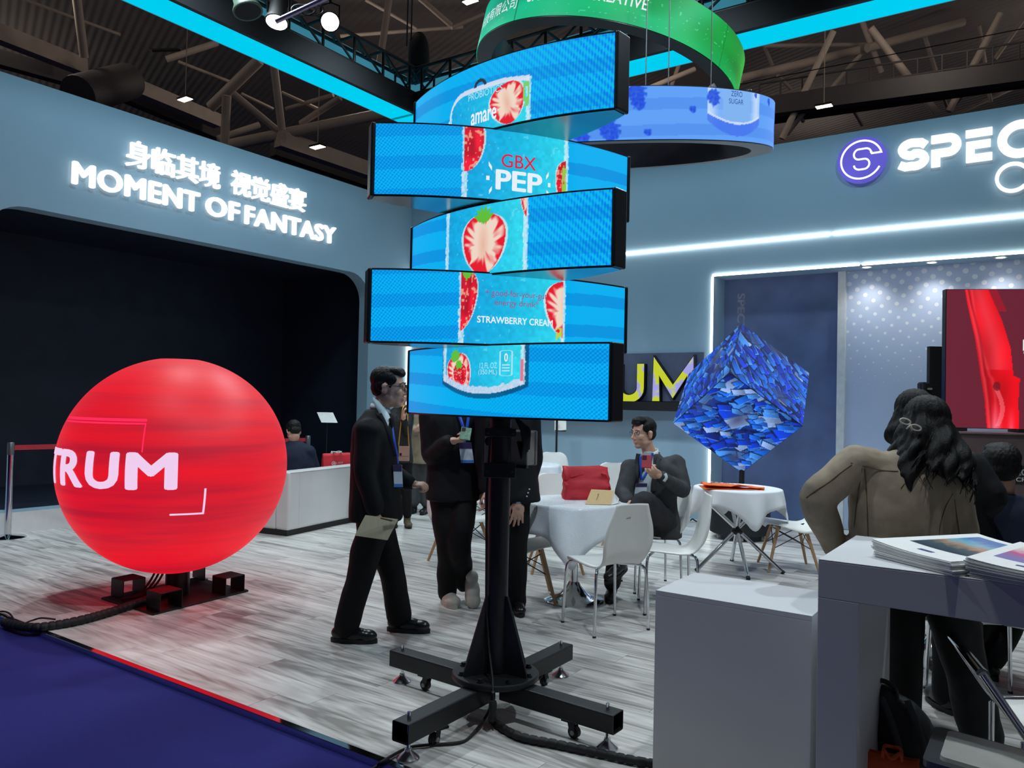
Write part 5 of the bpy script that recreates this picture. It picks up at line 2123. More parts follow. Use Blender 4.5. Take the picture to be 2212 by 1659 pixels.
pedestal_table('round chrome-footed table under the satin damask cloth', 0.5, 5.98, 0.385)
tablecloth('white satin damask cloth hanging over the table with the red bag', 0.5, 5.98, 0.39, 0.60, math.radians(38), 0.748, True, 3, 7)
pedestal_table('round table deepest in the booth, left of the far bucket chair', 0.2, 9.4, 0.38)
tablecloth('white cloth on the deepest table, partly behind the grey power box', 0.2, 9.4, 0.385, 0.66, math.radians(20), 0.748, True, 4)
pedestal_table('round chrome-footed table by the seated man in navy, seen through the desk', 2.55, 4.75, 0.34)
ct = thing('crossed_leg_table', 'round table on crossed chrome legs carrying the orange bag', 'table', (2.08, 7.2, 0))
b2 = MB()
b2.lathe([(0.376, 0.72), (0.38, 0.724), (0.38, 0.738), (0.376, 0.742)], 48)
b2.build('table_top', M_WHITEP, ct, 40)
for k in range(4):
    a = math.radians(-158 + 90 * k) if k != 1 else math.radians(-90 + 0)
    a = math.radians((-165, -92, -20, 80)[k])
    foot = Vector((0.40 * math.cos(a), 0.40 * math.sin(a), 0.014))
    hub = Vector((0.02 * math.cos(a), 0.02 * math.sin(a), 0.35))
    topv = hub + (hub - foot) * 1.08
    b2 = MB()
    b2.cyl(foot, topv, 0.017, None, 14)
    b2.build('leg', M_CHROME, ct, 40)
    b2 = MB()
    b2.cyl(foot - (hub - foot).normalized() * 0.012, foot + (hub - foot).normalized() * 0.012, 0.0185, None, 14)
    b2.build('foot_cap', M_RUBBER, ct, 40)
b2 = MB()
b2.ell((0, 0, 0.35), (0.055, 0.055, 0.035))
b2.build('hub', M_BLACK, ct, 60)
tablecloth('thin white scalloped cloth on the table with the orange bag', 2.08, 7.2, 0.385, 0.52, math.radians(47), 0.748, False, 8, 8)

# ------------------------------------------------------------------ bags and papers on the tables
M_REDF = mat('red_nonwoven_fabric', S(205, 38, 52), 0.6, 0, 0.1, 12, 0.25, 300)


def soft_bag(name, label, loc, rz, w, d, h, m, lean=0.0, crease=0.02, seed=1, handles=True, hm=None):
    t = thing(name, label, 'bag', loc, rz)
    rr = random.Random(seed)
    rows = []
    nz, n = 9, 32
    for j in range(nz + 1):
        v = j / nz
        row = []
        for k in range(n):
            a = 2 * PI * k / n
            c, s = math.cos(a), math.sin(a)
            e = 0.22
            x = math.copysign(abs(c) ** e, c) * w / 2 * (1 + 0.03 * math.sin(v * 3))
            y = math.copysign(abs(s) ** e, s) * d / 2 * (1 - 0.78 * v ** 1.3)
            y += crease * (mnoise.noise(Vector((x * 9 + seed, v * 4, 0.3 * c))) + 0.6 * mnoise.noise(Vector((x * 22, v * 9, seed)))) * (0.3 + v * (1 - v) * 3)
            x += 0.35 * crease * mnoise.noise(Vector((v * 7, s, seed + 3)))
            row.append((x, y + lean * v * v, v * h + 0.012 * mnoise.noise(Vector((x * 14, seed, 1.0))) * v))
        rows.append(row)
    b3 = MB()
    b3.loft(rows, False)
    b3.f.append(tuple(range(n - 1, -1, -1)))
    b3.build('bag_body', m, t, 70, 0, 2, 0.002)
    if handles:
        for sy in (-1, 1):
            b3 = MB()
            pts = smooth_path([(-w * .18, sy * 0.012 + lean, h * 0.97), (-w * .15, sy * 0.02 + lean, h * 1.05), (0.0, sy * 0.05 + lean, h * 1.02), (w * .15, sy * 0.02 + lean, h * 1.05), (w * .18, sy * 0.012 + lean, h * 0.97)], 5) if handles is True else handles
            b3.tube(pts, 0.006, 6)
            b3.build('handle', hm or m, t, 60)
    return t


rb = soft_bag('tote_bag', 'crumpled red tote bag standing on the satin-covered table', (0.585, 6.1, 0.7495), 0.14, 0.345, 0.13, 0.25, M_REDF, 0.02, 0.075, 4, False)
nb = thing('notebook', 'tan kraft notebook leaning against the red tote bag', 'notebook', (0.665, 5.86, 0.751), 0.1)
M_KRAFT = mat('kraft_cover', S(206, 176, 128), 0.7, 0, 0.06, 60)
b2 = MB()
q = [Vector((-0.12, -0.085, 0.0)), Vector((0.07, -0.1, 0.0)), Vector((0.125, 0.06, 0.085)), Vector((-0.045, 0.075, 0.09))]
b2.loft([[p for p in q], [p + Vector((0, -0.0015, 0.003)) for p in q]])
fix_normals(b2.build('cover', M_KRAFT, nb))
b2 = MB()
b2.loft([[Vector((0.07, -0.098, 0.0)), Vector((0.13, -0.05, 0.004)), Vector((0.165, 0.055, 0.02)), Vector((0.12, 0.062, 0.078))], [Vector((0.07, -0.096, 0.003)), Vector((0.13, -0.048, 0.01)), Vector((0.163, 0.057, 0.028)), Vector((0.118, 0.064, 0.081))]])
fix_normals(b2.build('open_pages', M_PAPER, nb))
vf = text_fit('Caseology', 0, 0.085, 0, 0.014, 0, 0.0)
A, B = (q[1] - q[0]).normalized(), (q[3] - q[0]).normalized()
nrm = A.cross(B).normalized()
text_obj('cover_print', vf, lambda x, y, z: q[0] + A * (0.062 + y) * 1.0 + B * (0.055 + x) + nrm * 0.0045, mat('brown_print', S(96, 70, 48), 0.6), nb)

M_ORG = mat('orange_nonwoven_fabric', S(240, 112, 44), 0.6, 0, 0.08, 12, 0.2, 300)
ob = thing('folded_bag', 'orange shopping bag lying folded on the thin white cloth', 'bag', (1.92, 7.1, 0.7505), 0.05)
b2 = MB()
rows = []
for j in range(9):
    v = j / 8
    row = []
    for k in range(15):
        u = k / 14
        x = lerp(-0.2, 0.33, u) + 0.05 * v
        yv = lerp(-0.13, 0.2 - 0.2 * u, v)
        z = 0.012 + 0.03 * (1 - u) * abs(math.sin(v * 5 + 1.2)) + 0.012 * mnoise.noise(Vector((u * 6, v * 5, 2))) + 0.018 * math.exp(-((u - 0.6) / 0.15) ** 2) * (1 - v)
        row.append((x, yv, max(0.004, z)))
    rows.append(row)
b2.sheet(rows)
b2.build('upper_layer', M_ORG, ob, 180, 0, 2, 0.004)
b2 = MB()
b2.sheet([[(lerp(-0.215, 0.32, k / 14) + 0.05 * j / 4, lerp(-0.14, 0.2 - 0.2 * k / 14, j / 4), 0.003 + 0.003 * math.sin(k * 1.3 + j)) for k in range(15)] for j in range(5)])
b2.build('lower_layer', M_ORG, ob, 180, 0, 2, 0.003)
b2 = MB()
for k in range(5):
    b2.box((-0.1 + 0.045 * k, 0.03 - 0.012 * k, 0.052 - 0.003 * k), (0.022, 0.03, 0.004), Matrix.Rotation(0.4, 3, 'Z'))
tag(b2.build('printed_mark', mat('white_vinyl_print', S(215, 215, 215), 0.5), ob), kind='stuff')

# ------------------------------------------------------------------ sofa, stanchions, stands
sofa = thing('sofa', 'white leather sofa seen from behind, right of the red globe', 'sofa', (-2.34, 8.37, 0), math.atan2(1.01, 0.47))
M_LEA = mat('white_leather', S(206, 206, 204), 0.42, 0, 0.03, 5, 0.08, 120)
M_DARK = mat('dark_sofa_foot', S(24, 22, 22), 0.5)
SL, SD = 1.9, 0.82
for nm, c, s in (('back_rest', (SL / 2, 0.09, 0.375), (SL, 0.18, 0.62)), ('arm_rest', (0.09, SD / 2 + 0.09, 0.345), (0.18, SD - 0.18, 0.56)), ('arm_rest', (SL - 0.09, SD / 2 + 0.09, 0.345), (0.18, SD - 0.18, 0.56)),
                 ('seat_base', (SL / 2, SD / 2 + 0.09, 0.2), (SL - 0.36, SD - 0.18, 0.26)), ('seat_cushion', (SL * .28 + .06, SD / 2 + 0.1, 0.39), (SL / 2 - 0.19, SD - 0.19, 0.13)), ('seat_cushion', (SL * .72 - .06, SD / 2 + 0.1, 0.39), (SL / 2 - 0.19, SD - 0.19, 0.13))):
    b2 = MB()
    b2.box(c, s)
    b2.build(nm, M_LEA, sofa, 40, 0.025, 4)
b2 = MB()
b2.tube([(0.02, 0.002, 0.675), (SL - 0.02, 0.002, 0.675)], 0.006, 6)
b2.build('piping', M_LEA, sofa, 60)
b2 = MB()
b2.tube([(0.17, -0.001, 0.08), (0.17, -0.001, 0.67)], 0.004, 6)
b2.build('seam', M_LEA, sofa, 60)
b2 = MB()
b2.box((SL / 2, SD / 2, 0.033), (SL - 0.06, SD - 0.08, 0.066))
b2.build('plinth', M_DARK, sofa)
gb = soft_bag('gift_bag', 'red gift bag with a white logo standing behind the sofa back', Vector((-2.13, 9.65, 0.458)), 0.75, 0.37, 0.12, 0.35, M_REDF, 0.0, 0.015, 9, True, mat('white_cord', S(225, 225, 225), 0.6))
gl = Vector(gb.location)
gd = Vector((math.cos(0.75), math.sin(0.75), 0))
mw = mat('white_vinyl_print', S(215, 215, 215), 0.5)
b2 = MB()
stroke(b2, arc(-0.055, 0.225, 0.026, 0.024, 0, 337.5, 15), 0.005, 0.002, lambda x, y, z: (x, -0.068 - z + y * 0.14, y), True)
stroke(b2, [(-0.072, 0.213), (-0.055, 0.235), (-0.052, 0.212), (-0.037, 0.24)], 0.006, 0.002, lambda x, y, z: (x, -0.068 - z + y * 0.14, y))
tag(b2.build('logo', mw, gb), kind='stuff')
text_obj('lettering', text_fit('LAMP', -0.02, 0.075, 0.22, 0.244, 0, 0.03), lambda x, y, z: (x, -0.070 + y * 0.14, y), mw, gb)

M_BELT = mat('red_belt', S(170, 36, 48), 0.6)
stp = []
for (p, lab) in ((Vector((-5.06, 7.98, 0)), 'chrome barrier post at the left edge, in front of the dark opening'), (Vector((-2.73, 10.6, 0)), 'short glimpse of a chrome barrier post behind the sofa')):
    t = thing('stanchion', lab, 'barrier post', p, 0, 'belt barrier posts')
    for nm, pr, m in (('base', [(0.165, 0.0), (0.168, 0.008), (0.15, 0.02), (0.05, 0.034), (0.034, 0.04)], M_CHROME), ('post', [(0.0315, 0.038), (0.0315, 0.84), (0.02, 0.84)], M_CHROME), ('belt_head', [(0.034, 0.84), (0.034, 0.955), (0.028, 0.965), (0.002, 0.966)], mat('grey_belt_head', S(120, 122, 125), 0.35, 0.8))):
        b2 = MB()
        b2.lathe(pr, 32)
        b2.build(nm, m, t, 40)
    stp.append(p)
b2 = MB()
a_, b_ = stp
mid = (a_ + b_) / 2
d_ = (b_ - a_).normalized()
b2.bar(a_ + d_ * 0.036 + Vector((0, 0, 0.91)), b_ - d_ * 0.036 + Vector((0, 0, 0.91)), 0.003, 0.05)
tag(b2.build('barrier_belt', M_BELT), 'red belt stretched between the two barrier posts', 'barrier belt')

st = thing('sign_stand', 'tilted white board on a thin pole in front of the dark opening', 'sign stand', Vector((-2.57, 11.0, 0)))
Yp = st.location.y
hz_ = PX(709, 902, Yp).z
b2 = MB()
b2.cyl((0, 0, 0.01), (0, 0, hz_ - 0.02), 0.007, None, 8)
b2.build('pole', M_BLACK, st, 40)
b2 = MB()
b2.lathe([(0.14, 0), (0.14, 0.01), (0.02, 0.014)], 28)
b2.build('base', M_BLACK, st, 40)
b2 = MB()
b2.box((0, 0, 0), (0.22, 0.18, 0.006), None)
R1 = Matrix.Rotation(0.15, 3, 'Z') @ Matrix.Rotation(math.radians(50), 3, 'X')
b2.v = [tuple(R1 @ Vector((p[0] - p[1] * 0.42, p[1], p[2])) + Vector((0, 0, hz_))) for p in b2.v]
b2.build('board', mat('white_sign_board', S(236, 234, 228), 0.5), st)

ms = thing('music_stand', 'black floor stand holding a white sheet beside the back wall', 'sign stand', PG(1199, 1108))
Ym = ms.location.y
ztop = PX(1199, 912, Ym).z
b2 = MB()
b2.cyl((0, 0, 0.02), (0, 0, ztop), 0.014, None, 10)
b2.build('pole', M_BLACK, ms, 40)
b2 = MB()
b2.lathe([(0.15, 0), (0.15, 0.012), (0.02, 0.018)], 28)
b2.build('base', M_BLACK, ms, 40)
b2 = MB()
b2.box((0.05, 0.04, ztop + 0.02), (0.17, 0.01, 0.28), Matrix.Rotation(math.radians(-20), 3, 'X') @ Matrix.Rotation(-0.5, 3, 'Z'))
b2.build('sheet', mat('white_sign_board', S(236, 234, 228), 0.5), ms)
b2 = MB()
b2.box((0.05, 0.0, ztop - 0.115), (0.15, 0.03, 0.012), Matrix.Rotation(-0.4, 3, 'Z'))
b2.box((0.0, 0, ztop), (0.03, 0.03, 0.05))
b2.build('ledge', M_BLACK, ms)

# ------------------------------------------------------------------ things under and behind the desk
def low_chair(label, loc, rz, rim_m, pan_m, k=1.0, lo=0.0):
    t = thing('lounge_chair', label, 'chair', loc, rz)
    prof = [(0.02, 0.40), (-0.2, 0.372), (-0.24, 0.388), (-0.28, 0.44), (-0.36, 0.56), (-0.40, 0.62)]
    pts = smooth_path([(p[0] * k + 0.2, p[1] * k + lo, 0) for p in prof], 4)
    b3 = MB()
    b3.sheet([[(x, p.x, p.y + 0.01 * (x * 4) ** 2) for x in np.linspace(-0.22, 0.22, 9)] for p in pts])
    b3.build('shell', pan_m, t, 180, 0, 2, 0.012)
    for sx in (-1, 1):
        b3 = MB()
        b3.tube([(sx * 0.23, p.x, p.y + 0.008) for p in pts], 0.02, 10, False, 0.75)
        b3.build('chrome_band', rim_m, t, 60)
        for y0 in (0.17, -0.03):
            b3 = MB()
            b3.cyl((sx * 0.2, y0, 0), (sx * 0.2, y0, 0.375 * k + lo), 0.0105, None, 10)
            b3.build('leg', M_CHROME, t, 60)
    b3 = MB()
    b3.tube([(x, pts[-1].x, pts[-1].y + 0.01) for x in np.linspace(-0.235, 0.235, 5)], 0.02, 10, False, 0.75)
    b3.build('top_band', rim_m, t, 60)
    return t


low_chair('low white chair with thick chrome edges behind the desk opening', (1.90, 2.95, 0), face(0.95, -0.3), M_CHROME, M_WHITEP, 0.92)
gt = thing('padded_stool', 'pale seat pad with a dark grey rim at the bottom right corner', 'stool', (1.235, 2.30, 0), BANG)
M_GRIM = mat('dark_grey_rim', S(84, 88, 94), 0.35, 0.3)
b2 = MB()
g0 = [(x, y, 0.455 + 0.012 * math.cos(x * 6)) for x, y in rrect(-0.02, -0.02, 0.5, 0.28, 0.025, 4)]
b2.loft([[(p[0], p[1], p[2]) for p in g0], [(p[0], p[1], p[2] + 0.02) for p in g0]])
fix_normals(b2.build('rim', M_GRIM, gt, 40))
b2 = MB()
g1 = [(x, y, 0.473 + 0.012 * math.cos(x * 6)) for x, y in rrect(0.02, 0.012, 0.47, 0.245, 0.02, 4)]
b2.loft([[(p[0], p[1], p[2]) for p in g1], [(p[0] * .99 + .002, p[1] * .99 + .001, p[2] + 0.012) for p in g1]])
fix_normals(b2.build('pad', mat('pale_seat_pad', S(196, 198, 190), 0.4), gt, 40))
for lx, ly in ((0.03, 0.02), (0.45, 0.02), (0.03, 0.24), (0.45, 0.24)):
    b2 = MB()
    b2.cyl((lx, ly, 0), (lx, ly, 0.456), 0.011, None, 10)
    b2.build('leg', M_CHROME, gt, 40)

bp = thing('backpack', 'black backpack slumped against the inside of the desk leg', 'backpack', (1.43, 2.86, 0), -0.35)
b2 = MB()
b2.ell((0, 0, 0.17), (0.15, 0.11, 0.17))
b2.ell((0.0, 0.0, 0.3), (0.13, 0.085, 0.17), Matrix.Rotation(-0.25, 3, 'Y'))
b2.ell((0.02, -0.09, 0.14), (0.11, 0.05, 0.12))
b2.ell((-0.06, 0.0, 0.43), (0.06, 0.05, 0.07))
v, f = remesh(b2, 0.012, 6)
M_BPK = mat('black_nylon', S(26, 29, 31), 0.55, 0, 0.2, 30, 0.2, 90)
b2 = MB()
for p in v:
    q = Vector(p)
    b2.v.append(tuple(q + Vector((1, 1, 0)) * 0.012 * mnoise.noise(q * 9) + Vector((0, 0, 0.0))))
b2.f = f
o = b2.build('pack_body', M_BPK, bp, 180)
for dx in (-0.05, 0.03):
    b2 = MB()
    b2.tube(smooth_path([(dx - 0.02, -0.06, 0.47), (dx + 0.02, -0.12, 0.36), (dx + 0.05, -0.165, 0.2), (dx + 0.06, -0.16, 0.06)], 6), 0.014, 8, False, 0.4)
    b2.build('strap', mat('grey_webbing', S(48, 52, 54), 0.7), bp, 60)
b2 = MB()
b2.tube(smooth_path([(-0.09, -0.02, 0.47), (-0.075, -0.02, 0.515), (-0.03, -0.02, 0.5), (-0.02, -0.02, 0.46)], 5), 0.009, 8)
b2.build('carry_loop', M_BPK, bp, 60)
og = soft_bag('orange_bag', 'dark orange paper bag beside the backpack inside the desk', (1.30, 2.66, 0), -0.5, 0.16, 0.1, 0.34, mat('orange_red_paper', S(214, 84, 36), 0.6), 0.0, 0.02, 12, True)

# cables behind the crossed-leg table
for k, (x0, y0, x1, y1) in enumerate(((1500, 1110, 1560, 1122), (1495, 1128, 1545, 1115), (1640, 1145, 1690, 1128))):
    b2 = MB()
    a0_, b0_ = PG(x0, y0, .012), PG(x1, y1, .012)
    pts = [a0_.lerp(b0_, s_ / 14) + Vector((0, 0.09 * math.sin(s_ * 1.1 + k), 0.012 + 0.012 * math.sin(s_ * 1.9))) for s_ in range(15)]
    b2.tube(smooth_path(pts, 3), 0.009, 6)
    tag(b2.build('floor_cable', M_RUBBER, None, 60), ('black cable loop left of the drum base', 'lower black cable loop near the lit wall edge', 'black cable loop right of the drum base')[k], 'cable')
b2 = MB()
p = PG(652, 1193, 0.002)
b2.add([p + Vector(q) for q in ((-0.02, -0.01, 0), (0.02, -0.004, 0.004), (0.024, 0.01, 0.002), (-0.012, 0.006, 0.006))], [(0, 1, 2, 3)])
tag(b2.build('paper_scrap', M_PAPER, None, None, 0, 2, 0.001), 'tiny white paper scrap on the floor before the sofa', 'paper')
# ------------------------------------------------------------------ people
M_SKIN = mat('skin', S(212, 166, 142), 0.5, 0, 0.05, 20, 0.03, 200)
M_HAIR = mat('black_hair', S(12, 11, 12), 0.55, 0, 0.3, 60, 0.5, 160, 0, 0.3, (1, 1, 0.15))
M_HAIRB = mat('dark_brown_hair', S(11, 9, 9), 0.62, 0, 0.4, 90, 0.3, 220, 0, 0.22, (1, 1, 0.1))


def suit_mat(name, col, rough=0.75):
    return mat(name, col, rough, 0, 0.12, 25, 0.12, 260, 0, 0.25)


M_SUITB = suit_mat('black_wool_suit', S(17, 18, 21))
M_TROUB = suit_mat('black_trousers', S(13, 14, 16))
M_SUITG = suit_mat('charcoal_suit', S(58, 59, 62))
M_TROUG = suit_mat('charcoal_trousers', S(38, 38, 43))
M_NAVY = suit_mat('navy_cloth', S(26, 34, 54))
M_BROWN = suit_mat('brown_wool_coat', S(146, 132, 114))
M_BEIGE = suit_mat('beige_jacket', S(150, 138, 116))
M_GREY = suit_mat('grey_trousers', S(74, 78, 80))
M_SHIRT = mat('pale_shirt', S(205, 218, 222), 0.7, 0, 0.03, 20, 0.15, 40)
M_LANY = mat('blue_lanyard', S(44, 92, 206), 0.5)
M_LEATH = mat('black_shoe_leather', S(24, 24, 26), 0.3, 0, 0.1, 20)
M_SOLE = mat('black_sole', S(15, 15, 16), 0.6)


class Blob(MB):
    """closed shapes that get welded into one skin"""

    def limb(self, pts, rs, n=12, dens=5):
        P = smooth_path(pts, dens)
        R = [p.x for p in smooth_path([(r, 0, 0) for r in rs], dens)]
        self.tube(P, R, n)
        self.ell(P[0], (R[0],) * 3, None, 10, 6)
        self.ell(P[-1], (R[-1],) * 3, None, 10, 6)
        return self

    def trunk(self, secs, n=24, dens=4):
        """secs: (centre, side vector, forward vector, rx, ry)"""
        C_ = smooth_path([s[0] for s in secs], dens)
        A_ = smooth_path([s[1] for s in secs], dens)
        B_ = smooth_path([s[2] for s in secs], dens)
        R_ = smooth_path([(s[3], s[4], 0) for s in secs], dens)
        rows = []
        for c, a, b, r in zip(C_, A_, B_, R_):
            a, b = a.normalized(), b.normalized()
            row = []
            for k in range(n):
                t = 2 * PI * k / n
                ct, st = math.cos(t), math.sin(t)
                row.append(c + a * (r.x * math.copysign(abs(ct) ** 0.85, ct)) + b * (r.y * math.copysign(abs(st) ** 0.85, st)))
            rows.append(row)
        return self.loft(rows)


def head_blob(F, pos, k, female=False):
    """F: 3x3 with columns side, forward, up"""
    b = Blob()
    P = lambda x, y, z: pos + F @ (Vector((x, y, z)) * k)
    E = lambda c, r: b.ell(P(*c), tuple(q * k for q in r), F, 16, 11)
    E((0, -0.014, 0.032), (0.074, 0.094, 0.086))
    E((0, 0.022, -0.028), (0.062, 0.066, 0.082))
    E((0, 0.052, -0.088), (0.03, 0.03, 0.024))
    for s in (-1, 1):
        E((s * 0.042, 0.008, -0.062), (0.024, 0.04, 0.03))
        E((s * 0.034, 0.056, -0.022), (0.026, 0.026, 0.026))
        E((s * 0.076, -0.012, -0.008), (0.008, 0.018, 0.031))
        E((s * 0.078, -0.014, 0.008), (0.009, 0.019, 0.016))
        E((s * 0.03, 0.074, 0.03), (0.022, 0.011, 0.007))
        E((s * 0.011, 0.092, -0.03), (0.009, 0.01, 0.008))
    b.limb([P(0, 0.082, 0.02), P(0, 0.096, -0.004), P(0, 0.106, -0.024)], [0.008 * k, 0.009 * k, 0.012 * k], 10, 4)
    E((0, 0.084, -0.055), (0.021, 0.011, 0.0055))
    E((0, 0.082, -0.066), (0.018, 0.011, 0.0065))
    return b, P


def hand_blob(wrist, fdir, palm, side, curl=(0.5, 0.5, 0.5, 0.5), thumb=0.6, k=1.0, spread=0.06):
    """fdir: towards the knuckles, palm: where the palm faces, side: +1 puts the thumb on fdir x palm"""
    y = Vector(fdir).normalized()
    z = -Vector(palm)
    z = (z - y * z.dot(y)).normalized()
    x = y.cross(z) * side
    P = lambda a, b_, c: Vector(wrist) + (x * a + y * b_ + z * c) * k
    b = Blob()
    M3 = Matrix((x, y, z)).transposed()
    b.ell(P(0.0, 0.05, 0), (0.04 * k, 0.05 * k, 0.0145 * k), M3)
    b.ell(P(0.012, 0.03, -0.004), (0.028 * k, 0.035 * k, 0.016 * k), M3)
    b.limb([P(0, -0.012, 0), P(0, 0.005, 0), P(0, 0.03, 0)], [0.026 * k, 0.025 * k, 0.026 * k])
    for q, (fx, L) in enumerate(((0.03, 0.072), (0.010, 0.08), (-0.010, 0.074), (-0.029, 0.058))):
        c = curl[q]
        p = Vector((fx, 0.088 - 0.006 * abs(q - 1), 0.0))
        pts = [Vector((fx * 0.8, 0.06, 0)), p.copy()]
        ang = c * 0.8
        for seg, fr in enumerate((0.45, 0.3, 0.25)):
            p = p + Vector((spread * (1.5 - q) * 0.25 * L, math.cos(ang) * L * fr, -math.sin(ang) * L * fr))
            pts.append(p.copy())
            ang += c * (1.1 if seg == 0 else 0.8)
        b.limb([P(*w) for w in pts], [0.0095 * k, 0.0095 * k, 0.0088 * k, 0.0082 * k, 0.0068 * k], 8, 3)
    tp = [Vector((0.026, 0.018, -0.004)), Vector((0.048, 0.042, -0.012 - 0.01 * thumb)), Vector((0.056 - 0.016 * thumb, 0.07, -0.018 - 0.025 * thumb)), Vector((0.052 - 0.032 * thumb, 0.094, -0.02 - 0.034 * thumb))]
    b.limb([P(*w) for w in tp], [0.013 * k, 0.0115 * k, 0.0098 * k, 0.0075 * k], 8, 3)
    return b


def add_skin(mb, blob, voxel, it=2):
    v, f = remesh(blob, voxel, it)
    mb.add(v.tolist(), f)


def garment(name, blob, voxel, m, parent, folds=0.004, fscale=9.0, it=5, stretch=(1, 1, 0.55)):
    v, f = remesh(blob, voxel, it, 0.5)
    b = MB()
    b.v = [tuple(p) for p in v]
    b.f = f
    me = b.mesh(name, m, 180)
    if folds:
        nr = np.empty(len(me.vertices) * 3)
        me.vertices.foreach_get('normal', nr)
        nr = nr.reshape(-1, 3)
        sx, sy, sz = (fscale * q for q in stretch)
        d = np.array([mnoise.noise((p[0] * sx, p[1] * sy, p[2] * sz)) + 0.55 * mnoise.noise((p[0] * sx * 2.3 + 7, p[1] * sy * 2.3, p[2] * sz * 2.6)) for p in v])
        w = v + nr * (d * folds)[:, None]
        me.vertices.foreach_set('co', w.ravel())
        me.update()
    return new_obj(name, me, parent)


from mathutils.bvhtree import BVHTree
_bvh = {}


def surf(o, x, y, off=0.004, dflt=5.0):
    """point on a garment's skin seen at survey pixel (x, y), lifted a little towards the aisle"""
    if o.name not in _bvh:
        l = Vector(o.parent.location)
        _bvh[o.name] = BVHTree.FromPolygons([v.co + l for v in o.data.vertices], [p.vertices[:] for p in o.data.polygons])
    c = Vector((0, 0, CAMZ))
    d = (PX(x, y, 5) - c).normalized()
    h = _bvh[o.name].ray_cast(c, d)
    return (h[0] - d * off) if h[0] is not None else PX(x, y, dflt)


def rel(o, mb):
    l = Vector(o.location)
    mb.v = [tuple(Vector(p) - l) for p in mb.v]
    return mb


def shoe(parent, ankle, toe_dir, m, sole_m, L=0.28, pitch=0.0, hi=True, floor_z=0.0, wid=1.0):
    d = Vector(toe_dir)
    d.z = 0
    d.normalize()
    s = Vector((d.y, -d.x, 0))
    base = Vector((ankle.x, ankle.y, floor_z))
    R = Matrix((s, d, Vector((0, 0, 1)))).transposed() @ Matrix.Rotation(pitch, 3, 'X')
    piv = Vector((0, L * 0.55, 0.0))
    T = lambda x, y, z: base + Matrix((s, d, Vector((0, 0, 1)))).transposed() @ (piv + Matrix.Rotation(pitch, 3, 'X') @ (Vector((x, y, z)) - piv))
    o0 = Vector(parent.location)
    b = Blob()
    Fr = R
    k = L / 0.28
    b.ell(T(0, -0.02 * k, 0.055), (0.037 * wid, 0.055 * k, 0.045), Fr)
    b.ell(T(0, 0.07 * k, 0.045), (0.042 * wid, 0.09 * k, 0.04 * wid), Fr)
    b.ell(T(0, 0.14 * k, 0.042), (0.043 * wid, 0.058 * k, 0.034 * wid), Fr)
    if hi:
        b.limb([T(0, -0.01, 0.05), T(0, -0.012, 0.11)], [0.043, 0.042])
    v, f = remesh(b, 0.008, 3)
    u = MB()
    u.v = [tuple(Vector(p) - o0) for p in v]
    u.f = f
    u.build('shoe', m, parent, 180)
    u = MB()
    ol = []
    for q in range(20):
        t = 2 * PI * q / 20
        ol.append((0.043 * wid * math.cos(t) * (1.0 if math.sin(t) > 0 else 0.86), 0.062 * k + 0.138 * k * math.sin(t)))
    u.loft([[T(x, y, 0.001) - o0 for x, y in ol], [T(x * 1.03, y * 1.0, 0.012) - o0 for x, y in ol], [T(x * 1.0, y, 0.026) - o0 for x, y in ol]])
    fix_normals(u.build('sole', sole_m, parent, 40))


def short_hair(parent, F, P, pos, k, m, seed=1, fringe=0.0):
    b = Blob()
    E = lambda c, r: b.ell(P(*c), tuple(q * k for q in r), F, 18, 12)
    E((0, -0.03, 0.052), (0.079, 0.088, 0.078))
    E((0, -0.058, 0.0), (0.066, 0.05, 0.06))
    E((0, 0.028, 0.098 + fringe * 0.1), (0.062, 0.056, 0.03))
    E((0, 0.062, 0.088), (0.05, 0.026, 0.022))
    for s in (-1, 1):
        E((s * 0.064, 0.012, 0.05), (0.016, 0.04, 0.035))
        E((s * 0.07, -0.035, 0.01), (0.01, 0.028, 0.03))
        E((s * 0.073, 0.018, 0.022), (0.006, 0.012, 0.026))
    v, f = remesh(b, 0.0055, 2)
    o0 = Vector(parent.location)
    h = MB()
    for p in v:
        q = Vector(p)
        h.v.append(tuple(q + (q - pos).normalized() * 0.0035 * mnoise.noise(Vector((q.x * 120 + seed, q.y * 120, q.z * 40))) - o0))
    h.f = f
    h.build('hair', m, parent, 60)


def eyes(parent, F, P, k):
    o0 = Vector(parent.location)
    for s in (-1, 1):
        b = MB()
        b.ell(P(s * 0.031, 0.0755, 0.012) - o0, (0.0125 * k, 0.009 * k, 0.0055 * k), F)
        b.build('eye', mat('eye_white', S(205, 200, 196), 0.25), parent, 180)
        b = MB()
        b.ell(P(s * 0.031, 0.0815, 0.012) - o0, (0.0055 * k, 0.004 * k, 0.0052 * k), F)
        b.build('iris', mat('dark_iris', S(24, 18, 16), 0.2), parent, 180)
        b = MB()
        b.tube([P(s * 0.014, 0.088, 0.031) - o0, P(s * 0.032, 0.0875, 0.037) - o0, P(s * 0.05, 0.073, 0.032) - o0], [0.0025 * k, 0.0034 * k, 0.0018 * k], 6)
        b.build('eyebrow', M_HAIR, parent, 180)


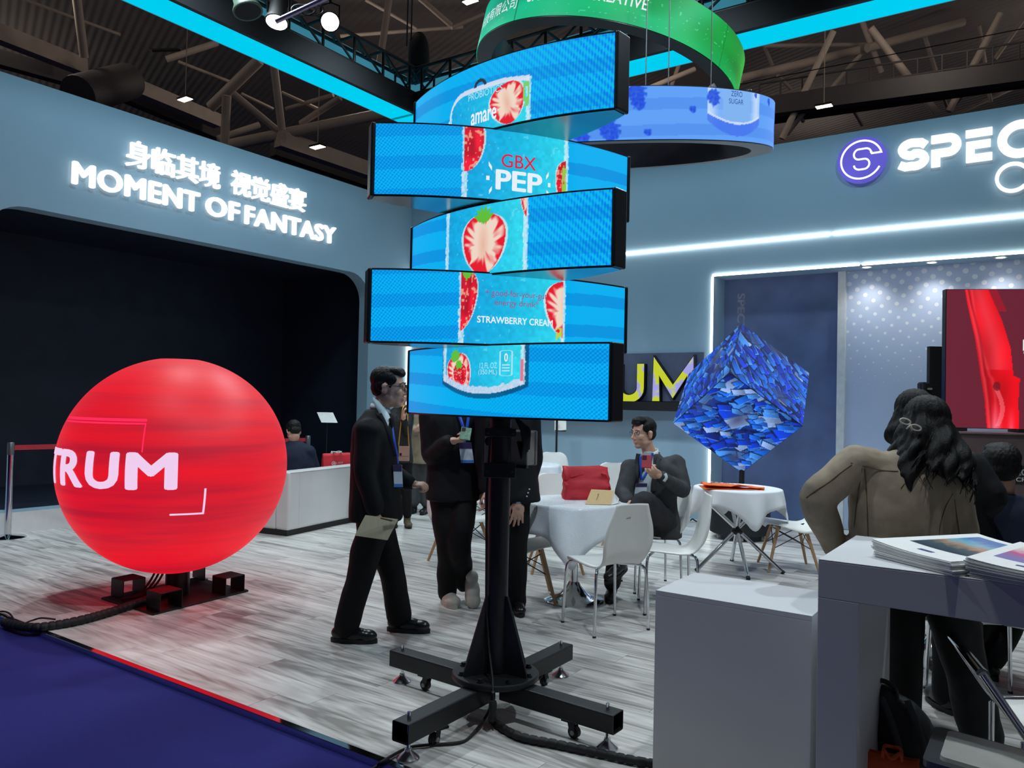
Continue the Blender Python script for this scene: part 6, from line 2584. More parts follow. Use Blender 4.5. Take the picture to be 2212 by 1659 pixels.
def glasses(parent, F, P, k, m, r=0.021):
    o0 = Vector(parent.location)
    t = thing('glasses', None, None)
    t.parent = parent
    for s in (-1, 1):
        b = MB()
        b.tube([P(s * 0.034 + r * 1.12 * math.cos(a), 0.098 - 0.012 * abs(s * 0.034 + r * math.cos(a)) / 0.05, 0.009 + r * 0.85 * math.sin(a)) - o0 for a in np.linspace(0, 2 * PI, 21)[:-1]], 0.0016 * k, 6, True)
        b.build('rim', m, t, 60)
        b = MB()
        b.tube([P(s * 0.058, 0.084, 0.014) - o0, P(s * 0.079, 0.06, 0.014) - o0, P(s * 0.083, -0.005, 0.012) - o0, P(s * 0.08, -0.03, -0.004) - o0], 0.0018 * k, 6)
        b.build('temple', m, t, 60)
    b = MB()
    b.tube([P(-0.011, 0.098, 0.014) - o0, P(0, 0.101, 0.017) - o0, P(0.011, 0.098, 0.014) - o0], 0.0016 * k, 6)
    b.build('bridge', m, t, 60)


def ribbon(name, pts, w, m, parent, t=0.002, nrm=(0, -1, 0)):
    o0 = Vector(parent.location)
    P = [p - o0 for p in smooth_path(pts, 6)]
    n = Vector(nrm).normalized()
    g0, g1 = [], []
    for i, p in enumerate(P):
        d = (P[min(i + 1, len(P) - 1)] - P[max(0, i - 1)]).normalized()
        s = d.cross(n).normalized() * w / 2
        g0.append(p - s)
        g1.append(p + s)
    b = MB()
    b.sheet([g0, g1])
    return b.build(name, m, parent, 180, 0, 2, t)


def quad_part(name, corners, m, parent, t=0.003):
    o0 = Vector(parent.location) if parent else Vector()
    b = MB()
    b.add([Vector(c) - o0 for c in corners], [(0, 1, 2, 3)])
    return b.build(name, m, parent, None, 0, 2, t)


def badge(parent, tl, tr, br, bl, head=(60, 48, 90)):
    """visitor badge: dark header, white field, blue foot"""
    L = lambda a, b, t: Vector(a).lerp(Vector(b), t)
    o = quad_part('badge', [tl, tr, br, bl], mat('badge_card', S(214, 222, 232), 0.35), parent, 0.004)
    off = Vector((0, -0.004, 0))
    for v0, v1, m in ((0.0, 0.3, mat('badge_header', S(*head), 0.35)), (0.86, 1.0, mat('badge_foot', S(70, 130, 206), 0.35))):
        quad_part('badge_band', [L(tl, bl, v0) + off, L(tr, br, v0) + off, L(tr, br, v1) + off, L(tl, bl, v1) + off], m, parent, 0.001)
    return o


def neck_collar(t, c, r, h, fwd, m=None):
    """standing shirt collar: a band round the neck, lower in front"""
    o0 = Vector(t.location)
    f = Vector(fwd).normalized()
    sd_ = Vector((f.y, -f.x, 0))
    rows = []
    for v in (0.0, 0.5, 1.0):
        row = []
        for k in range(29):
            a = -PI * 0.93 + 2 * PI * 0.93 * k / 28     # open at the throat
            d = f * -math.cos(a) + sd_ * math.sin(a)
            rr_ = r * (1.12 - 0.14 * v)
            row.append(Vector(c) + d * rr_ + UP * (h * (v - 0.5) - 0.02 * max(0, -math.cos(a)) - 0.012 * (1 - math.cos(a)) * 0.5) - o0)
        rows.append(row)
    b = MB()
    b.sheet(rows)
    return b.build('shirt_collar', m or M_SHIRT, t, 180, 0, 2, 0.003)


def person(label, loc):
    return thing('person', label, 'person', (loc.x, loc.y, 0))


UP = Vector((0, 0, 1))


def core(mb, J, k=0.86, voxel=0.02):
    """slim body inside the clothes, so that the figure is whole"""
    b = Blob()
    b.limb([J['pelvis'], J['waist'], J['chest'], J['neck']], [0.1, 0.095, 0.1, 0.055])
    b.limb([J['neck'] - UP * 0.03, J['neck'] + (J['head'] - J['neck']) * 0.55], [0.056, 0.052])
    for s in 'RL':
        b.limb([J['chest'], J[s + 'sh']], [0.07, 0.05])
        b.limb([J[s + 'sh'], J[s + 'el'], J[s + 'wr']], [0.046, 0.036, 0.026])
        b.limb([J['pelvis'], J[s + 'hip']], [0.09, 0.08])
        b.limb([J[s + 'hip'], J[s + 'kn'], J[s + 'an']], [0.075, 0.05, 0.034])
    add_skin(mb, b, voxel, 3)


def make_person(label, J, fwd, look, headk=1.0, up=UP, voxel=0.0055):
    """returns (empty, head frame, P, body builder)"""
    t = person(label, J['pelvis'])
    F = frame(look, up)
    hb, P = head_blob(F, J['head'], headk)
    # neck flows into the skull
    hb.limb([J['neck'] - UP * 0.05, J['neck'] + UP * 0.01, P(0, -0.018, -0.06)], [0.06, 0.054, 0.052 * headk])
    mb = MB()
    add_skin(mb, hb, voxel, 2)
    core(mb, J)
    return t, F, P, mb


def finish_body(t, mb):
    rel(t, mb)
    return mb.build('body', M_SKIN, t, 180)


def local_blob(t, b):
    rel(t, b)
    return b


def jacket_blob(J, side, fwd, secs, sleeve=(0.072, 0.062, 0.05, 0.046), shw=0.075, cut=0.02):
    b = Blob()
    b.trunk([(c, side if not isinstance(side, list) else side[i], fwd, rx, ry) for i, (c, rx, ry) in enumerate(secs)])
    for s in 'RL':
        sh, el, wr = J[s + 'sh'], J[s + 'el'], J[s + 'wr']
        b.ell(sh, (shw, shw, shw * 0.85))
        b.limb([J['chest'].lerp(sh, 0.55) + UP * 0.03, sh], [shw, shw * 0.95], 12, 3)
        e2 = wr + (el - wr).normalized() * cut
        b.limb([sh, sh.lerp(el, 0.55), el, el.lerp(e2, 0.55), e2], [sleeve[0], (sleeve[0] + sleeve[1]) / 2, sleeve[1], sleeve[2], sleeve[3]], 14, 4)
    return b


def trouser_blob(J, side, fwd, th=0.092, kn=0.072, hem=0.068, up=0.06, wr=0.165, wd=0.12):
    b = Blob()
    b.trunk([(J['pelvis'] + UP * up, side, fwd, wr * 0.92, wd * 0.92), (J['pelvis'], side, fwd, wr, wd), (J['pelvis'] - UP * 0.07, side, fwd, wr * 0.9, wd * 0.9)])
    for s in 'RL':
        h, k_, a = J[s + 'hip'], J[s + 'kn'], J[s + 'an']
        b.limb([h, h.lerp(k_, 0.5), k_, k_.lerp(a, 0.5), a], [th, (th + kn) / 2 + 0.004, kn, (kn + hem) / 2, hem], 16, 4)
    return b


# ================= walking man in a black suit
Yw = 4.95
J = dict(head=PX(841, 838, Yw), neck=PX(818, 893, Yw), chest=PX(806, 965, Yw), waist=PX(806, 1040, Yw), pelvis=PX(812, 1128, Yw),
         Rsh=PX(795, 930, Yw - .185), Rel=PX(788, 1022, Yw - .235), Rwr=PX(812, 1105, Yw - .25), Lsh=PX(822, 925, Yw + .18), Lel=PX(842, 1015, Yw + .22), Lwr=PX(886, 1046, Yw + .16),
         Rhip=PX(806, 1140, Yw - .085), Rkn=PX(776, 1250, Yw - .09), Ran=PX(748, 1352, Yw - .1), Lhip=PX(820, 1140, Yw + .085), Lkn=PX(848, 1248, Yw + .11), Lan=PX(862, 1330, Yw + .14))
fw, sd = Vector((1, 0.02, 0)), Vector((0, -1, 0))
t, F, P, mb = make_person('man in a black suit and glasses striding right with a notebook', J, fw, Vector((1, -0.03, -0.06)), 1.08)
hR = hand_blob(J['Rwr'] + Vector((0.0, 0, -0.005)), (0.1, 0.05, -1), (0.15, 0.95, 0), 1, (1.25, 1.3, 1.35, 1.4), 1.0)
add_skin(mb, hR, 0.0045, 1)
hL = hand_blob(J['Lwr'], (0.95, -0.05, 0.0), (0, 0.3, -1), -1, (0.9, 1.1, 1.2, 1.3), 0.5)
add_skin(mb, hL, 0.0045, 1)
finish_body(t, mb)
short_hair(t, F, P, J['head'], 1.08, M_HAIR, 1)
eyes(t, F, P, 1.08)
glasses(t, F, P, 1.08, mat('black_glasses_frame', S(22, 22, 24), 0.35))
secs = [(PX(812, 1122, Yw), 0.205, 0.165), (PX(811, 1075, Yw), 0.198, 0.16), (PX(810, 1020, Yw), 0.188, 0.148), (PX(810, 965, Yw), 0.195, 0.148), (PX(808, 925, Yw), 0.19, 0.13), (PX(812, 897, Yw), 0.12, 0.09), (PX(816, 884, Yw), 0.075, 0.07)]
jk = garment('suit_jacket', local_blob(t, jacket_blob(J, sd, fw, secs, (0.078, 0.068, 0.06, 0.056), 0.082)), 0.011, M_SUITB, t, 0.007, 9)
garment('trousers', local_blob(t, trouser_blob(J, sd, fw, 0.098, 0.083, 0.079)), 0.011, M_TROUB, t, 0.008, 8)
shoe(t, J['Ran'] + Vector((-0.015, 0, 0)), (1, -0.05, 0), M_LEATH, M_SOLE, 0.295, 0, True, 0, 1.15)
shoe(t, J['Lan'] + Vector((0.0, 0, 0)), (1, -0.12, 0), M_LEATH, M_SOLE, 0.29, 0, True, 0, 1.15)
# collar, shirt, lapel
cN = J['neck']
lo_ = [surf(jk, 805, 868, .005, Yw - .08), surf(jk, 812, 880, .006, Yw - .10), surf(jk, 821, 896, .006, Yw - .11), surf(jk, 829, 912, .006, Yw - .12), surf(jk, 837, 929, .006, Yw - .12)]
up_ = [PX(806, 857, Yw - .068), PX(817, 866, Yw - .078), PX(829, 880, Yw - .085), PX(839, 894, Yw - .08), surf(jk, 844, 908, .006, Yw - .08)]
bb = MB()
bb.sheet([[p - Vector(t.location) for p in smooth_path(lo_, 4)], [p - Vector(t.location) for p in smooth_path(up_, 4)]])
bb.build('shirt_front', M_SHIRT, t, 180, 0, 2, 0.003)
neck_collar(t, PX(822, 877, Yw), 0.06, 0.03, fw)
ribbon('lapel', [surf(jk, 806, 880), surf(jk, 817, 893), surf(jk, 829, 915), surf(jk, 840, 945), surf(jk, 851, 985)], 0.036, M_SUITB, t, 0.004, (0.35, -1, 0.1))
ribbon('necktie', [PX(845, 902, Yw - .07), surf(jk, 851, 935, 0.003, Yw - .05), surf(jk, 856, 985, 0.003, Yw - .05)], 0.045, M_TROUB, t, 0.003, (0.9, -0.5, 0))
ribbon('lanyard', [surf(jk, 846, 918, .008, Yw - .08), surf(jk, 851, 952, .008, Yw - .08), surf(jk, 856, 978, .008, Yw - .08), surf(jk, 859, 1002, .008, Yw - .08)], 0.02, M_LANY, t, 0.002, (0.6, -1, 0))
badge(t, PX(849, 1004, Yw - .11), PX(868, 1004, Yw - .07), PX(870, 1052, Yw - .07), PX(851, 1052, Yw - .11))
nbk = thing('notebook', 'open cream notebook held low by the striding man', 'notebook', PX(815, 1140, 4.6))
q = [PX(767, 1157, 4.63), PX(837, 1167, 4.60), PX(860, 1122, 4.62), PX(790, 1113, 4.66)]
o0 = Vector(nbk.location)
nv = (q[1] - q[0]).cross(q[3] - q[0]).normalized()
if nv.y > 0:
    nv = -nv
for nm, m, a, b_, gr in (('cover', mat('red_brown_cover', S(120, 50, 48), 0.5), -0.002, -0.005, 1.012), ('page_block', mat('cream_ruled_paper', S(214, 204, 170), 0.7, 0, 0.06, 140, 0, 60, 0, .5, (1, 0.05, 0.05)), 0.0, 0.008, 1.0)):
    c = (q[0] + q[1] + q[2] + q[3]) / 4
    bb = MB()
    bb.loft([[c + (p - c) * gr + nv * a - o0 for p in q], [c + (p - c) * gr + nv * b_ - o0 for p in q]])
    fix_normals(bb.build(nm, m, nbk, None, 0.001))
pen = thing('pen', 'brown pen clipped across the notebook of the striding man', 'pen', PX(835, 1120, 4.6))
bb = MB()
bb.cyl(PX(822, 1119, 4.60) - Vector(pen.location), PX(847, 1125, 4.60) - Vector(pen.location), 0.0055, None, 10)
bb.build('barrel', mat('brown_pen', S(110, 86, 52), 0.3), pen, 40)
bb = MB()
bb.cyl(PX(847, 1125, 4.60) - Vector(pen.location), PX(853, 1126.5, 4.60) - Vector(pen.location), 0.004, 0.001, 10)
bb.build('tip', M_CHROME, pen, 40)

# ================= man with the green phone
Ym = 5.78
J = dict(head=PX(978, 828, Ym), neck=PX(978, 872, Ym), chest=PX(976, 935, Ym), waist=PX(975, 1000, Ym), pelvis=PX(978, 1062, Ym),
         Rsh=PX(926, 898, Ym), Rel=PX(930, 985, Ym - .06), Rwr=PX(972, 953, Ym - .25), Lsh=PX(1032, 898, Ym), Lel=PX(1044, 985, Ym + .05), Lwr=PX(1040, 1060, Ym - .02),
         Rhip=PX(958, 1072, Ym), Rkn=PX(968, 1180, Ym - .05), Ran=PX(966, 1282, Ym + .02), Lhip=PX(1002, 1072, Ym), Lkn=PX(992, 1182, Ym - .12), Lan=PX(1003, 1258, Ym + .12))
fw, sd = Vector((0.12, -1, 0)), Vector((-1, -0.12, 0))
t, F, P, mb = make_person('standing man in black looking at a green phone, head behind the lowest screen', J, fw, Vector((0.2, -1, -0.35)), 1.0)
add_skin(mb, hand_blob(J['Rwr'], (1, -0.25, 0.12), (0.2, 0.2, 1), 1, (1.0, 1.05, 1.1, 1.2), 0.9, 1.05), 0.005, 1)
add_skin(mb, hand_blob(J['Lwr'], (0, 0, -1), (1, 0, 0), 1), 0.006, 1)
finish_body(t, mb)
short_hair(t, F, P, J['head'], 1.0, M_HAIR, 2)
secs = [(PX(977, 1080, Ym), 0.2, 0.15), (PX(977, 1020, Ym), 0.19, 0.14), (PX(977, 950, Ym), 0.195, 0.135), (PX(978, 905, Ym), 0.19, 0.12), (PX(978, 880, Ym), 0.12, 0.085), (PX(978, 866, Ym), 0.075, 0.07)]
garment('suit_jacket', local_blob(t, jacket_blob(J, sd, fw, secs, (0.075, 0.066, 0.06, 0.055))), 0.012, M_SUITB, t, 0.007, 9)
garment('trousers', local_blob(t, trouser_blob(J, sd, fw, 0.105, 0.085, 0.07)), 0.012, M_TROUB, t, 0.009, 8)
M_CLOG = mat('stone_grey_clog', S(205, 198, 184), 0.55)
shoe(t, PX(965, 1285, Ym + .05), (0.42, -1, 0), M_CLOG, mat('pale_sole', S(190, 182, 168), 0.6), 0.29, 0, False, 0.0, 1.35)
shoe(t, PX(1012, 1268, Ym + .1), (0.25, -1, 0), M_CLOG, mat('pale_sole', S(190, 182, 168), 0.6), 0.29, math.radians(-62), False, 0.02, 1.3)
ribbon('lanyard', [PX(990, 892, Ym - .13), PX(998, 915, Ym - .15), PX(1004, 935, Ym - .155), PX(1003, 956, Ym - .155)], 0.022, M_LANY, t, 0.002)
ribbon('lanyard', [PX(1013, 892, Ym - .13), PX(1010, 915, Ym - .15), PX(1006, 935, Ym - .155)], 0.022, M_LANY, t, 0.002)
badge(t, PX(991, 956, Ym - .16), PX(1018, 956, Ym - .16), PX(1024, 1000, Ym - .16), PX(996, 1000, Ym - .16), (150, 190, 220))
ph = thing('smartphone', 'green-backed phone in the standing man\'s hand', 'phone', PX(1006, 937, Ym - .3))
bb = MB()
Rp = Matrix.Rotation(0.12, 3, 'Y') @ Matrix.Rotation(math.radians(-28), 3, 'X')
bb.box((0, 0, 0), (0.074, 0.009, 0.095), Rp)
bb.build('case', mat('green_phone_case', S(96, 140, 112), 0.4, 0, 0.4, 60), ph, None, 0.003)
bb = MB()
bb.box(Rp @ Vector((-0.018, -0.0055, 0.028)), (0.026, 0.003, 0.028), Rp)
bb.build('camera_bump', M_BLACKM, ph)

# ================= man behind the pole
Yb = 5.62
J = dict(head=PX(1098, 815, Yb), neck=PX(1098, 862, Yb), chest=PX(1098, 935, Yb), waist=PX(1100, 1010, Yb), pelvis=PX(1100, 1075, Yb),
         Rsh=PX(1048, 895, Yb), Rel=PX(1045, 985, Yb), Rwr=PX(1050, 1060, Yb - .05), Lsh=PX(1146, 908, Yb), Lel=PX(1152, 1000, Yb + .02), Lwr=PX(1122, 1084, Yb - .12),
         Rhip=PX(1078, 1085, Yb), Rkn=PX(1080, 1200, Yb), Ran=PX(1082, 1300, Yb), Lhip=PX(1118, 1085, Yb), Lkn=PX(1116, 1200, Yb - .02), Lan=PX(1118, 1302, Yb + .03))
fw, sd = Vector((0.1, -1, 0)), Vector((-1, -0.1, 0))
t, F, P, mb = make_person('man in a black suit mostly hidden behind the column pole, hand on thigh', J, fw, Vector((-0.3, -1, -0.1)), 1.0)
add_skin(mb, hand_blob(J['Lwr'], (-0.12, -0.1, -1), (0.0, 1, 0), 1, (0.25, 0.3, 0.3, 0.3), 0.2, 1.1, 0.16), 0.0045, 1)
add_skin(mb, hand_blob(J['Rwr'], (0, 0, -1), (-1, 0, 0), 1), 0.007, 1)
finish_body(t, mb)
short_hair(t, F, P, J['head'], 1.0, M_HAIR, 3)
secs = [(PX(1108, 1082, Yb), 0.2, 0.15), (PX(1104, 1020, Yb), 0.19, 0.14), (PX(1100, 950, Yb), 0.195, 0.135), (PX(1098, 905, Yb), 0.19, 0.12), (PX(1098, 876, Yb), 0.12, 0.085), (PX(1098, 860, Yb), 0.075, 0.07)]
garment('suit_jacket', local_blob(t, jacket_blob(J, sd, fw, secs, (0.075, 0.066, 0.058, 0.052))), 0.012, M_SUITB, t, 0.007, 9)
garment('trousers', local_blob(t, trouser_blob(J, sd, fw, 0.095, 0.074, 0.07)), 0.012, M_TROUB, t, 0.008, 8)
shoe(t, J['Ran'], (-0.1, -1, 0), M_LEATH, M_SOLE)
shoe(t, J['Lan'], (0.12, -1, 0), M_LEATH, M_SOLE)
bb = MB()
bb.tube([J['Lwr'] + Vector((0.03 * math.cos(a), 0.028 * math.sin(a), 0.004 * math.cos(a))) - Vector(t.location) for a in np.linspace(0, 2 * PI, 19)[:-1]], 0.0045, 6, True)
bb.build('bracelet', mat('blue_bead_bracelet', S(120, 170, 200), 0.2), t, 60)
for k in range(3):
    bb = MB()
    c = J['Lwr'].lerp(J['Lel'], 0.16 + 0.09 * k) + Vector((0.035, -0.052, 0)) - Vector(t.location)
    bb.ell(c, (0.006, 0.004, 0.006))
    bb.build('cuff_button', mat('pale_button', S(190, 195, 200), 0.3), t, 180)

# ================= woman with the small handbag, far behind the striding man
Yf = 9.2
J = dict(head=PX(868, 852, Yf), neck=PX(866, 874, Yf), chest=PX(864, 915, Yf), waist=PX(862, 950, Yf), pelvis=PX(864, 990, Yf),
         Rsh=PX(836, 893, Yf), Rel=PX(830, 945, Yf), Rwr=PX(838, 985, Yf - .1), Lsh=PX(884, 893, Yf), Lel=PX(880, 935, Yf - .1), Lwr=PX(872, 905, Yf - .25),
         Rhip=PX(850, 995, Yf), Rkn=PX(850, 1060, Yf), Ran=PX(852, 1115, Yf), Lhip=PX(876, 995, Yf), Lkn=PX(878, 1060, Yf), Lan=PX(880, 1112, Yf))
fw, sd = Vector((0.15, -1, 0)), Vector((-1, -0.15, 0))
t, F, P, mb = make_person('woman in a sparkling black top carrying a tan handbag, behind the striding man', J, fw, Vector((0.5, -1, -0.1)), 0.95, UP, 0.009)
add_skin(mb, hand_blob(J['Rwr'], (0, 0, -1), (1, 0, 0), 1), 0.009, 1)
add_skin(mb, hand_blob(J['Lwr'], (0, -.3, 1), (1, 0, 0), 1), 0.009, 1)
finish_body(t, mb)
short_hair(t, F, P, J['head'], 1.0, M_HAIRB, 4)
secs = [(PX(864, 1000, Yf), 0.16, 0.12), (PX(863, 950, Yf), 0.14, 0.11), (PX(865, 910, Yf), 0.16, 0.12), (PX(866, 890, Yf), 0.14, 0.09), (PX(866, 876, Yf), 0.06, 0.055)]
garment('sequin_top', local_blob(t, jacket_blob(J, sd, fw, secs, (0.06, 0.05, 0.045, 0.042), 0.06)), 0.015, mat('black_sequins', S(30, 30, 32), 0.25, 0.3, 0.8, 160, 0.6, 300), t, 0.004)
garment('trousers', local_blob(t, trouser_blob(J, sd, fw, 0.085, 0.062, 0.055, 0.06, 0.15, 0.11)), 0.016, M_TROUB, t, 0.004)
shoe(t, J['Ran'], (0.1, -1, 0), M_LEATH, M_SOLE, 0.25)
shoe(t, J['Lan'], (0.3, -1, 0), mat('olive_boot', S(92, 84, 62), 0.5), M_SOLE, 0.25)
hb_ = thing('handbag', 'small tan shoulder handbag with a gold strap', 'handbag', PX(872, 980, Yf - .2))
bb = MB()
bb.box((0, 0, 0), (0.13, 0.05, 0.17))
bb.build('bag_body', mat('tan_leather', S(150, 120, 106), 0.45), hb_, None, 0.01, 3)
bb = MB()
bb.box((0, -0.027, 0.03), (0.132, 0.008, 0.11))
bb.build('flap', mat('tan_leather', S(150, 120, 106), 0.45), hb_, None, 0.003)
bb = MB()
bb.box((-0.03, -0.034, -0.005), (0.025, 0.006, 0.03))
bb.build('clasp', M_CHROME, hb_)
bb = MB()
bb.tube(smooth_path([(-0.06, 0, 0.085), (-0.04, -0.03, 0.3), (-0.02, -0.02, 0.52), (0.02, 0.05, 0.53), (0.04, 0.0, 0.3), (0.06, 0, 0.085)], 6), 0.006, 6)
bb.build('strap', mat('gold_chain', S(214, 170, 70), 0.3, 0.7), hb_, 60)

# ================= person in the beige jacket, farthest left of the screens
Yz = 10.3
J = dict(head=PX(912, 842, Yz), neck=PX(911, 866, Yz), chest=PX(909, 905, Yz), waist=PX(907, 945, Yz), pelvis=PX(906, 985, Yz),
         Rsh=PX(882, 884, Yz), Rel=PX(884, 930, Yz), Rwr=PX(897, 930, Yz - .2), Lsh=PX(938, 884, Yz), Lel=PX(940, 930, Yz), Lwr=PX(930, 960, Yz - .1),
         Rhip=PX(896, 990, Yz), Rkn=PX(894, 1040, Yz), Ran=PX(894, 1086, Yz), Lhip=PX(918, 990, Yz), Lkn=PX(918, 1040, Yz), Lan=PX(920, 1086, Yz))
fw, sd = Vector((-0.4, -1, 0)), Vector((-1, 0.4, 0))
t, F, P, mb = make_person('person in a beige jacket and grey trousers standing farthest back', J, fw, Vector((-0.6, -1, 0)), 0.98, UP, 0.01)
add_skin(mb, hand_blob(J['Rwr'], (0.4, -0.5, 0.6), (1, 0, 0), 1), 0.009, 1)
add_skin(mb, hand_blob(J['Lwr'], (0, 0, -1), (1, 0, 0), 1), 0.009, 1)
finish_body(t, mb)
short_hair(t, F, P, J['head'], 1.0, M_HAIR, 5)
secs = [(PX(907, 1000, Yz), 0.2, 0.15), (PX(907, 950, Yz), 0.19, 0.14), (PX(910, 905, Yz), 0.19, 0.13), (PX(911, 884, Yz), 0.17, 0.1), (PX(911, 866, Yz), 0.07, 0.06)]
garment('jacket', local_blob(t, jacket_blob(J, sd, fw, secs)), 0.016, M_BEIGE, t, 0.008)
garment('trousers', local_blob(t, trouser_blob(J, sd, fw)), 0.016, M_GREY, t, 0.005)
shoe(t, J['Ran'], (-0.4, -1, 0), M_LEATH, M_SOLE)
shoe(t, J['Lan'], (-0.2, -1, 0), M_LEATH, M_SOLE)

# ================= seated man in the charcoal suit
Ys = 6.35
J = dict(head=PX(1389, 937, Ys - .05), neck=PX(1405, 985, Ys), chest=PX(1410, 1035, Ys), waist=PX(1412, 1085, Ys + .03), pelvis=PX(1425, 1128, Ys + .06),
         Rsh=PX(1360, 1010, Ys - .06), Rel=PX(1346, 1066, Ys - .2), Rwr=PX(1357, 1084, Ys - .42), Lsh=PX(1462, 1000, Ys + .02), Lel=PX(1474, 1058, Ys - .12), Lwr=PX(1428, 1030, Ys - .34),
         Rhip=PX(1405, 1135, Ys), Rkn=PX(1342, 1135, Ys - .30), Ran=PX(1322, 1258, Ys - .28), Lhip=PX(1440, 1130, Ys), Lkn=PX(1392, 1082, Ys - .42), Lan=PX(1345, 1150, Ys - .52))
fw, sd = Vector((-0.38, -0.92, 0)), Vector((-0.92, 0.38, 0))
t, F, P, mb = make_person('seated man in a charcoal suit and glasses raising a red phone', J, fw, Vector((-0.86, -0.5, -0.08)), 1.03)
add_skin(mb, hand_blob(J['Lwr'], (-0.75, -0.3, 0.45), (-0.4, 0.25, 0.5), -1, (0.75, 0.85, 0.95, 1.0), 0.8, 1.05), 0.0045, 1)
add_skin(mb, hand_blob(J['Rwr'], (0.5, -0.5, -0.4), (0.2, 0.3, -1), 1, (0.5, 0.5, 0.5, 0.5), 0.3), 0.0055, 1)
finish_body(t, mb)
short_hair(t, F, P, J['head'], 1.05, M_HAIR, 6, 0.08)
eyes(t, F, P, 1.03)
glasses(t, F, P, 1.03, mat('thin_metal_frame', S(120, 122, 126), 0.25, 0.9), 0.021)
secs = [(PX(1428, 1160, Ys + .05), 0.17, 0.145), (PX(1422, 1125, Ys + .05), 0.175, 0.145), (PX(1415, 1085, Ys + .03), 0.175, 0.135), (PX(1411, 1040, Ys), 0.19, 0.13), (PX(1411, 1010, Ys), 0.185, 0.11), (PX(1407, 990, Ys), 0.1, 0.08), (PX(1406, 980, Ys), 0.072, 0.065)]
jk = garment('suit_jacket', local_blob(t, jacket_blob(J, sd, fw, secs, (0.072, 0.066, 0.056, 0.05))), 0.011, M_SUITG, t, 0.006, 10)
garment('trousers', local_blob(t, trouser_blob(J, sd, fw, 0.098, 0.076, 0.066, 0.05)), 0.012, M_TROUG, t, 0.007, 9)
shoe(t, J['Ran'], (-0.25, -0.97, 0), M_LEATH, M_SOLE, 0.28)
shoe(t, PX(1345, 1160, Ys - .52), (-0.7, -0.7, 0), M_LEATH, M_SOLE, 0.27, -0.3, True, 0.2)


def cp(x, y, off=0.006):
    return surf(jk, x, y, off, Ys - .12)


bb = MB()
rows = []
for (xl, xr, y) in ((1391, 1409, 976), (1388, 1411, 986), (1384, 1411, 1005), (1381, 1410, 1030), (1379, 1408, 1050), (1376, 1408, 1072), (1376, 1416, 1092)):
    rows.append([cp(lerp(xl, xr, s_), y) - Vector(t.location) for s_ in np.linspace(0, 1, 7)])
bb.sheet(rows)
bb.build('shirt_front', M_SHIRT, t, 180, 0, 2, 0.003)
neck_collar(t, PX(1404, 974, Ys), 0.066, 0.045, fw)
ribbon('lapel', [cp(1424, 988, .008), cp(1420, 1012, .009), cp(1413, 1040, .009), cp(1411, 1062, .009)], 0.044, M_SUITG, t, 0.004, (0.2, -1, 0))
ribbon('lapel', [cp(1379, 980, .008), cp(1376, 1000, .008), cp(1374, 1030, .009), cp(1373, 1060, .009)], 0.034, M_SUITG, t, 0.004, (-0.2, -1, 0))
ribbon('lanyard', [cp(1410, 978, .014), cp(1403, 1005, .014), cp(1393, 1028, .014), cp(1386, 1036, .016)], 0.018, M_LANY, t, 0.002)
ribbon('lanyard', [cp(1383, 985, .014), cp(1384, 1010, .014), cp(1385, 1036, .016)], 0.018, M_LANY, t, 0.002)
yb = min(cp(x, y).y for x in (1374, 1386, 1398) for y in (1044, 1058, 1070)) - 0.012
badge(t, PX(1374, 1044, yb), PX(1398, 1044, yb), PX(1396, 1068, yb), PX(1370, 1070, yb), (110, 80, 130))
ribbon('shirt_cuff', [J['Lwr'] + Vector((0.012, -.05, -0.03)), J['Lwr'] + Vector((0.03, -.055, 0.0)), J['Lwr'] + Vector((0.02, -.05, 0.03))], 0.022, M_SHIRT, t, 0.003, (0.3, -1, 0))
bb = MB()
bb.ell(cp(1424, 979, .014) - Vector(t.location), (0.008, 0.005, 0.008))
bb.build('lapel_pin', M_CHROME, t, 180)
ph = thing('smartphone', 'red-cased phone held up by the seated man', 'phone', PX(1397, 997, Ys - .46))
bb = MB()
Rp = Matrix.Rotation(0.1, 3, 'Y') @ Matrix.Rotation(math.radians(-20), 3, 'X') @ Matrix.Rotation(-0.25, 3, 'Z')
bb.box((0, 0, 0), (0.074, 0.01, 0.1), Rp)
bb.build('case', mat('red_phone_case', S(164, 40, 56), 0.45), ph, None, 0.004)
bb = MB()
bb.box(Rp @ Vector((-0.017, -0.006, 0.028)), (0.032, 0.004, 0.032), Rp)
bb.build('camera_bump', mat('dark_red_glass', S(80, 24, 34), 0.2), ph, None, 0.002)


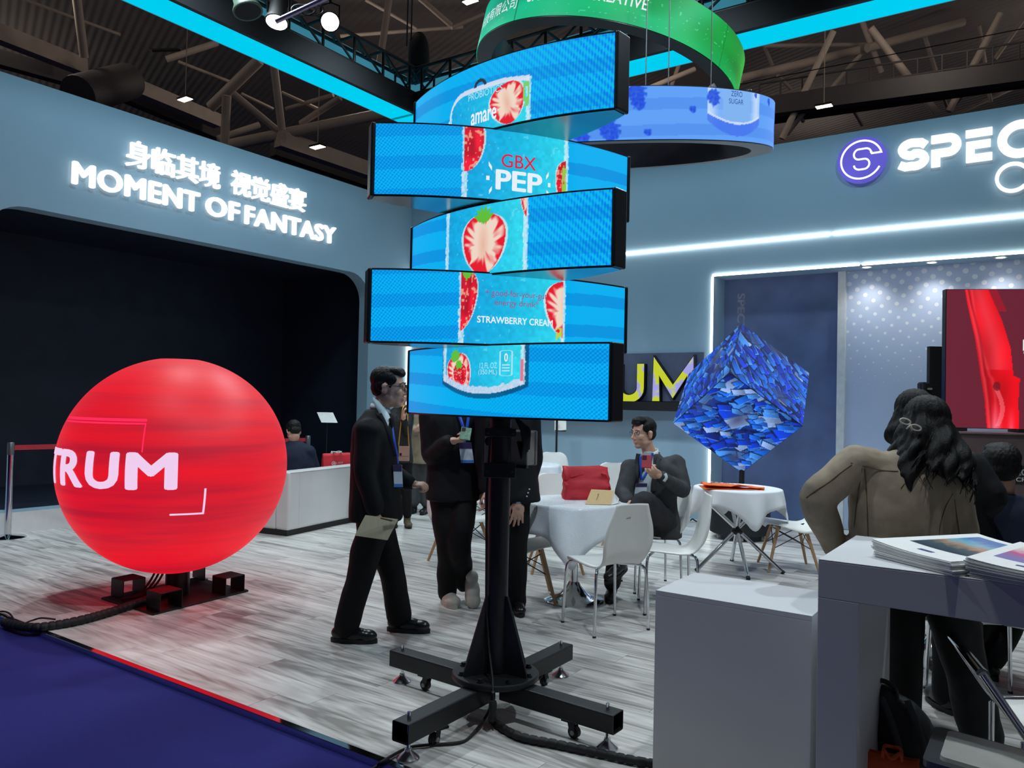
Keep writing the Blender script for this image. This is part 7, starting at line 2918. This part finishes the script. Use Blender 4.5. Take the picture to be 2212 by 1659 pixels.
# ================= hair made of locks
def lock_hair(parent, F, P, k, m, n, length, spread, seed):
    """shoulder-long wavy hair: one welded mass with strand relief, plus a few loose wisps"""
    rr = random.Random(seed)
    o0 = Vector(parent.location)
    b = Blob()
    E = lambda c, r: b.ell(P(*c), tuple(q * k for q in r), F, 18, 12)
    E((0, -0.018, 0.042), (0.086, 0.102, 0.09))
    E((0, -0.05, -0.02), (0.084, 0.07, 0.09))
    for s_ in (-1, 1):
        E((s_ * 0.06, -0.015, -0.05), (0.032, 0.045, 0.075))

    def lockpath(a, z0, L, phs, amp):
        x0, y0 = math.sin(a) * 0.078, -math.cos(a) * 0.082 - 0.012
        pts = []
        for j in range(9):
            u = j / 8
            g = 1 + spread * u
            pts.append(P(x0 * g + amp * u * math.sin(phs + u * 7), y0 * g + amp * u * math.cos(phs + u * 6) + 0.015 * u, z0 - u * L))
        return pts
    for q in range(42):
        a = -1.85 + 3.7 * (q + rr.uniform(-.3, .3)) / 41
        w = rr.uniform(0.016, 0.026) * k
        L = length * rr.uniform(0.62, 1.0) * (0.8 + 0.25 * math.cos(a))
        b.limb(lockpath(a, rr.uniform(-0.03, 0.03), L, rr.uniform(0, 6.28), 0.03), [w, w * 1.1, w * 1.15, w * 1.2, w * 1.15, w * 1.1, w, w * 0.75, w * 0.35], 8, 2)
    v, f = remesh(b, 0.0065, 4)
    h = MB()
    c0 = P(0, 0, 0)
    for p in v:
        q = Vector(p)
        d = q - c0
        th = math.atan2(d.x, -d.y)
        wv = mnoise.noise(Vector((th * 9 + 0.8 * math.sin(q.z * 22), q.z * 5, seed))) + 0.6 * mnoise.noise(Vector((th * 26 + math.sin(q.z * 30), q.z * 7, seed + 5)))
        h.v.append(tuple(q + d.normalized() * 0.0055 * wv - o0))
    h.f = f
    h.build('hair', m, parent, 180)
    h = MB()
    for q in range(n):
        w = rr.uniform(0.0012, 0.0028)
        pts = lockpath(rr.uniform(-1.9, 1.9), rr.uniform(-0.03, 0.04), length * rr.uniform(0.75, 1.1), rr.uniform(0, 6.28), 0.035)
        h.tube([p - o0 for p in smooth_path(pts, 2)], [w * k * (0.5 + 1.0 * math.sin(PI * min(1, 0.12 + 0.86 * j / 16))) for j in range(17)], 5)
    tag(h.build('hair_wisps', m, parent, 180), kind='stuff')


# ================= woman in the brown coat, back to us
Yc = 3.28
J = dict(head=PX(2001, 925, Yc + .06), neck=PX(1975, 990, Yc + .02), chest=PX(1955, 1062, Yc), waist=PX(1945, 1150, Yc), pelvis=PX(1975, 1240, Yc),
         Lsh=PX(1850, 1000, Yc), Lel=PX(1766, 1078, Yc - .02), Lwr=PX(1806, 1190, Yc + .1), Rsh=PX(2060, 1055, Yc), Rel=PX(2072, 1160, Yc + .03), Rwr=PX(2080, 1250, Yc + .12),
         Lhip=PX(1935, 1262, Yc), Lkn=PX(1948, 1400, Yc + .05), Lan=PX(1938, 1610, Yc + .1), Rhip=PX(2040, 1262, Yc), Rkn=PX(2085, 1440, Yc + .08), Ran=PX(2120, 1592, Yc + .22))
fw, sd = Vector((0.05, 1, 0)), Vector((1, -0.05, -0.22))
t, F, P, mb = make_person('woman in a brown coat with a bow hair clip, back turned, hand on hip', J, fw, Vector((0.25, 1, -0.35)), 1.0, UP, 0.007)
add_skin(mb, hand_blob(J['Lwr'], (0.5, 0.6, -0.5), (0.6, 0.2, -0.2), -1), 0.006, 1)
add_skin(mb, hand_blob(J['Rwr'], (0, 0.2, -1), (-1, 0, 0), 1), 0.007, 1)
finish_body(t, mb)
secs = [(PX(1960, 1290, Yc), 0.205, 0.15), (PX(1950, 1230, Yc), 0.2, 0.145), (PX(1938, 1160, Yc), 0.195, 0.135), (PX(1945, 1090, Yc), 0.205, 0.135), (PX(1955, 1035, Yc), 0.2, 0.115), (PX(1967, 1000, Yc), 0.14, 0.09), (PX(1976, 975, Yc), 0.07, 0.065)]
coat = garment('coat', local_blob(t, jacket_blob(J, sd, fw, secs, (0.078, 0.076, 0.062, 0.05), 0.08)), 0.0095, M_BROWN, t, 0.010, 6.5, 4, (1, 1, 0.8))
neck_collar(t, PX(1974, 985, Yc), 0.078, 0.075, fw, M_BROWN)
garment('trousers', local_blob(t, trouser_blob(J, Vector((1, 0, 0)), fw, 0.105, 0.085, 0.09, 0.03, 0.17, 0.13)), 0.012, M_TROUB, t, 0.006, 8)
shoe(t, J['Lan'], (0.1, 1, 0), M_LEATH, M_SOLE, 0.25)
shoe(t, J['Ran'], (0.2, 1, 0), M_LEATH, M_SOLE, 0.25)
lock_hair(t, F, P, 1.06, M_HAIRB, 120, 0.28, 0.85, 3)
for pts in ([(1838, 1000), (1870, 1008), (1905, 1016), (1940, 1018)], [(1862, 1012), (1856, 1050), (1850, 1090), (1846, 1130), (1842, 1180)], [(2058, 1066), (2045, 1090), (2036, 1115), (2030, 1140), (2028, 1175)], [(1840, 1004), (1815, 1022), (1790, 1042), (1765, 1058), (1742, 1075)], [(2062, 1080), (2066, 1110), (2072, 1150), (2078, 1180)], [(1868, 1012), (1872, 1060), (1874, 1110), (1876, 1180)]):
    pts = [surf(coat, x, y, 0.001, Yc) for x, y in pts]
    bb = MB()
    bb.tube([p - Vector(t.location) for p in smooth_path(pts, 5)], 0.0022, 6)
    bb.build('coat_seam', suit_mat('brown_seam', S(84, 74, 62)), t, 180)
clip = thing('hair_clip', None, None)
clip.parent = t
o0 = Vector(t.location)
M_PEARL = mat('pearl_clip', S(200, 192, 176), 0.3)
c = PX(1966, 917, Yc - .085)
ux, uz = Vector((1, 0, -0.28)).normalized(), Vector((0.28, 0, 1)).normalized()
for s in (-1, 1):
    bb = MB()
    bb.tube([c + ux * (s * (0.024 - 0.022 * math.cos(a))) + uz * (0.011 * math.sin(a)) + uz * 0.006 * (1 if s < 0 else -1) + Vector((0, -0.004, 0)) - o0 for a in np.linspace(0, 2 * PI, 21)[:-1]], 0.0032, 6, True)
    bb.build('bow_loop', M_PEARL, clip, 180)
    bb = MB()
    bb.tube([c - o0 + Vector((0, -0.006, 0)), c + ux * s * 0.012 - uz * 0.022 - o0 + Vector((0, -0.006, 0))], 0.0032, 6)
    bb.build('bow_tail', M_PEARL, clip, 180)

# ================= second woman, dark, in front of her
Yd = 3.95
J = dict(head=PX(1972, 898, Yd), neck=PX(2020, 965, Yd), chest=PX(2050, 1050, Yd), waist=PX(2065, 1130, Yd), pelvis=PX(2070, 1200, Yd),
         Lsh=PX(1985, 1010, Yd + .05), Lel=PX(1975, 1100, Yd + .1), Lwr=PX(1990, 1180, Yd + .15), Rsh=PX(2095, 1010, Yd - .02), Rel=PX(2140, 1075, Yd - .08), Rwr=PX(2080, 1110, Yd + .1),
         Lhip=PX(2048, 1210, Yd), Lkn=PX(2045, 1340, Yd), Lan=PX(2045, 1500, Yd), Rhip=PX(2092, 1210, Yd), Rkn=PX(2090, 1340, Yd), Ran=PX(2092, 1500, Yd))
fw, sd = Vector((-0.2, 1, 0)), Vector((1, 0.2, 0))
t, F, P, mb = make_person('dark-haired woman in black standing beyond the brown coat', J, fw, Vector((-0.2, 1, -0.2)), 1.0, UP, 0.009)
add_skin(mb, hand_blob(J['Lwr'], (0, 0.2, -1), (1, 0, 0), 1), 0.009, 1)
add_skin(mb, hand_blob(J['Rwr'], (-1, 0.2, 0), (0, 0, -1), 1), 0.009, 1)
finish_body(t, mb)
secs = [(PX(2070, 1240, Yd), 0.2, 0.14), (PX(2066, 1140, Yd), 0.175, 0.13), (PX(2050, 1060, Yd), 0.19, 0.13), (PX(2035, 1005, Yd), 0.18, 0.11), (PX(2025, 968, Yd), 0.08, 0.07)]
garment('black_coat', local_blob(t, jacket_blob(J, sd, fw, secs, (0.085, 0.08, 0.07, 0.06), 0.085)), 0.013, M_SUITB, t, 0.006)
garment('trousers', local_blob(t, trouser_blob(J, sd, fw)), 0.015, M_TROUB, t, 0.005)
shoe(t, J['Lan'], (0, 1, 0), M_LEATH, M_SOLE, 0.25)
shoe(t, J['Ran'], (0.1, 1, 0), M_LEATH, M_SOLE, 0.25)
lock_hair(t, F, P, 1.02, M_HAIRB, 60, 0.3, 0.6, 8)

# ================= seated man in navy at the right edge
Yn = 4.1
J = dict(head=PX(2161, 1012, Yn), neck=PX(2168, 1072, Yn + .02), chest=PX(2180, 1140, Yn), waist=PX(2185, 1220, Yn - .03), pelvis=PX(2185, 1295, Yn - .03),
         Lsh=PX(2105, 1110, Yn), Lel=PX(2085, 1210, Yn + .1), Lwr=PX(2110, 1265, Yn + .3), Rsh=PX(2250, 1110, Yn), Rel=PX(2275, 1210, Yn + .1), Rwr=PX(2240, 1265, Yn + .3),
         Lhip=PX(2150, 1305, Yn), Lkn=PX(2150, 1295, Yn + .42), Lan=Vector((2.5, 4.42, 0.1)), Rhip=PX(2225, 1305, Yn), Rkn=PX(2215, 1290, Yn + .42), Ran=Vector((2.72, 4.45, 0.1)))
fw, sd = Vector((0.0, 1, 0)), Vector((1, 0, 0))
t, F, P, mb = make_person('seated man in a navy jacket seen from behind at the right edge', J, fw, Vector((0.25, 1, -0.05)), 1.05, UP, 0.007)
add_skin(mb, hand_blob(J['Lwr'], (0.4, 0.8, 0), (0, 0, -1), 1), 0.009, 1)
add_skin(mb, hand_blob(J['Rwr'], (-0.4, 0.8, 0), (0, 0, -1), 1), 0.009, 1)
finish_body(t, mb)
short_hair(t, F, P, J['head'], 1.07, M_HAIR, 9)
secs = [(PX(2185, 1310, Yn - .03), 0.21, 0.15), (PX(2185, 1220, Yn - .02), 0.2, 0.14), (PX(2180, 1150, Yn), 0.21, 0.135), (PX(2175, 1105, Yn), 0.2, 0.115), (PX(2170, 1082, Yn), 0.11, 0.085), (PX(2168, 1066, Yn), 0.075, 0.07)]
garment('navy_jacket', local_blob(t, jacket_blob(J, sd, fw, secs)), 0.012, M_NAVY, t, 0.006)
garment('trousers', local_blob(t, trouser_blob(J, sd, fw, 0.095, 0.075, 0.07, 0.03)), 0.014, M_TROUB, t, 0.005)
shoe(t, J['Lan'], (-0.2, 1, 0), M_LEATH, M_SOLE)
shoe(t, J['Ran'], (0.1, 1, 0), M_LEATH, M_SOLE)

# ================= person on the sofa
Yo = 9.1
J = dict(head=PX(634, 932, Yo), neck=PX(634, 955, Yo), chest=PX(640, 985, Yo), waist=PX(643, 1015, Yo), pelvis=PX(645, 1045, Yo),
         Lsh=PX(612, 975, Yo), Lel=PX(606, 1015, Yo + .1), Lwr=PX(618, 1030, Yo + .3), Rsh=PX(668, 975, Yo), Rel=PX(680, 1015, Yo + .1), Rwr=PX(668, 1032, Yo + .3),
         Lhip=PX(628, 1050, Yo), Lkn=PX(622, 1040, Yo + .42), Lan=PX(620, 1100, Yo + .48), Rhip=PX(660, 1050, Yo), Rkn=PX(656, 1040, Yo + .42), Ran=PX(656, 1100, Yo + .48))
fw, sd = Vector((-0.35, 1, 0)), Vector((1, 0.35, 0))
t, F, P, mb = make_person('person in a navy sweater sitting on the white sofa, back to us', J, fw, Vector((-0.7, 1, -0.6)), 1.0, UP, 0.01)
add_skin(mb, hand_blob(J['Lwr'], (0.2, 0.8, 0), (0, 0, -1), 1), 0.01, 1)
add_skin(mb, hand_blob(J['Rwr'], (-0.2, 0.8, 0), (0, 0, -1), 1), 0.01, 1)
finish_body(t, mb)
short_hair(t, F, P, J['head'], 1.0, M_HAIR, 10)
secs = [(PX(645, 1060, Yo), 0.21, 0.16), (PX(643, 1015, Yo), 0.21, 0.15), (PX(640, 985, Yo), 0.2, 0.14), (PX(637, 965, Yo), 0.17, 0.11), (PX(635, 952, Yo), 0.07, 0.065)]
garment('sweater', local_blob(t, jacket_blob(J, sd, fw, secs)), 0.015, M_NAVY, t, 0.006)
garment('trousers', local_blob(t, trouser_blob(J, sd, fw, 0.09, 0.07, 0.062, 0.03)), 0.016, M_TROUB, t, 0.004)
shoe(t, J['Lan'], (-0.3, 1, 0), M_LEATH, M_SOLE)
shoe(t, J['Ran'], (-0.2, 1, 0), M_LEATH, M_SOLE)
